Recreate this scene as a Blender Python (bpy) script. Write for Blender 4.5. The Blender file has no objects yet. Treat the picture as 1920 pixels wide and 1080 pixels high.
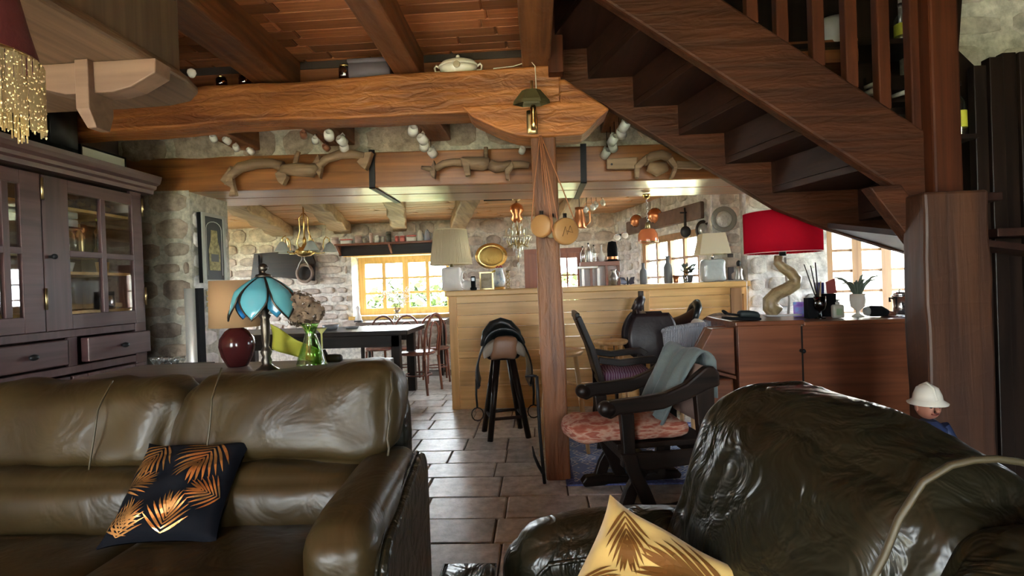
import bpy, bmesh, math, random
from math import sin, cos, pi, radians, sqrt
from mathutils import Vector as V, Matrix as M
rnd = random.Random(7)
sc = bpy.context.scene
col = sc.collection

# ------------------------------------------------------------------ camera
F = 1000.0                                   # focal length in pixels of a 1920 px wide frame
EYE = V((0, 0, 1.17))
cam_rot = M.Rotation(radians(2.86), 3, 'Z') @ M.Rotation(radians(90 - 0.34), 3, 'X') @ M.Rotation(radians(-2.05), 3, 'Z')
cd = bpy.data.cameras.new('camera'); cam = bpy.data.objects.new('camera', cd); col.objects.link(cam)
cd.sensor_width = 36.0; cd.lens = 36.0 * F / 1920.0; cd.clip_start = 0.05
cam.matrix_world = M.Translation(EYE) @ cam_rot.to_4x4()
sc.camera = cam

# ------------------------------------------------------------------ sky, exposure
w = bpy.data.worlds.new('sky'); sc.world = w; w.use_nodes = True
nt = w.node_tree; nt.nodes.clear()
wo = nt.nodes.new('ShaderNodeOutputWorld'); bg = nt.nodes.new('ShaderNodeBackground')
SKY = 10.0
bg.inputs[0].default_value = (0.86, 0.94, 1.0, 1); bg.inputs[1].default_value = SKY
nt.links.new(bg.outputs[0], wo.inputs[0])
sun_d = bpy.data.lights.new('sun', 'SUN'); sun_d.energy = 60; sun_d.angle = radians(1.0); sun_d.color = (1, .93, .78)
sun = bpy.data.objects.new('sun', sun_d); col.objects.link(sun)
sun.rotation_euler = (radians(50), 0, radians(12))
sc.view_settings.view_transform = 'Standard'; sc.view_settings.look = 'None'
sc.view_settings.gamma = 1; sc.view_settings.use_curve_mapping = False
sc.view_settings.exposure = 2.35
sc.cycles.max_bounces = 10; sc.cycles.diffuse_bounces = 5; sc.cycles.glossy_bounces = 4
sc.cycles.transparent_max_bounces = 16; sc.cycles.sample_clamp_indirect = 8
sc.cycles.caustics_reflective = False; sc.cycles.caustics_refractive = False

def portal(c, u, v, sx, sy):
    """a light portal filling a window opening: it only guides the sampling of the sky"""
    l = bpy.data.lights.new('window_portal', 'AREA'); l.shape = 'RECTANGLE'; l.size = sx; l.size_y = sy
    l.cycles.is_portal = True
    o = bpy.data.objects.new('window_portal', l); col.objects.link(o)
    u = V(u).normalized(); v = V(v).normalized(); n = u.cross(v)
    m = M((u, v, n)).transposed().to_4x4(); m.translation = V(c); o.matrix_world = m
    return o

# ------------------------------------------------------------------ measuring helpers
def at(u, v, Y):
    d = cam_rot @ V(((u - 960) / F, -(v - 540) / F, -1.0))
    return EYE + d * (Y / d.y)
def xat(u, Y, z):
    """X of the point at depth Y and height z that lies on photo column u"""
    v = 540.0
    for _ in range(4):
        p = at(u, v, Y); v -= (z - p.z) * F / Y
    return at(u, v, Y).x
def zat(v, Y, u=960): return at(u, v, Y).z
def P(u, Y, z): return V((xat(u, Y, z), Y, z))

# ------------------------------------------------------------------ materials
MATS = {}
def _new(name):
    m = bpy.data.materials.new(name); m.use_nodes = True; MATS[name] = m
    n = m.node_tree.nodes; return m, m.node_tree, n, m.node_tree.links, n['Principled BSDF']
def c4(c): return (c[0], c[1], c[2], 1)
def plain(name, c, rough=.5, metal=0, bump=0, bscale=60, var=.0, spec=.5, coat=0, sheen=0, stretch=None):
    m, t, n, l, b = _new(name)
    b.inputs['Base Color'].default_value = c4(c); b.inputs['Roughness'].default_value = rough
    b.inputs['Metallic'].default_value = metal; b.inputs['Specular IOR Level'].default_value = spec
    b.inputs['Coat Weight'].default_value = coat; b.inputs['Sheen Weight'].default_value = sheen
    if bump or var:
        tc = n.new('ShaderNodeTexCoord'); no = n.new('ShaderNodeTexNoise'); no.inputs['Scale'].default_value = bscale; no.inputs['Detail'].default_value = 4
        if stretch:
            mp = n.new('ShaderNodeMapping'); mp.inputs['Scale'].default_value = stretch
            l.new(tc.outputs['Object'], mp.inputs[0]); l.new(mp.outputs[0], no.inputs['Vector'])
        else: l.new(tc.outputs['Object'], no.inputs['Vector'])
        if bump:
            bp = n.new('ShaderNodeBump'); bp.inputs['Strength'].default_value = bump; bp.inputs['Distance'].default_value = .01
            l.new(no.outputs['Fac'], bp.inputs['Height']); l.new(bp.outputs[0], b.inputs['Normal'])
        if var:
            r = n.new('ShaderNodeValToRGB'); r.color_ramp.elements[0].position = .3; r.color_ramp.elements[1].position = .7
            r.color_ramp.elements[0].color = c4([x * (1 - var) for x in c]); r.color_ramp.elements[1].color = c4([min(1, x * (1 + var)) for x in c])
            l.new(no.outputs['Fac'], r.inputs[0]); l.new(r.outputs[0], b.inputs['Base Color'])
    return m
def wood(name, c1, c2, axis='X', rough=.45, scale=1.0, bump=.25, rvar=.25, knots=.3, spec=.5):
    """grain running along the given object axis; each object a little lighter or darker"""
    m, t, n, l, b = _new(name)
    tc = n.new('ShaderNodeTexCoord'); mp = n.new('ShaderNodeMapping')
    s = {'X': (1.1, 22, 22), 'Y': (22, 1.1, 22), 'Z': (22, 22, 1.1)}[axis]
    mp.inputs['Scale'].default_value = [q * scale for q in s]
    oi = n.new('ShaderNodeObjectInfo')
    ml = n.new('ShaderNodeVectorMath'); ml.operation = 'SCALE'; ml.inputs[0].default_value = (13, 7, 11)
    ad = n.new('ShaderNodeVectorMath'); ad.operation = 'ADD'
    l.new(oi.outputs['Random'], ml.inputs['Scale']); l.new(tc.outputs['Object'], mp.inputs[0])
    l.new(mp.outputs[0], ad.inputs[0]); l.new(ml.outputs[0], ad.inputs[1])
    n1 = n.new('ShaderNodeTexNoise'); n1.inputs['Scale'].default_value = 1.0; n1.inputs['Detail'].default_value = 6; n1.inputs['Distortion'].default_value = .6
    l.new(ad.outputs[0], n1.inputs['Vector'])
    n2 = n.new('ShaderNodeTexNoise'); n2.inputs['Scale'].default_value = 2.2; n2.inputs['Detail'].default_value = 3
    l.new(tc.outputs['Object'], n2.inputs['Vector'])
    mx = n.new('ShaderNodeMath'); mx.operation = 'MULTIPLY_ADD'; mx.inputs[1].default_value = knots; l.new(n2.outputs['Fac'], mx.inputs[0]); l.new(n1.outputs['Fac'], mx.inputs[2])
    r = n.new('ShaderNodeValToRGB'); r.color_ramp.elements[0].position = .35 + knots * .35; r.color_ramp.elements[1].position = .72 + knots * .4
    r.color_ramp.elements[0].color = c4(c1); r.color_ramp.elements[1].color = c4(c2)
    l.new(mx.outputs[0], r.inputs[0])
    hs = n.new('ShaderNodeHueSaturation'); mr = n.new('ShaderNodeMapRange'); mr.inputs['To Min'].default_value = 1 - rvar; mr.inputs['To Max'].default_value = 1 + rvar
    l.new(oi.outputs['Random'], mr.inputs[0]); l.new(mr.outputs[0], hs.inputs['Value']); l.new(r.outputs[0], hs.inputs['Color'])
    l.new(hs.outputs[0], b.inputs['Base Color'])
    b.inputs['Roughness'].default_value = rough; b.inputs['Specular IOR Level'].default_value = spec
    bp = n.new('ShaderNodeBump'); bp.inputs['Strength'].default_value = bump; bp.inputs['Distance'].default_value = .01
    l.new(n1.outputs['Fac'], bp.inputs['Height']); l.new(bp.outputs[0], b.inputs['Normal'])
    return m
def stonemat(name, c1, c2, c3, rough=.9, nscale=9, bump=.9):
    m, t, n, l, b = _new(name)
    tc = n.new('ShaderNodeTexCoord'); oi = n.new('ShaderNodeObjectInfo')
    geo = n.new('ShaderNodeNewGeometry')
    no = n.new('ShaderNodeTexNoise'); no.inputs['Scale'].default_value = nscale; no.inputs['Detail'].default_value = 6; no.inputs['Roughness'].default_value = .65
    l.new(geo.outputs['Position'], no.inputs['Vector'])
    r = n.new('ShaderNodeValToRGB'); r.color_ramp.elements[0].color = c4(c1); r.color_ramp.elements[1].color = c4(c2); e = r.color_ramp.elements.new(.5); e.color = c4(c3)
    l.new(oi.outputs['Random'], r.inputs[0])
    hs = n.new('ShaderNodeHueSaturation'); mr = n.new('ShaderNodeMapRange'); mr.inputs['From Min'].default_value = .3; mr.inputs['From Max'].default_value = .7
    mr.inputs['To Min'].default_value = .55; mr.inputs['To Max'].default_value = 1.35
    l.new(no.outputs['Fac'], mr.inputs[0]); l.new(mr.outputs[0], hs.inputs['Value']); l.new(r.outputs[0], hs.inputs['Color']); l.new(hs.outputs[0], b.inputs['Base Color'])
    b.inputs['Roughness'].default_value = rough
    bp = n.new('ShaderNodeBump'); bp.inputs['Strength'].default_value = bump; bp.inputs['Distance'].default_value = .02
    l.new(no.outputs['Fac'], bp.inputs['Height']); l.new(bp.outputs[0], b.inputs['Normal'])
    return m
def leathermat(name, c1, c2, rough=.34, wr=.5, asc=5):
    m, t, n, l, b = _new(name)
    tc = n.new('ShaderNodeTexCoord')
    a = n.new('ShaderNodeTexNoise'); a.inputs['Scale'].default_value = asc; a.inputs['Detail'].default_value = 3; a.inputs['Distortion'].default_value = 1.6
    f = n.new('ShaderNodeTexNoise'); f.inputs['Scale'].default_value = 160; f.inputs['Detail'].default_value = 2
    v = n.new('ShaderNodeTexNoise'); v.inputs['Scale'].default_value = 3; v.inputs['Detail'].default_value = 2
    for q in (a, f, v): l.new(tc.outputs['Object'], q.inputs['Vector'])
    b1 = n.new('ShaderNodeBump'); b1.inputs['Strength'].default_value = wr; b1.inputs['Distance'].default_value = .03
    b2 = n.new('ShaderNodeBump'); b2.inputs['Strength'].default_value = .06; b2.inputs['Distance'].default_value = .002
    l.new(a.outputs['Fac'], b1.inputs['Height']); l.new(f.outputs['Fac'], b2.inputs['Height']); l.new(b1.outputs[0], b2.inputs['Normal']); l.new(b2.outputs[0], b.inputs['Normal'])
    r = n.new('ShaderNodeValToRGB'); r.color_ramp.elements[0].position = .35; r.color_ramp.elements[1].position = .65
    r.color_ramp.elements[0].color = c4(c1); r.color_ramp.elements[1].color = c4(c2)
    l.new(v.outputs['Fac'], r.inputs[0]); l.new(r.outputs[0], b.inputs['Base Color'])
    b.inputs['Roughness'].default_value = rough; b.inputs['Specular IOR Level'].default_value = .42
    return m
def glassmat(name, tint=(1, 1, 1), refl=.08, rough=.02):
    m, t, n, l, b = _new(name); n.remove(b)
    tr = n.new('ShaderNodeBsdfTransparent'); tr.inputs[0].default_value = c4(tint)
    gl = n.new('ShaderNodeBsdfGlossy'); gl.inputs['Roughness'].default_value = rough
    lw = n.new('ShaderNodeLayerWeight'); lw.inputs['Blend'].default_value = .5
    pw = n.new('ShaderNodeMath'); pw.operation = 'POWER'; pw.inputs[1].default_value = 5; l.new(lw.outputs['Facing'], pw.inputs[0])
    ad = n.new('ShaderNodeMath'); ad.operation = 'MULTIPLY_ADD'; ad.inputs[1].default_value = .8; ad.inputs[2].default_value = refl; ad.use_clamp = True; l.new(pw.outputs[0], ad.inputs[0])
    mx = n.new('ShaderNodeMixShader'); l.new(ad.outputs[0], mx.inputs[0]); l.new(tr.outputs[0], mx.inputs[1]); l.new(gl.outputs[0], mx.inputs[2])
    l.new(mx.outputs[0], n['Material Output'].inputs[0]); return m
def pattern(name, cols, scale, kind='voronoi', rough=.85, rot=0, bump=0):
    """woven two to four colour pattern"""
    m, t, n, l, b = _new(name)
    tc = n.new('ShaderNodeTexCoord'); mp = n.new('ShaderNodeMapping'); mp.inputs['Scale'].default_value = scale; mp.inputs['Rotation'].default_value = (0, 0, rot)
    l.new(tc.outputs['Object'], mp.inputs[0])
    if kind == 'voronoi':
        x = n.new('ShaderNodeTexVoronoi'); x.distance = 'MANHATTAN'; x.inputs['Scale'].default_value = 1; out = x.outputs['Distance']
    elif kind == 'wave':
        x = n.new('ShaderNodeTexWave'); x.inputs['Scale'].default_value = 1; x.inputs['Distortion'].default_value = 3; out = x.outputs['Fac']
    else:
        x = n.new('ShaderNodeTexNoise'); x.inputs['Scale'].default_value = 1; x.inputs['Detail'].default_value = 4; out = x.outputs['Fac']
    l.new(mp.outputs[0], x.inputs['Vector'])
    r = n.new('ShaderNodeValToRGB'); r.color_ramp.interpolation = 'CONSTANT' if kind == 'voronoi' else 'LINEAR'
    els = r.color_ramp.elements
    lo, hi = (.0, .75) if kind == 'voronoi' else (.3, .7)
    els[0].position = lo; els[0].color = c4(cols[0]); els[1].position = hi; els[1].color = c4(cols[-1])
    for i, c in enumerate(cols[1:-1]):
        e = els.new(lo + (hi - lo) * (i + 1) / (len(cols) - 1)); e.color = c4(c)
    l.new(out, r.inputs[0]); l.new(r.outputs[0], b.inputs['Base Color']); b.inputs['Roughness'].default_value = rough
    if bump:
        bp = n.new('ShaderNodeBump'); bp.inputs['Strength'].default_value = bump; bp.inputs['Distance'].default_value = .005
        l.new(out, bp.inputs['Height']); l.new(bp.outputs[0], b.inputs['Normal'])
    return m
def shademat(name, c, trans=.5, rough=.8):
    """lampshade cloth: part of the light passes through"""
    m, t, n, l, b = _new(name); n.remove(b)
    d = n.new('ShaderNodeBsdfDiffuse'); d.inputs[0].default_value = c4(c)
    tl = n.new('ShaderNodeBsdfTranslucent'); tl.inputs[0].default_value = c4(c)
    tc = n.new('ShaderNodeTexCoord'); wv = n.new('ShaderNodeTexNoise'); wv.inputs['Scale'].default_value = 60
    l.new(tc.outputs['Object'], wv.inputs['Vector'])
    bp = n.new('ShaderNodeBump'); bp.inputs['Strength'].default_value = .15; bp.inputs['Distance'].default_value = .003
    l.new(wv.outputs['Fac'], bp.inputs['Height']); l.new(bp.outputs[0], d.inputs['Normal'])
    mx = n.new('ShaderNodeMixShader'); mx.inputs[0].default_value = trans
    l.new(d.outputs[0], mx.inputs[1]); l.new(tl.outputs[0], mx.inputs[2]); l.new(mx.outputs[0], n['Material Output'].inputs[0]); return m

OAK1, OAK2 = (.17, .05, .012), (.48, .17, .04)
BX = wood('beam_wood_x', OAK1, OAK2, 'X', .5, 1, .5, .1)
BY = wood('beam_wood_y', (.11, .038, .014), (.27, .10, .032), 'Y', .5, 1, .5, .15)
BZ = wood('beam_wood_z', (.10, .034, .012), (.27, .10, .032), 'Z', .5, 1, .6, .1)
LINTEL = wood('lintel_wood', (.17, .055, .014), (.46, .18, .05), 'X', .34, 1, .2, .08, spec=.8)
LINTEL.node_tree.nodes['Principled BSDF'].inputs['Coat Weight'].default_value = .6; LINTEL.node_tree.nodes['Principled BSDF'].inputs['Coat Roughness'].default_value = .28
PLANKC = wood('ceiling_plank_wood', (.22, .07, .025), (.48, .18, .07), 'X', .5, 1, .12, .45)
PLANKK = wood('kitchen_plank_wood', (.40, .19, .075), (.66, .36, .16), 'X', .4, 1, .12, .2)
OLDY = wood('old_joist_wood', (.22, .13, .07), (.50, .34, .19), 'Y', .6, 1, .6, .12)
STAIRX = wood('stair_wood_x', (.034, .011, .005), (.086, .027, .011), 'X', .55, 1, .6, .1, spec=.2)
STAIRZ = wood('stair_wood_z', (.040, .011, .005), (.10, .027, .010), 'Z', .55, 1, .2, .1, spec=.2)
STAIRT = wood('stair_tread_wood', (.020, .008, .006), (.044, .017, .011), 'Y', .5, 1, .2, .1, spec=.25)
CABX = wood('cabinet_wood_y', (.052, .022, .023), (.10, .046, .045), 'Y', .42, 1, .1, .08)
CABZ = wood('cabinet_wood_z', (.052, .022, .023), (.10, .046, .045), 'Z', .42, 1, .1, .08)
MANT = wood('mantel_wood', (.10, .055, .03), (.20, .12, .07), 'Y', .5, 1, .2, .1)
PINE = wood('pine_wood_x', (.66, .37, .12), (.86, .55, .22), 'X', .4, 1, .1, .08)
PINEZ = wood('pine_wood_z', (.60, .32, .10), (.80, .48, .18), 'Z', .4, 1, .1, .08)
YPINE = wood('window_pine', (.62, .36, .08), (.80, .52, .16), 'Z', .4, 1, .1, .05)
WINW = wood('window_oak', (.30, .16, .08), (.46, .27, .14), 'Z', .45, 1, .1, .05)
DARK = wood('dark_wood', (.008, .005, .004), (.022, .012, .008), 'X', .38, 1, .15, .1, spec=.3)
DARKZ = wood('dark_wood_z', (.008, .005, .004), (.022, .012, .008), 'Z', .38, 1, .15, .1, spec=.3)
RED = wood('chestnut_wood', (.10, .028, .012), (.21, .07, .03), 'X', .3, 1, .1, .08)
REDZ = wood('chestnut_wood_z', (.10, .028, .012), (.21, .07, .03), 'Z', .3, 1, .1, .08)
DOORW = wood('door_wood', (.20, .06, .03), (.33, .11, .05), 'Z', .4, 1, .1, .05)
GREYW = wood('yoke_wood', (.16, .095, .055), (.38, .25, .15), 'X', .6, 1, .4, .1)
STOOLL = wood('light_stool_wood', (.55, .30, .12), (.75, .46, .2), 'Z', .35, 1, .08, .08)
def hewn(m, k=.5, sc_=(5, 16, 16)):
    """shallow axe marks under the grain"""
    n, l = m.node_tree.nodes, m.node_tree.links
    bp = [q for q in n if q.type == 'BUMP'][0]; tc = [q for q in n if q.type == 'TEX_COORD'][0]
    mp = n.new('ShaderNodeMapping'); mp.inputs['Scale'].default_value = sc_; no = n.new('ShaderNodeTexNoise'); no.inputs['Scale'].default_value = 1; no.inputs['Detail'].default_value = 3; no.inputs['Distortion'].default_value = 1.2
    b2 = n.new('ShaderNodeBump'); b2.inputs['Strength'].default_value = k; b2.inputs['Distance'].default_value = .02
    l.new(tc.outputs['Object'], mp.inputs[0]); l.new(mp.outputs[0], no.inputs['Vector']); l.new(no.outputs['Fac'], b2.inputs['Height']); l.new(b2.outputs[0], bp.inputs['Normal'])
hewn(BX, .7, (7, 14, 22)); hewn(BZ, .5, (16, 16, 5)); hewn(BY, .4, (14, 5, 14)); hewn(STAIRX, .5, (4, 14, 22))
STONE = stonemat('far_stone', (.46, .38, .33), (.66, .57, .50), (.55, .48, .42))
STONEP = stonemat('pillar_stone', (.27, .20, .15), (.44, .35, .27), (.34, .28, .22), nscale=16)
STONEW = stonemat('pale_stone', (.60, .57, .53), (.74, .70, .66), (.66, .63, .60))
MORTAR = stonemat('mortar', (.70, .66, .60), (.70, .66, .60), (.70, .66, .60), nscale=20, bump=.5)
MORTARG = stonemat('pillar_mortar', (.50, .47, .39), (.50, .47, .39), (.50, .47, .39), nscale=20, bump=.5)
MORTARW = stonemat('pale_mortar', (.74, .72, .70), (.74, .72, .70), (.74, .72, .70), nscale=12, bump=.4)
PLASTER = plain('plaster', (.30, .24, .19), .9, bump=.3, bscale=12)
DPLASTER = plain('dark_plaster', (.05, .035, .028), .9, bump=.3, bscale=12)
TILE = stonemat('floor_tile', (.42, .415, .395), (.64, .63, .60), (.53, .52, .495), rough=.33, nscale=14, bump=.12)
GROUT = plain('grout', (.16, .14, .125), .9, bump=.3)
LEA = leathermat('olive_leather', (.026, .016, .005), (.043, .028, .009), .40, .32)
LEA2 = leathermat('dark_olive_leather', (.009, .008, .004), (.016, .014, .007), .30, .55, 9)
PIPING = plain('leather_piping', (.055, .042, .02), .5)
GLASS = glassmat('window_glass', (.97, .98, .98), .04)
CABGLASS = glassmat('cabinet_glass', (.95, .96, .96), .10)
CLEAR = glassmat('clear_glass', (.86, .9, .9), .2, .03)
GREENG = glassmat('green_glass', (.72, .90, .58), .16, .05)
BROWNG = glassmat('brown_glass', (.35, .15, .06), .2, .05)
BRASS = plain('brass', (.78, .56, .22), .24, 1)
OLDBRASS = plain('old_brass', (.46, .36, .18), .32, 1)
CHROME = plain('chrome', (.8, .8, .82), .22, 1)
PEWTER = plain('pewter', (.45, .43, .40), .35, 1)
IRON = plain('iron', (.018, .018, .02), .5, .3)
COPPER = plain('copper', (.62, .26, .12), .3, 1)
WHITE = plain('white_china', (.82, .81, .78), .18)
CREAM = plain('cream_china', (.78, .74, .64), .2)
BLACK = plain('black', (.006, .006, .007), .45, spec=.3)
SOOT = plain('black_matt', (.007, .007, .008), .8, spec=.15)
# ------------------------------------------------------------------ mesh builder
class B:
    """collects shapes, then links them as ONE mesh object"""
    def __init__(s): s.bm = bmesh.new(); s.X = None
    def _v(s, pts):
        return [s.bm.verts.new(s.X @ V(p) if s.X else V(p)) for p in pts]
    def _f(s, vs, smooth=False):
        try:
            f = s.bm.faces.new(vs); f.smooth = smooth; return f
        except ValueError: return None
    def poly(s, pts, smooth=False): s._f(s._v(pts), smooth); return s
    def box(s, a, b):
        x0, y0, z0 = a; x1, y1, z1 = b
        v = s._v([(x0, y0, z0), (x1, y0, z0), (x1, y1, z0), (x0, y1, z0), (x0, y0, z1), (x1, y0, z1), (x1, y1, z1), (x0, y1, z1)])
        for q in ((3, 2, 1, 0), (4, 5, 6, 7), (0, 1, 5, 4), (1, 2, 6, 5), (2, 3, 7, 6), (3, 0, 4, 7)): s._f([v[i] for i in q])
        return s
    def cbox(s, c, d): c = V(c); d = V(d) / 2; return s.box(c - d, c + d)
    def rbox(s, a, b, r, n=4, fn=None, smooth=True):
        """box with rounded edges, n cuts a side; fn(p in -1..1, point) may move points"""
        a, b = V(a), V(b); c = (a + b) / 2; h = (b - a) / 2; r = min(r, h.x, h.y, h.z)
        vs = {}
        def vert(i, j, k):
            key = (i, j, k)
            if key not in vs:
                q = V((i / n * 2 - 1, j / n * 2 - 1, k / n * 2 - 1))
                # more points near the edges
                q = V([math.copysign(abs(x) ** .6, x) for x in q])
                p = V((q.x * h.x, q.y * h.y, q.z * h.z))
                inn = V([max(-h[t] + r, min(h[t] - r, p[t])) for t in range(3)])
                d = p - inn
                if d.length > 1e-9: p = inn + d.normalized() * r
                p += c
                if fn: p = fn(q, p)
                vs[key] = s._v([p])[0]
            return vs[key]
        for i in range(n):
            for j in range(n):
                for k, fl in ((0, 1), (n, 0)):
                    for t in range(3):
                        def m(x, y):
                            o = [x, y]; o.insert(t, k); return vert(*o)
                        q = [m(i, j), m(i + 1, j), m(i + 1, j + 1), m(i, j + 1)]
                        if (t == 1) != bool(fl): q.reverse()
                        s._f(q, smooth)
        return s
    def tube(s, pts, r, n=8, cap=True, closed=False, smooth=True):
        pts = [V(p) for p in pts]; N = len(pts)
        rs = r if isinstance(r, (list, tuple)) else [r] * N
        rings = []; ref = None
        for i, p in enumerate(pts):
            if closed: d = pts[(i + 1) % N] - pts[i - 1]
            else: d = pts[min(i + 1, N - 1)] - pts[max(i - 1, 0)]
            d = d.normalized() if d.length > 1e-9 else V((0, 0, 1))
            if ref is None: ref = V((0, 0, 1)) if abs(d.z) < .9 else V((1, 0, 0))
            a = d.cross(ref)
            if a.length < 1e-6: a = d.cross(V((0, 1, 0)))
            a.normalize(); b = a.cross(d); ref = b
            rings.append(s._v([p + (a * cos(2 * pi * k / n) + b * sin(2 * pi * k / n)) * rs[i] for k in range(n)]))
        for i in range(N if closed else N - 1):
            A, C = rings[i], rings[(i + 1) % N]
            for k in range(n): s._f([A[k], C[k], C[(k + 1) % n], A[(k + 1) % n]], smooth)
        if cap and not closed: s._f(rings[0][::1]); s._f(rings[-1][::-1])
        return s
    def cyl(s, p, q, r, r2=None, n=12): return s.tube([p, q], [r, r if r2 is None else r2], n)
    def lathe(s, prof, c=(0, 0, 0), n=20, sx=1, sy=1, smooth=True, cap=True):
        c = V(c); rings = []
        for r, z in prof: rings.append(s._v([c + V((max(r, 1e-4) * cos(2 * pi * k / n) * sx, max(r, 1e-4) * sin(2 * pi * k / n) * sy, z)) for k in range(n)]))
        for A, C in zip(rings, rings[1:]):
            for k in range(n): s._f([A[k], A[(k + 1) % n], C[(k + 1) % n], C[k]], smooth)
        if cap: s._f(rings[0][::-1]); s._f(rings[-1])
        return s
    def ball(s, c, r, n=10, sc=(1, 1, 1)):
        pr = [(sin(pi * i / n) , -cos(pi * i / n)) for i in range(n + 1)]
        return s.lathe([(a * r, b * r * sc[2]) for a, b in pr], c, n + 4, sc[0], sc[1])
    def prism(s, pts, d):
        """flat outline (3D points in one plane) extruded by vector d"""
        d = V(d); n = len(pts); pts = [V(p) for p in pts]
        A = s._v(pts); C = s._v([p + d for p in pts])
        s._f(A[::-1]); s._f(C)
        for i in range(n): s._f([A[i], A[(i + 1) % n], C[(i + 1) % n], C[i]])
        return s
    def grid(s, fn, nu, nv, smooth=True, double=0):
        g = [s._v([fn(i / nu, j / nv) for j in range(nv + 1)]) for i in range(nu + 1)]
        for i in range(nu):
            for j in range(nv): s._f([g[i][j], g[i + 1][j], g[i + 1][j + 1], g[i][j + 1]], smooth)
        return s
    def build(s, name, mat, parent=None, loc=None, recalc=True, bevel=0, solid=0):
        if recalc: bmesh.ops.recalc_face_normals(s.bm, faces=s.bm.faces)
        me = bpy.data.meshes.new(name); s.bm.to_mesh(me); s.bm.free(); me.materials.append(mat)
        o = bpy.data.objects.new(name, me); col.objects.link(o)
        if parent is not None: o.parent = parent
        if loc is not None: o.location = loc
        if bevel:
            md = o.modifiers.new('soft_edge', 'BEVEL'); md.width = bevel; md.segments = 2; md.limit_method = 'ANGLE'
        if solid:
            md = o.modifiers.new('thickness', 'SOLIDIFY'); md.thickness = solid; md.offset = 0
        return o
def tag(o, label, cat, group=None, kind=None):
    o['label'] = label; o['category'] = cat
    if group: o['group'] = group
    if kind: o['kind'] = kind
    return o
def thing(name, label, cat, loc=(0, 0, 0), rz=0, group=None):
    o = bpy.data.objects.new(name, None); o.empty_display_size = .05; col.objects.link(o)
    o.location = loc; o.rotation_euler = (0, 0, rz)
    return tag(o, label, cat, group)
def dup(root, loc, rz=None, label=None, scale=None):
    """copy a thing, its parts and their sub-parts"""
    def cp(o, par):
        c = o.copy(); col.objects.link(c); c.parent = par
        for ch in list(o.children): cp(ch, c)
        return c
    r = cp(root, None); r.location = loc
    if rz is not None: r.rotation_euler = (0, 0, rz)
    if scale: r.scale = scale
    if label: r['label'] = label
    return r
def struct(o, label=None):
    o['kind'] = 'structure'
    if label: o['label'] = label
    return o
def slab(name, a, b, mat): return struct(B().box(a, b).build(name, mat))
def labelled(o, l): o['label'] = l; return o

# ------------------------------------------------------------------ pieces: stones, tiles, planks
def stone_pool(mat, n=10, seed=1, bulge=.16):
    r = random.Random(seed); out = []
    for k in range(n):
        b = B(); m = 12; pr = []
        for i in range(m):
            a = 2 * pi * i / m + .12 * r.uniform(-1, 1); c, s_ = cos(a), sin(a)
            q = (abs(c) ** 5 + abs(s_) ** 5) ** (-1 / 5) * r.uniform(.88, 1.02) * .5
            pr.append((c * q, s_ * q))
        A = b._v([(x, -.2, z) for x, z in pr]); C = b._v([(x * .97, .6, z * .95) for x, z in pr])
        D = b._v([(x * .8, .9 + r.uniform(-.1, .1), z * .78) for x, z in pr]); e = b._v([(r.uniform(-.1, .1), 1.0, r.uniform(-.1, .1))])[0]
        for i in range(m):
            j = (i + 1) % m
            b._f([A[i], A[j], C[j], C[i]], True); b._f([C[i], C[j], D[j], D[i]], True); b._f([D[i], D[j], e], True)
        bmesh.ops.recalc_face_normals(b.bm, faces=b.bm.faces)
        me = bpy.data.meshes.new('stone'); b.bm.to_mesh(me); b.bm.free(); me.materials.append(mat); out.append(me)
    return out
POOL = stone_pool(STONE, 10, 3); POOLP = stone_pool(STONEP, 10, 5); POOLW = stone_pool(STONEW, 8, 9)
def lay_stones(parent, O, U, W, N, w, h, pool, rh=(.12, .2), sw=(.18, .4), holes=(), seed=1, joint=.03, depth=.03, inside=None, most=300):
    """rows of separate stones on the face O + a*U + b*W (N points out of the wall); holes are (a0,b0,a1,b1)"""
    r = random.Random(seed); O, U, W, N = V(O), V(U).normalized(), V(W).normalized(), V(N).normalized()
    b0 = 0; k = 0; lst = []
    while b0 < h - .03:
        hh = min(r.uniform(*rh), h - b0)
        if h - b0 - hh < rh[0] * .5: hh = h - b0
        a0 = -r.uniform(0, .12)
        while a0 < w - .02:
            ww = r.uniform(*sw) * (.75 + .5 * hh / rh[1])
            x0, x1 = max(0, a0), min(w, a0 + ww); a0 += ww
            if x1 - x0 < .05: continue
            segs = [(x0, x1)]
            for (p0, q0, p1, q1) in holes:
                if b0 + hh * .5 > q0 and b0 + hh * .5 < q1:
                    ns = []
                    for (s0, s1) in segs:
                        if s1 <= p0 or s0 >= p1: ns.append((s0, s1))
                        else:
                            if s0 < p0 - .04: ns.append((s0, p0))
                            if s1 > p1 + .04: ns.append((p1, s1))
                    segs = ns
            for (s0, s1) in segs:
                if s1 - s0 > .05: lst.append((s0, s1, b0, b0 + hh))
        b0 += hh
    for (s0, s1, t0, t1) in lst:
        if inside and not inside((s0 + s1) / 2, (t0 + t1) / 2): continue
        if k >= most: break
        o = bpy.data.objects.new('stone', pool[r.randrange(len(pool))]); col.objects.link(o); o.parent = parent
        cc = O + U * ((s0 + s1) / 2) + W * ((t0 + t1) / 2 + r.uniform(-.006, .006))
        sx = max(.03, s1 - s0 - joint * r.uniform(.6, 1.3)); sz = max(.03, t1 - t0 - joint * r.uniform(.6, 1.4)); sy = depth * r.uniform(.7, 1.2)
        m = M((U * sx * (1 if r.random() < .5 else -1), N * sy, W * sz)).transposed().to_4x4(); m.translation = cc
        o.matrix_local = m; k += 1
    return k
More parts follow.
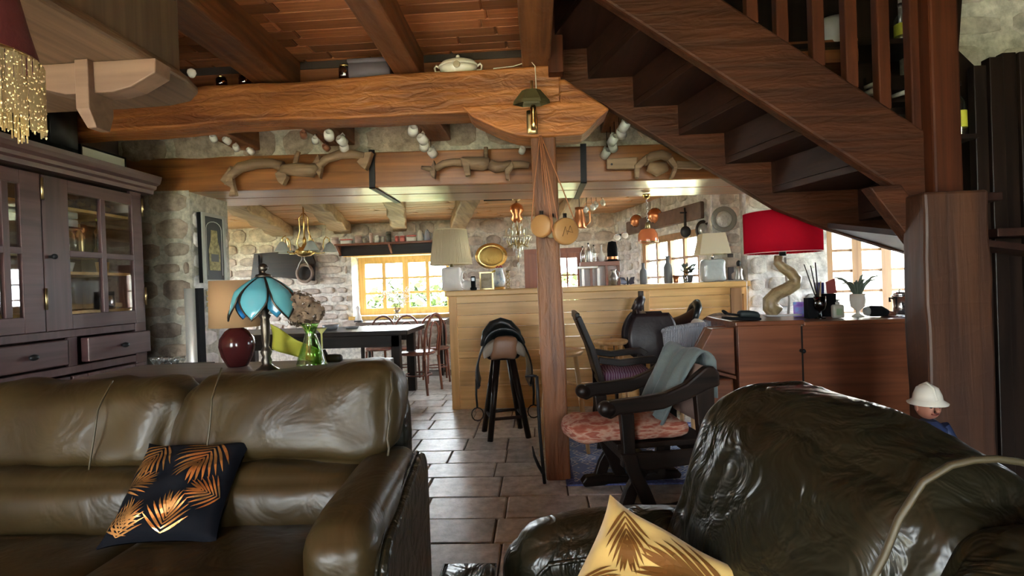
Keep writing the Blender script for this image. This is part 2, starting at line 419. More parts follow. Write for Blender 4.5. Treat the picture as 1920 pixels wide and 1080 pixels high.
def box_mesh(name, mat, bev=.06):
    b = B(); e = 1 - bev
    A = b._v([(-.5, -.5, 0), (.5, -.5, 0), (.5, .5, 0), (-.5, .5, 0)]); C = b._v([(-.5, -.5, .6), (.5, -.5, .6), (.5, .5, .6), (-.5, .5, .6)])
    D = b._v([(-.5 * e, -.5 * e, 1), (.5 * e, -.5 * e, 1), (.5 * e, .5 * e, 1), (-.5 * e, .5 * e, 1)])
    for P_, Q in ((A, C), (C, D)):
        for i in range(4): b._f([P_[i], P_[(i + 1) % 4], Q[(i + 1) % 4], Q[i]])
    b._f(D); b._f(A[::-1])
    me = bpy.data.meshes.new(name); b.bm.to_mesh(me); b.bm.free(); me.materials.append(mat); return me
def lay_rows(parent, name, mesh, x0, x1, y0, y1, z, rowh, length, joint, th, up=1, seed=1, most=300, alternate=None):
    """tiles or planks in rows along X on a horizontal face"""
    r = random.Random(seed); y = y0; k = 0
    while y < y1 - .02:
        hh = r.uniform(*rowh); x = x0 - r.uniform(0, length[1])
        while x < x1:
            L = r.uniform(*length); a, c = max(x, x0), min(x + L, x1); x += L
            if c - a < .05 or k >= most: continue
            o = bpy.data.objects.new(name, mesh); col.objects.link(o); o.parent = parent
            yy = min(y + hh, y1)
            o.location = ((a + c) / 2, (y + yy) / 2, z + r.uniform(-.0015, .0015)); o.scale = (c - a - joint, yy - y - joint, th * up); k += 1
        y += hh
    return k
# ================================================================== the room
# floor
fl = slab('floor', (-5.4, -2.6, -.12), (4.4, 7.9, -.012), GROUT)
lay_rows(fl, 'tile', box_mesh('tile', TILE, .03), -1.7, 1.9, 1.3, 7.0, -.012, (.25, .31), (.3, .52), .009, .012, 1, 3, 300)
B().box((-5.0, -2.4, -.012), (-1.705, 7.5, 0)).box((1.905, -2.4, -.012), (4.2, 7.5, 0)).box((-1.7, -2.4, -.012), (1.9, 1.295, 0)).build('floor_surface', TILE, fl)
# walls
LW = -3.22
wl = slab('wall_left', (LW - .3, -2.6, 0), (LW, 4.25, 2.7), PLASTER)
wlb = slab('wall_left_return', (-5.3, 3.95, 0), (LW - .3, 4.25, 2.7), PLASTER)
wld = struct(B().box((-5.3, 4.26, 0), (-5.0, 5.2, 2.46)).box((-5.3, 5.2, 0), (-5.0, 6.8, .95)).box((-5.3, 5.2, 1.9), (-5.0, 6.8, 2.46)).box((-5.3, 6.8, 0), (-5.0, 7.9, 2.46)).build('wall_dining_left', MORTAR))
portal((-5.28, 6.0, 1.425), (0, 1, 0), (0, 0, 1), 1.6, .95)  # opening of the added, unseen dining room window
FX0, FX1, FZ0, FZ1 = -2.66, -1.26, .80, 1.65     # window over the dining table
DX0, DX1, DZ = -.19, .66, 1.66                  # glazed door
wf = struct(B().box((-5, 7.5, 0), (FX0, 7.95, 2.2)).box((FX0, 7.5, 0), (FX1, 7.95, FZ0)).box((FX0, 7.5, FZ1), (FX1, 7.95, 2.2)).box((FX1, 7.5, 0), (DX0, 7.95, 2.2))
            .box((DX0, 7.5, DZ), (DX1, 7.95, 2.2)).box((DX1, 7.5, 0), (1.18, 7.95, 2.2)).build('wall_back', MORTAR))
lay_stones(wf, (-4.6, 7.5, .35), (1, 0, 0), (0, 0, 1), (0, -1, 0), 5.7, 1.78, POOL, (.11, .19), (.17, .36), [(4.6 + FX0 - .05, FZ0 - .35 - .06, 4.6 + FX1 + .05, FZ1 - .35 + .1), (4.6 + DX0 - .05, -1, 4.6 + DX1 + .05, DZ - .3)], 11, .035, .035)
# right wall of the kitchen, with its window; it runs a little askew
KA, KB = V((1.70, 5.36, 0)), V((1.08, 7.62, 0)); KU = (KB - KA).normalized(); KN = V((-KU.y, KU.x, 0)).normalized()
if KN.x > 0: KN = -KN
KL = (KB - KA).length
KM = M((KU, -KN, V((0, 0, 1)))).transposed().to_4x4(); KM.translation = KA    # local x along the wall, y outwards
k0, k1, kz0, kz1 = .20, 1.50, .92, 1.68
b = B(); b.X = KM
b.box((-.05, 0, 0), (k0, .1, 2.2)).box((k0, 0, 0), (k1, .1, kz0)).box((k0, 0, kz1), (k1, .1, 2.2)).box((k1, 0, 0), (KL + .2, .1, 2.2))
wk = struct(b.build('wall_kitchen', MORTARW))
lay_stones(wk, KA + V((0, 0, .9)), KU, (0, 0, 1), KN, KL, 1.25, POOLW, (.1, .17), (.15, .3), [(k0 - .04, -1, k1 + .04, kz1 - .9 + .06)], 4, .035, .025)
# short front wall beside the bar, and the alcove wall with the front window
AX0, AX1, AZ0, AZ1 = 2.74, 3.66, .70, 1.68
wp = slab('wall_plate', (1.72, 5.36, 0), (2.02, 5.75, 2.3), MORTAR)
lay_stones(wp, (1.72, 5.36, .9), (1, 0, 0), (0, 0, 1), (0, -1, 0), .29, 1.3, POOL, (.1, .18), (.16, .3), (), 8, .03, .025)
wa = struct(B().box((2.0, 5.2, 0), (AX0, 5.6, 2.4)).box((AX0, 5.2, 0), (AX1, 5.6, AZ0)).box((AX0, 5.2, AZ1), (AX1, 5.6, 2.4)).box((AX1, 5.2, 0), (4.4, 5.6, 2.4)).build('wall_alcove', MORTARW))
lay_stones(wa, (2.0, 5.2, .5), (1, 0, 0), (0, 0, 1), (0, -1, 0), .66, 1.7, POOLW, (.11, .2), (.2, .4), (), 5, .035, .025)  # whiter stone and mortar than beside the bar: window light put into the colour
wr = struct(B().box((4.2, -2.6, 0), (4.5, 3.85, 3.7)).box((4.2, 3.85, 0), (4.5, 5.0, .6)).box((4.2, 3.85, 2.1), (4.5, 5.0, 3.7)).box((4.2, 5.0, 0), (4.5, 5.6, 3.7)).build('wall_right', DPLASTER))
portal((4.48, 4.425, 1.35), (0, -1, 0), (0, 0, 1), 1.15, 1.5)
# wall behind the camera with its windows
bw = [(-2.5, -1.2), (.5, 1.5)]; bz0, bz1 = .12, 2.2
b = B(); xs = [-3.5] + [q for p in bw for q in p] + [4.5]
for i in range(0, len(xs), 2): b.box((xs[i], -2.7, 0), (xs[i + 1], -2.4, 3.7))
for (p, q) in bw: b.box((p, -2.7, 0), (q, -2.4, bz0)).box((p, -2.7, bz1), (q, -2.4, 3.7))
struct(b.build('wall_front', PLASTER))
for (p, q) in bw: portal(((p + q) / 2, -2.42, (bz0 + bz1) / 2), (1, 0, 0), (0, 0, 1), q - p, bz1 - bz0)
portal(((FX0 + FX1) / 2, 7.9, (FZ0 + FZ1) / 2), (-1, 0, 0), (0, 0, 1), FX1 - FX0, FZ1 - FZ0)
portal(((AX0 + AX1) / 2, 5.58, (AZ0 + AZ1) / 2), (-1, 0, 0), (0, 0, 1), AX1 - AX0, AZ1 - AZ0)
pc = KM @ V(((k0 + k1) / 2, .11, (kz0 + kz1) / 2)); portal(pc, KU if KU.cross(V((0, 0, 1))).dot(KN) < 0 else -KU, (0, 0, 1), k1 - k0, kz1 - kz0)
# stone pillar between the sitting room and the dining room
PX0, PX1 = -3.22, -2.64
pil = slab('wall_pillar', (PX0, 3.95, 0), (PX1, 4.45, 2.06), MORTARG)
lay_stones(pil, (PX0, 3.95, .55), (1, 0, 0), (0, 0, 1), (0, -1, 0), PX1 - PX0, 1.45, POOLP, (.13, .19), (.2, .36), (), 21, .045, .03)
lay_stones(pil, (PX1, 3.95, .55), (0, 1, 0), (0, 0, 1), (1, 0, 0), .5, 1.3, POOLW, (.13, .2), (.2, .36), (), 23, .045, .02)  # side stones paler than the front: light on this face put into their colour
# ceilings
cl = slab('ceiling', (-3.5, -2.6, 2.655), (.12, 3.36, 2.78), PLANKC)
lay_rows(cl, 'plank', box_mesh('plank', PLANKC, .04), -2.3, .06, 1.9, 3.34, 2.655, (.085, .1), (.25, .7), .004, .02, -1, 5, 200)
cb = slab('ceiling_middle', (-5.3, 3.37, 2.46), (2.0, 4.61, 2.60), PLANKC)
ck = slab('ceiling_kitchen', (-5.3, 4.61, 2.14), (1.85, 7.95, 2.28), PLANKK)
lay_rows(ck, 'plank', box_mesh('plank', PLANKK, .04), -4.9, 1.9, 4.7, 7.5, 2.14, (.15, .18), (1.4, 2.6), .006, .02, -1, 6, 200)
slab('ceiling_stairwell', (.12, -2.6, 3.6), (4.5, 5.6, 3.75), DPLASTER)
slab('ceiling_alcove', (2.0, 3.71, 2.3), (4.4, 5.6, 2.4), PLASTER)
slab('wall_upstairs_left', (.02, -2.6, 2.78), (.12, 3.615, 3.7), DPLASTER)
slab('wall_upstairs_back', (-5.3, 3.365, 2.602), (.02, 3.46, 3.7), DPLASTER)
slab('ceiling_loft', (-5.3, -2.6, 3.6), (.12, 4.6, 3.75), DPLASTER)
# wall at the back of the stairwell, its lower edge hidden behind the stairs
b = B(); b.prism([(.02, 3.62, 2.61), (.3, 3.62, 2.46), (1.05, 3.62, 1.98), (1.75, 3.62, 1.62), (4.3, 3.62, 1.5), (4.3, 3.62, 3.7), (.02, 3.62, 3.7)], (0, .08, 0))
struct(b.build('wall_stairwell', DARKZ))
# dressed stone frieze over the old lintel
fz = slab('wall_frieze', (-3.2, 3.97, 2.10), (1.9, 4.6, 2.47), MORTARG)
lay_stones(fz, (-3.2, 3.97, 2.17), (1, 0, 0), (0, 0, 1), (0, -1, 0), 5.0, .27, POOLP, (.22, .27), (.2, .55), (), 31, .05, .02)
# ------------------------------------------------------------------ beams
def beam(name, a, b_, mat, label, rough=.008, seed=1, n=14, bev=.015):
    """hewn timber: slightly wavy faces"""
    r = random.Random(seed); a, b_ = V(a), V(b_); ax = max(range(3), key=lambda t: b_[t] - a[t]); o = [t for t in range(3) if t != ax]
    B_ = B(); rings = []
    ph = [r.uniform(0, 6) for _ in range(8)]
    for i in range(n + 1):
        t = i / n; pts = []
        L = a[ax] + (b_[ax] - a[ax]) * t
        for q, (s0, s1) in enumerate(((0, 0), (1, 0), (1, 1), (0, 1))):
            p = V((0, 0, 0)); p[ax] = L
            p[o[0]] = (a[o[0]], b_[o[0]])[s0] + rough * (sin(t * 9 + ph[q]) + sin(t * 23 + ph[q + 4]) * .5 + r.uniform(-.4, .4))
            p[o[1]] = (a[o[1]], b_[o[1]])[s1] + rough * (sin(t * 7 + ph[q + 4]) + sin(t * 19 + ph[q]) * .5 + r.uniform(-.4, .4))
            pts.append(p)
        rings.append(B_._v(pts))
    for A, C in zip(rings, rings[1:]):
        for k in range(4): B_._f([A[k], A[(k + 1) % 4], C[(k + 1) % 4], C[k]])
    B_._f(rings[0][::-1]); B_._f(rings[-1])
    o_ = B_.build(name, mat, bevel=bev); return tag(o_, label, 'beam')
mb = beam('main_beam', (-3.2, 3.14, 2.2), (.175, 3.36, 2.445), BX, 'long orange-brown hewn beam carried by the square wooden post', .009, 2, 30)
# carved bolster where the post meets the beam
b = B(); y0 = 3.13
b.prism([(-.42, y0, 2.235), (-.36, y0, 2.17), (-.20, y0, 2.085), (-.1, y0, 2.045), (.0, y0, 2.03), (.2, y0, 2.03), (.29, y0, 2.035), (.33, y0, 2.065), (.385, y0, 2.12), (.45, y0, 2.172), (.40, y0, 2.21), (.195, y0, 2.36), (.16, y0, 2.36), (.16, y0, 2.235)], (0, .235, 0))
bo = b.build('bolster', BX, mb, bevel=.012)
LT = .0
lo = B().box((-2.2, -.13, -.13), (2.9, .2, .135)).box((-2.2, .205, -.13), (2.9, .6, .12)).build('old_lintel', LINTEL, bevel=.012)
lo.location = (-.95, 4.08, 2.063); lo.rotation_euler = (0, radians(1.15), 0)
tag(lo, 'wide varnished lintel beam carrying the three ox yokes', 'beam')
for i, (u, lbl) in enumerate(((697, 'black iron strap'), (1094, 'black iron strap'))):
    x = xat(u, 3.94, 2.06) + .95
    B().box((x - .022, -.137, -.14), (x + .022, -.131, .15)).box((x - .022, -.137, -.14), (x + .022, .6, -.1315)).build('iron_strap', IRON, lo)
for i, (u0, u1, lab) in enumerate(((462, 532, 'ceiling joist nearest the fringed lamp, ending above two dark jars'), (733, 782, 'ceiling joist ending at the main beam between the grey box and the tureen'), (978, 1032, 'ceiling joist above the square post beside the stairs'))):
    xa, xb = xat(u0, 3.1, 2.445), xat(u1, 3.1, 2.445)
    beam('ceiling_joist', (xa, -2.4, 2.45), (xb, 3.34, 2.654), BY, lab, .004, 30 + i, 24, .01)
for i, (u0, u1) in enumerate(((440, 480), (610, 662), (795, 843), (1128, 1176))):
    xa, xb = xat(u0, 3.9, 2.2), xat(u1, 3.9, 2.2)
    beam('ceiling_joist', (xa, 3.37, 2.265), (xb, 3.965, 2.459), BY, ('short joist over the row of white and brown mugs at left', 'short joist over the two rows of white cups left of the strap', 'short joist over the row of four white cups above the middle yoke', 'short joist beside the stairs with a row of glass mugs')[i], .004, 40 + i, 6, .008)
for i, (n0, f0, f1) in enumerate(((405, 508, 548), (555, 625, 657), (716, 735, 761), (868, 843, 873), (1080, 1040, 1066))):
    za, zb = 1.98, 2.118
    wn = .19
    x0 = xat(n0, 4.66, za); q0, q1 = xat(f0, 7.45, za), xat(f1, 7.45, za)
    b = B()
    A = [(x0, 4.66, za), (x0 + wn, 4.66, za), (x0 + wn, 4.66, zb), (x0, 4.66, zb)]; C = [(q0, 7.49, za), (q1, 7.49, za), (q1, 7.49, zb), (q0, 7.49, zb)]
    pts = []
    for k in range(11):
        t = k / 10; w_ = .012 * sin(k * 2.1 + i) if 0 < k < 10 else 0
        pts.append(b._v([V(p).lerp(V(q), t) + V((w_, 0, w_ * (1 if j < 2 else 0))) for j, (p, q) in enumerate(zip(A, C))]))
    for a_, c_ in zip(pts, pts[1:]):
        for j in range(4): b._f([a_[j], a_[(j + 1) % 4], c_[(j + 1) % 4], c_[j]])
    b._f(pts[0]); b._f(pts[-1][::-1])
    tag(b.build('kitchen_joist', OLDY, bevel=.015), ('weathered dining joist left of the brass chandelier', 'weathered dining joist right of the brass chandelier', 'weathered dining joist over the middle of the tin shelf', 'weathered joist above the woven lampshade', 'weathered joist behind the square post')[i], 'beam')
# ------------------------------------------------------------------ square post
pt = thing('square_post', 'square brown hewn post standing on the tiles between bar and sofas', 'post', (.078, 3.235, 0))
beam_o = B(); r = random.Random(4)
rings = []
for i in range(19):
    z = 2.05 * i / 18; e = .074 - .002 * (z > 1.2) + r.uniform(-.003, .003)
    dx = -.02 * z / 2
    rings.append(beam_o._v([(dx - e, -e * 1.1, z), (dx + e, -e * 1.1, z), (dx + e, e * 1.1, z), (dx - e, e * 1.1, z)]))
for A, C in zip(rings, rings[1:]):
    for k in range(4): beam_o._f([A[k], A[(k + 1) % 4], C[(k + 1) % 4], C[k]])
beam_o._f(rings[0][::-1]); beam_o._f(rings[-1])
beam_o.build('shaft', BZ, pt, bevel=.012)
B().cyl((-.02, -.085, 1.97), (-.02, -.11, 1.985), .004).build('nail', IRON, pt)
# ------------------------------------------------------------------ windows and doors
def casement(name, X_, w_, h_, cols, rows, mat, sash=2, fr=.055, st=.045, mun=.022, d=.06, glass=GLASS):
    """a glazed window, local x along, y outwards, z up"""
    def bb(a, c, nm, par, m=mat):
        b = B(); b.X = X_
        return b.box(a, c).build(nm, m, par, bevel=0)
    root = struct(B().poly([]).build(name, mat) if 0 else None or _frame(X_, w_, h_, fr, d, mat, name))
    sw = (w_ - 2 * fr) / sash
    for s in range(sash):
        x0 = fr + s * sw; x1 = x0 + sw; b = B(); b.X = X_
        b.box((x0, .005, fr), (x0 + st, d - .005, h_ - fr)).box((x1 - st, .005, fr), (x1, d - .005, h_ - fr)).box((x0 + st, .005, fr), (x1 - st, d - .005, fr + st)).box((x0 + st, .005, h_ - fr - st), (x1 - st, d - .005, h_ - fr))
        so = b.build('sash', mat, root)
        cw = (sw - 2 * st) / cols; ch = (h_ - 2 * fr - 2 * st) / rows
        for c in range(1, cols): bb((x0 + st + c * cw - mun, .012, fr + st), (x0 + st + c * cw + mun, d - .012, h_ - fr - st), 'glazing_bar', so)
        for q in range(1, rows): bb((x0 + st, .014, fr + st + q * ch - mun * .6), (x1 - st, d - .014, fr + st + q * ch + mun * .6), 'glazing_bar', so)
        for c in range(cols):
            for q in range(rows):
                bb((x0 + st + c * cw + .001, d / 2 - .002, fr + st + q * ch + .001), (x0 + st + (c + 1) * cw - .001, d / 2 + .002, fr + st + (q + 1) * ch - .001), 'pane', so, glass)
    return root
def _frame(X_, w_, h_, fr, d, mat, name):
    b = B(); b.X = X_
    b.box((0, 0, 0), (fr, d, h_)).box((w_ - fr, 0, 0), (w_, d, h_)).box((fr, 0, 0), (w_ - fr, d, fr)).box((fr, 0, h_ - fr), (w_ - fr, d, h_))
    return b.build(name, mat)
w1 = casement('window_1', M.Translation((FX0, 7.80, FZ0)), FX1 - FX0, FZ1 - FZ0, 2, 3, YPINE, 2, .05, .045, .026)
B().box((FX0 - .05, 7.44, FZ0 - .05), (FX1 + .05, 7.52, FZ0 - .001)).build('window_sill', YPINE, w1)
B().box((FX0 - .1, 7.46, FZ1 + .001), (FX1 + .1, 7.52, FZ1 + .05)).build('window_head', YPINE, w1)
T = KM.copy(); T.translation = KM @ V((k0, .025, kz0)); w2 = casement('window_2', T, k1 - k0, kz1 - kz0, 2, 3, WINW, 2, .04, .035, .022)
w3 = casement('window_3', M.Translation((AX0, 5.28, AZ0)), AX1 - AX0, AZ1 - AZ0, 1, 4, WINW, 3, .05, .045, .02)
d1 = struct(_frame(M.Translation((DX0, 7.52, 0)), DX1 - DX0, DZ, .07, .08, DOORW, 'door_1'))
b = B(); lx0, lx1, gx0, gx1, gz0, gz1 = DX0 + .07, DX1 - .07, .27, .55, .78, 1.52
b.box((lx0, 7.54, .0), (lx1, 7.58, gz0)).box((lx0, 7.54, gz1), (lx1, 7.58, DZ - .07)).box((lx0, 7.54, gz0), (gx0, 7.58, gz1)).box((gx1, 7.54, gz0), (lx1, 7.58, gz1)); lf = b.build('door_leaf', DOORW, d1)
for x in ((gx0 + gx1) / 2,): B().box((x - .012, 7.545, gz0), (x + .012, 7.575, gz1)).build('glazing_bar', DOORW, lf)
for z in (gz0 + .25, gz0 + .5): B().box((gx0, 7.546, z - .01), (gx1, 7.574, z + .01)).build('glazing_bar', DOORW, lf)
B().box((gx0, 7.558, gz0), (gx1, 7.562, gz1)).build('pane', GLASS, lf)
portal(((gx0 + gx1) / 2, 7.6, (gz0 + gz1) / 2), (-1, 0, 0), (0, 0, 1), gx1 - gx0, gz1 - gz0)
casement('window_6', M.Translation((-5.2, 6.8, .95)) @ M.Rotation(-pi / 2, 4, 'Z'), 1.6, .95, 2, 3, WINW, 2)  # window added out of view to bring more daylight into the dining room
casement('window_7', M.Translation((4.4, 3.85, .6)) @ M.Rotation(pi / 2, 4, 'Z') @ M.Diagonal((1, -1, 1, 1)), 1.15, 1.5, 1, 4, WINW, 2)
for p, q in bw: casement('window_%d' % (4 + bw.index((p, q))), M.Translation((p, -2.6, bz0)), q - p, bz1 - bz0, 2, 4, WINW, 2)
# ------------------------------------------------------------------ outdoors
gr = slab('ground', (-40, -40, -.6), (40, 60, -.3), plain('lawn', (.20, .21, .12), .9, var=.2, bscale=3))
LEAF = plain('leaf', (.020, .040, .004), .6, var=.4, bscale=1.5)
def hedge(name, x0, x1, y0, y1, z1, n, label, seed):
    r = random.Random(seed); b = B()
    for i in range(n):
        x, y, z = r.uniform(x0, x1), r.uniform(y0, y1), r.uniform(-.3, z1) * 1; s = r.uniform(.05, .13)
        z = min(z, z1 + .12 * (x + 3) + .2 * sin(x * 2.1) + .2 * sin(x * 5.3))
        a, t = r.uniform(0, 2 * pi), r.uniform(-1, 1)
        u = V((cos(a), sin(a), t * .6)) * s; w_ = V((-sin(a) * .5, cos(a) * .3, .8)) * s * .7
        c = V((x, y, z)); b.poly([c - u, c - w_, c + u, c + w_])
    return tag(b.build(name, LEAF, recalc=False), label, 'hedge', kind='stuff')
hedge('hedge', -8, 1, 11.2, 12.2, 1.35, 5200, 'sunlit green hedge outside the dining window', 3)
gw = slab('wall_garden', (3.75, 7.0, -.3), (4.32, 7.5, 2.6), MORTARW)
lay_stones(gw, (3.75, 7.0, .2), (1, 0, 0), (0, 0, 1), (0, -1, 0), .57, 2.3, POOLW, (.14, .22), (.22, .4), (), 15)
# ================================================================== staircase
st = thing('staircase', 'dark wooden staircase rising to the left, seen from below', 'staircase', (0, 0, 0))
NL = lambda x: 2.403 - .724 * (x - .415)      # lower edge of the near string
NU = lambda x: 2.443 - .7386 * (x - .853) + 0
YN0, YN1 = 2.46, 2.53
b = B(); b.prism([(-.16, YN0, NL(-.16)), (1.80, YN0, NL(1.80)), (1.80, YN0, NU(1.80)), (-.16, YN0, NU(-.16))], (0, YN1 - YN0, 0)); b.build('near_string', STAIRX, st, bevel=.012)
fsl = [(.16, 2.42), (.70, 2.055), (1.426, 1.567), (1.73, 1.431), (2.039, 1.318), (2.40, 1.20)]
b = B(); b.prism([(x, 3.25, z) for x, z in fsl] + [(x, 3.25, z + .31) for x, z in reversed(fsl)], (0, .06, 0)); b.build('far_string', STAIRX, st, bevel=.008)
YT0, YT1 = 2.53, 3.25
zs = [2.58, 2.395, 2.21, 2.03, 1.845, 1.66, 1.475, 1.31]
fx = [.16 + (2.42 + .10 - z) / .69 for z in zs]; nx = [.415 + (2.403 + .11 - z) / .724 for z in zs]
fx[-2:] = [1.90, 2.22]; nx[-1] = nx[-2] + .24
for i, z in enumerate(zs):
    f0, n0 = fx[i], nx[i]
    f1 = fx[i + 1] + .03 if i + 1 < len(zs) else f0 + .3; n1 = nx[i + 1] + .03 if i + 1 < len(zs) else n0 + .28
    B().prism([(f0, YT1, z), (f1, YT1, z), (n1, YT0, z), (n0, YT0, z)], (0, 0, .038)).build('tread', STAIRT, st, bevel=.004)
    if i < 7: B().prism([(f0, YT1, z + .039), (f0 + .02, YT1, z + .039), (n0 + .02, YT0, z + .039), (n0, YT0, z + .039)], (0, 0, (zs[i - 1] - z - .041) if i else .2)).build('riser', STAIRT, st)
b = B(); b.prism([at(1630, 350, 2.42), at(1690, 345, 2.42), at(1752, 432, 2.42), at(1752, 500, 2.42), at(1737, 487, 2.42)], (0, .07, 0)); b.build('brace', STAIRX, st, bevel=.006)
for i, (ub, vb) in enumerate(((1262, -40), (1334, 0), (1408, 47), (1464, 80), (1532, 130), (1594, 166), (1655, 204), (1716, 240))):
    p = at(ub, vb, 2.495); x, z = p.x, NU(p.x) - .01
    b = B(); e = .027
    b.box((x - e, 2.47, z), (x + e, 2.52, z + .80)); b.build('baluster', STAIRZ, st, bevel=.006)
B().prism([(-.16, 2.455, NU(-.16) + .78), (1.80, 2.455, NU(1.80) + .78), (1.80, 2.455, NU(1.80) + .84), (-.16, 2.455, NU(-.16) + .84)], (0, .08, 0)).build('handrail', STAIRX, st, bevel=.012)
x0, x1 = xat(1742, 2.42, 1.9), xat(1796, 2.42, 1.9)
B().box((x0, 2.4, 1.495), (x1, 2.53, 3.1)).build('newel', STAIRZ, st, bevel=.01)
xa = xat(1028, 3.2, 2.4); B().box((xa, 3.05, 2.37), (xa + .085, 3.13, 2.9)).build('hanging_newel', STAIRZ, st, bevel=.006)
# landing soffit under the turn of the stairs
b = B(); b.prism([(1.72, 3.25, 1.44), (2.42, 3.25, 1.19), (2.55, 2.55, 1.19), (1.86, 2.55, 1.30)], (0, 0, .03)); b.build('soffit', STAIRT, st)
# post that carries the foot of the stairs
x0, x1 = xat(1747, 2.3, .8), xat(1834, 2.36, .8)
sp = beam('stair_post', (x0 - .01, 2.30, 0), (x1 + .02, 2.44, 1.495), wood('dark_post_wood', (.030, .011, .006), (.075, .028, .012), 'Z', .5, 1, .4, .1), 'broad square timber post beside the chestnut desk, under the stairs', .004, 77, 16, .012); sp['category'] = 'post'
# dark boarding right of the post, cut away round the stone above
bd = thing('board_screen', 'dark vertical board partition right of the broad post', 'partition', (2.25, 2.72, 0))
edges = [1836, 1862, 1890, 1918, 1950, 1990, 2040, 2100]; tops = [122, 108, 98, 98, 98, 98, 98]
for i in range(7):
    xa, xb = xat(edges[i], 2.7, 1.2) - 2.25, xat(edges[i + 1], 2.7, 1.2) - 2.25
    zt = zat(tops[i], 2.7, edges[i])
    B().box((xa + .002, -.02 - .012 * (i % 2), 0), (xb - .002, .02, zt)).build('board', DARKZ, bd, bevel=.004)
# upper boards that frame the stone on the left
b = B(); b.prism([at(1772, -60, 2.9), at(1808, -60, 2.9), at(1758, 42, 2.9), at(1780, 78, 2.9), at(1832, 128, 2.9), at(1832, 470, 2.9), at(1772, 470, 2.9)], (0, .03, 0)); b.build('side_board', DARKZ, bd).location = (-2.25, -2.72, 0)
# stone masonry showing above the boards
ux0, ux1 = xat(1750, 3.3, 2.6), xat(1990, 3.3, 2.6); vz0, vz1 = zat(135, 3.3, 1850), zat(-80, 3.3, 1850)
ws = slab('wall_upper', (ux0, 3.32, vz0), (ux1, 3.6, vz1), MORTARW)
lay_stones(ws, (ux0, 3.32, vz0), (1, 0, 0), (0, 0, 1), (0, -1, 0), ux1 - ux0, vz1 - vz0, POOLW, (.15, .24), (.22, .45), (), 12, .07, .02)
# things standing upstairs behind the balusters: a plank shelf with jars
sh = thing('landing_shelf', 'dark shelf seen between the balusters', 'shelf', (1.9, 3.45, zat(100, 3.5, 1560)))
B().box((-.55, -.12, -.03), (.75, .165, 0)).build('board', DARK, sh)
B().box((-.55, -.12, -.45), (.75, .165, -.42)).build('board', DARK, sh)
for x in (-.53, .72): B().box((x, -.12, -.419), (x + .02, .165, -.031)).build('upright', DARKZ, sh)
zt = zat(100, 3.5, 1560)
p = xat(1562, 3.42, zt); B().lathe([(.03, 0), (.055, .02), (.075, .09), (.08, .17), (.074, .17), (.05, .03)], n=20).build('white_bowl', plain('grey_china', (.5, .5, .5), .3), loc=(p, 3.42, zt + .001))
tag(bpy.data.objects['white_bowl'], 'pale grey bowl on the dark shelf behind the balusters', 'bowl')
YEL = plain('yellow_paper', (.62, .62, .06), .6); PAPER = plain('white_paper', (.72, .71, .68), .7)
def bottle(name, loc, h, r, mat, label, cap=None, band=None, n=14, cat='bottle', group=None, neck=.3):
    t = thing(name, label, cat, loc, 0, group)
    B().lathe([(r * .9, 0), (r, .006), (r, h * .55), (r * .85, h * .63), (r * neck, h * .74), (r * neck, h * .93), (r * neck * 1.2, h * .94), (r * neck * 1.2, h * .97)], n=n).build('body', mat, t)
    if cap: B().lathe([(r * neck * 1.3, h * .93), (r * neck * 1.3, h)], n=n).build('cap', cap, t)
    if band: B().lathe([(r * 1.03, h * .16), (r * 1.03, h * .46)], n=n, cap=False).build('paper_label', band, t)
    return t
zs2 = zt - .419
bottle('spirit_bottle', (xat(1690, 3.4, zt), 3.4, zt + .001), .24, .036, CLEAR, 'bottle with a yellow label on the dark shelf upstairs', IRON, YEL)
bottle('spirit_bottle', (xat(1784, 2.66, 2.05) , 2.62, 1.79), .26, .03, CLEAR, 'slim bottle with yellow label on the ledge beside the newel', IRON, YEL)
lg = thing('newel_ledge', 'small dark ledge holding a slim bottle beside the newel', 'shelf', (xat(1784, 2.62, 1.79), 2.62, 1.79))
B().box((-.08, -.06, -.02), (.08, .10, -.001)).build('board', DARK, lg); B().box((-.06, .07, -.12), (.06, .095, -.021)).build('bracket', DARK, lg)
for i, (u, v, a) in enumerate(((1641, 158, -.2), (1641, 172, .15), (1694, 174, -.25), (1648, 190, .5))):
    o = B().rbox((-.035, -.05, -.012), (.035, .05, .012), .004, 2).build('folded_card', PAPER, loc=at(u, v, 3.14)); o.rotation_euler = (.1, a, 0)
    tag(o, ('white card uppermost in the fan behind the last balusters', 'white card second in the fan behind the last balusters', 'white card right of the fan, beside the newel', 'small tilted white card lowest in the fan')[i], 'card')
cb_ = thing('card_rack', 'dark slanted rack holding the white cards behind the balusters', 'rack', at(1665, 190, 3.30)); 
b = B(); b.box((-.14, -.03, -.12), (.14, 0, .14)); b.build('backboard', DARK, cb_)
for dz in (-.09, -.02, .05): B().box((-.14, -.14, dz - .03), (.14, -.031, dz - .02)).build('ledge', DARK, cb_)
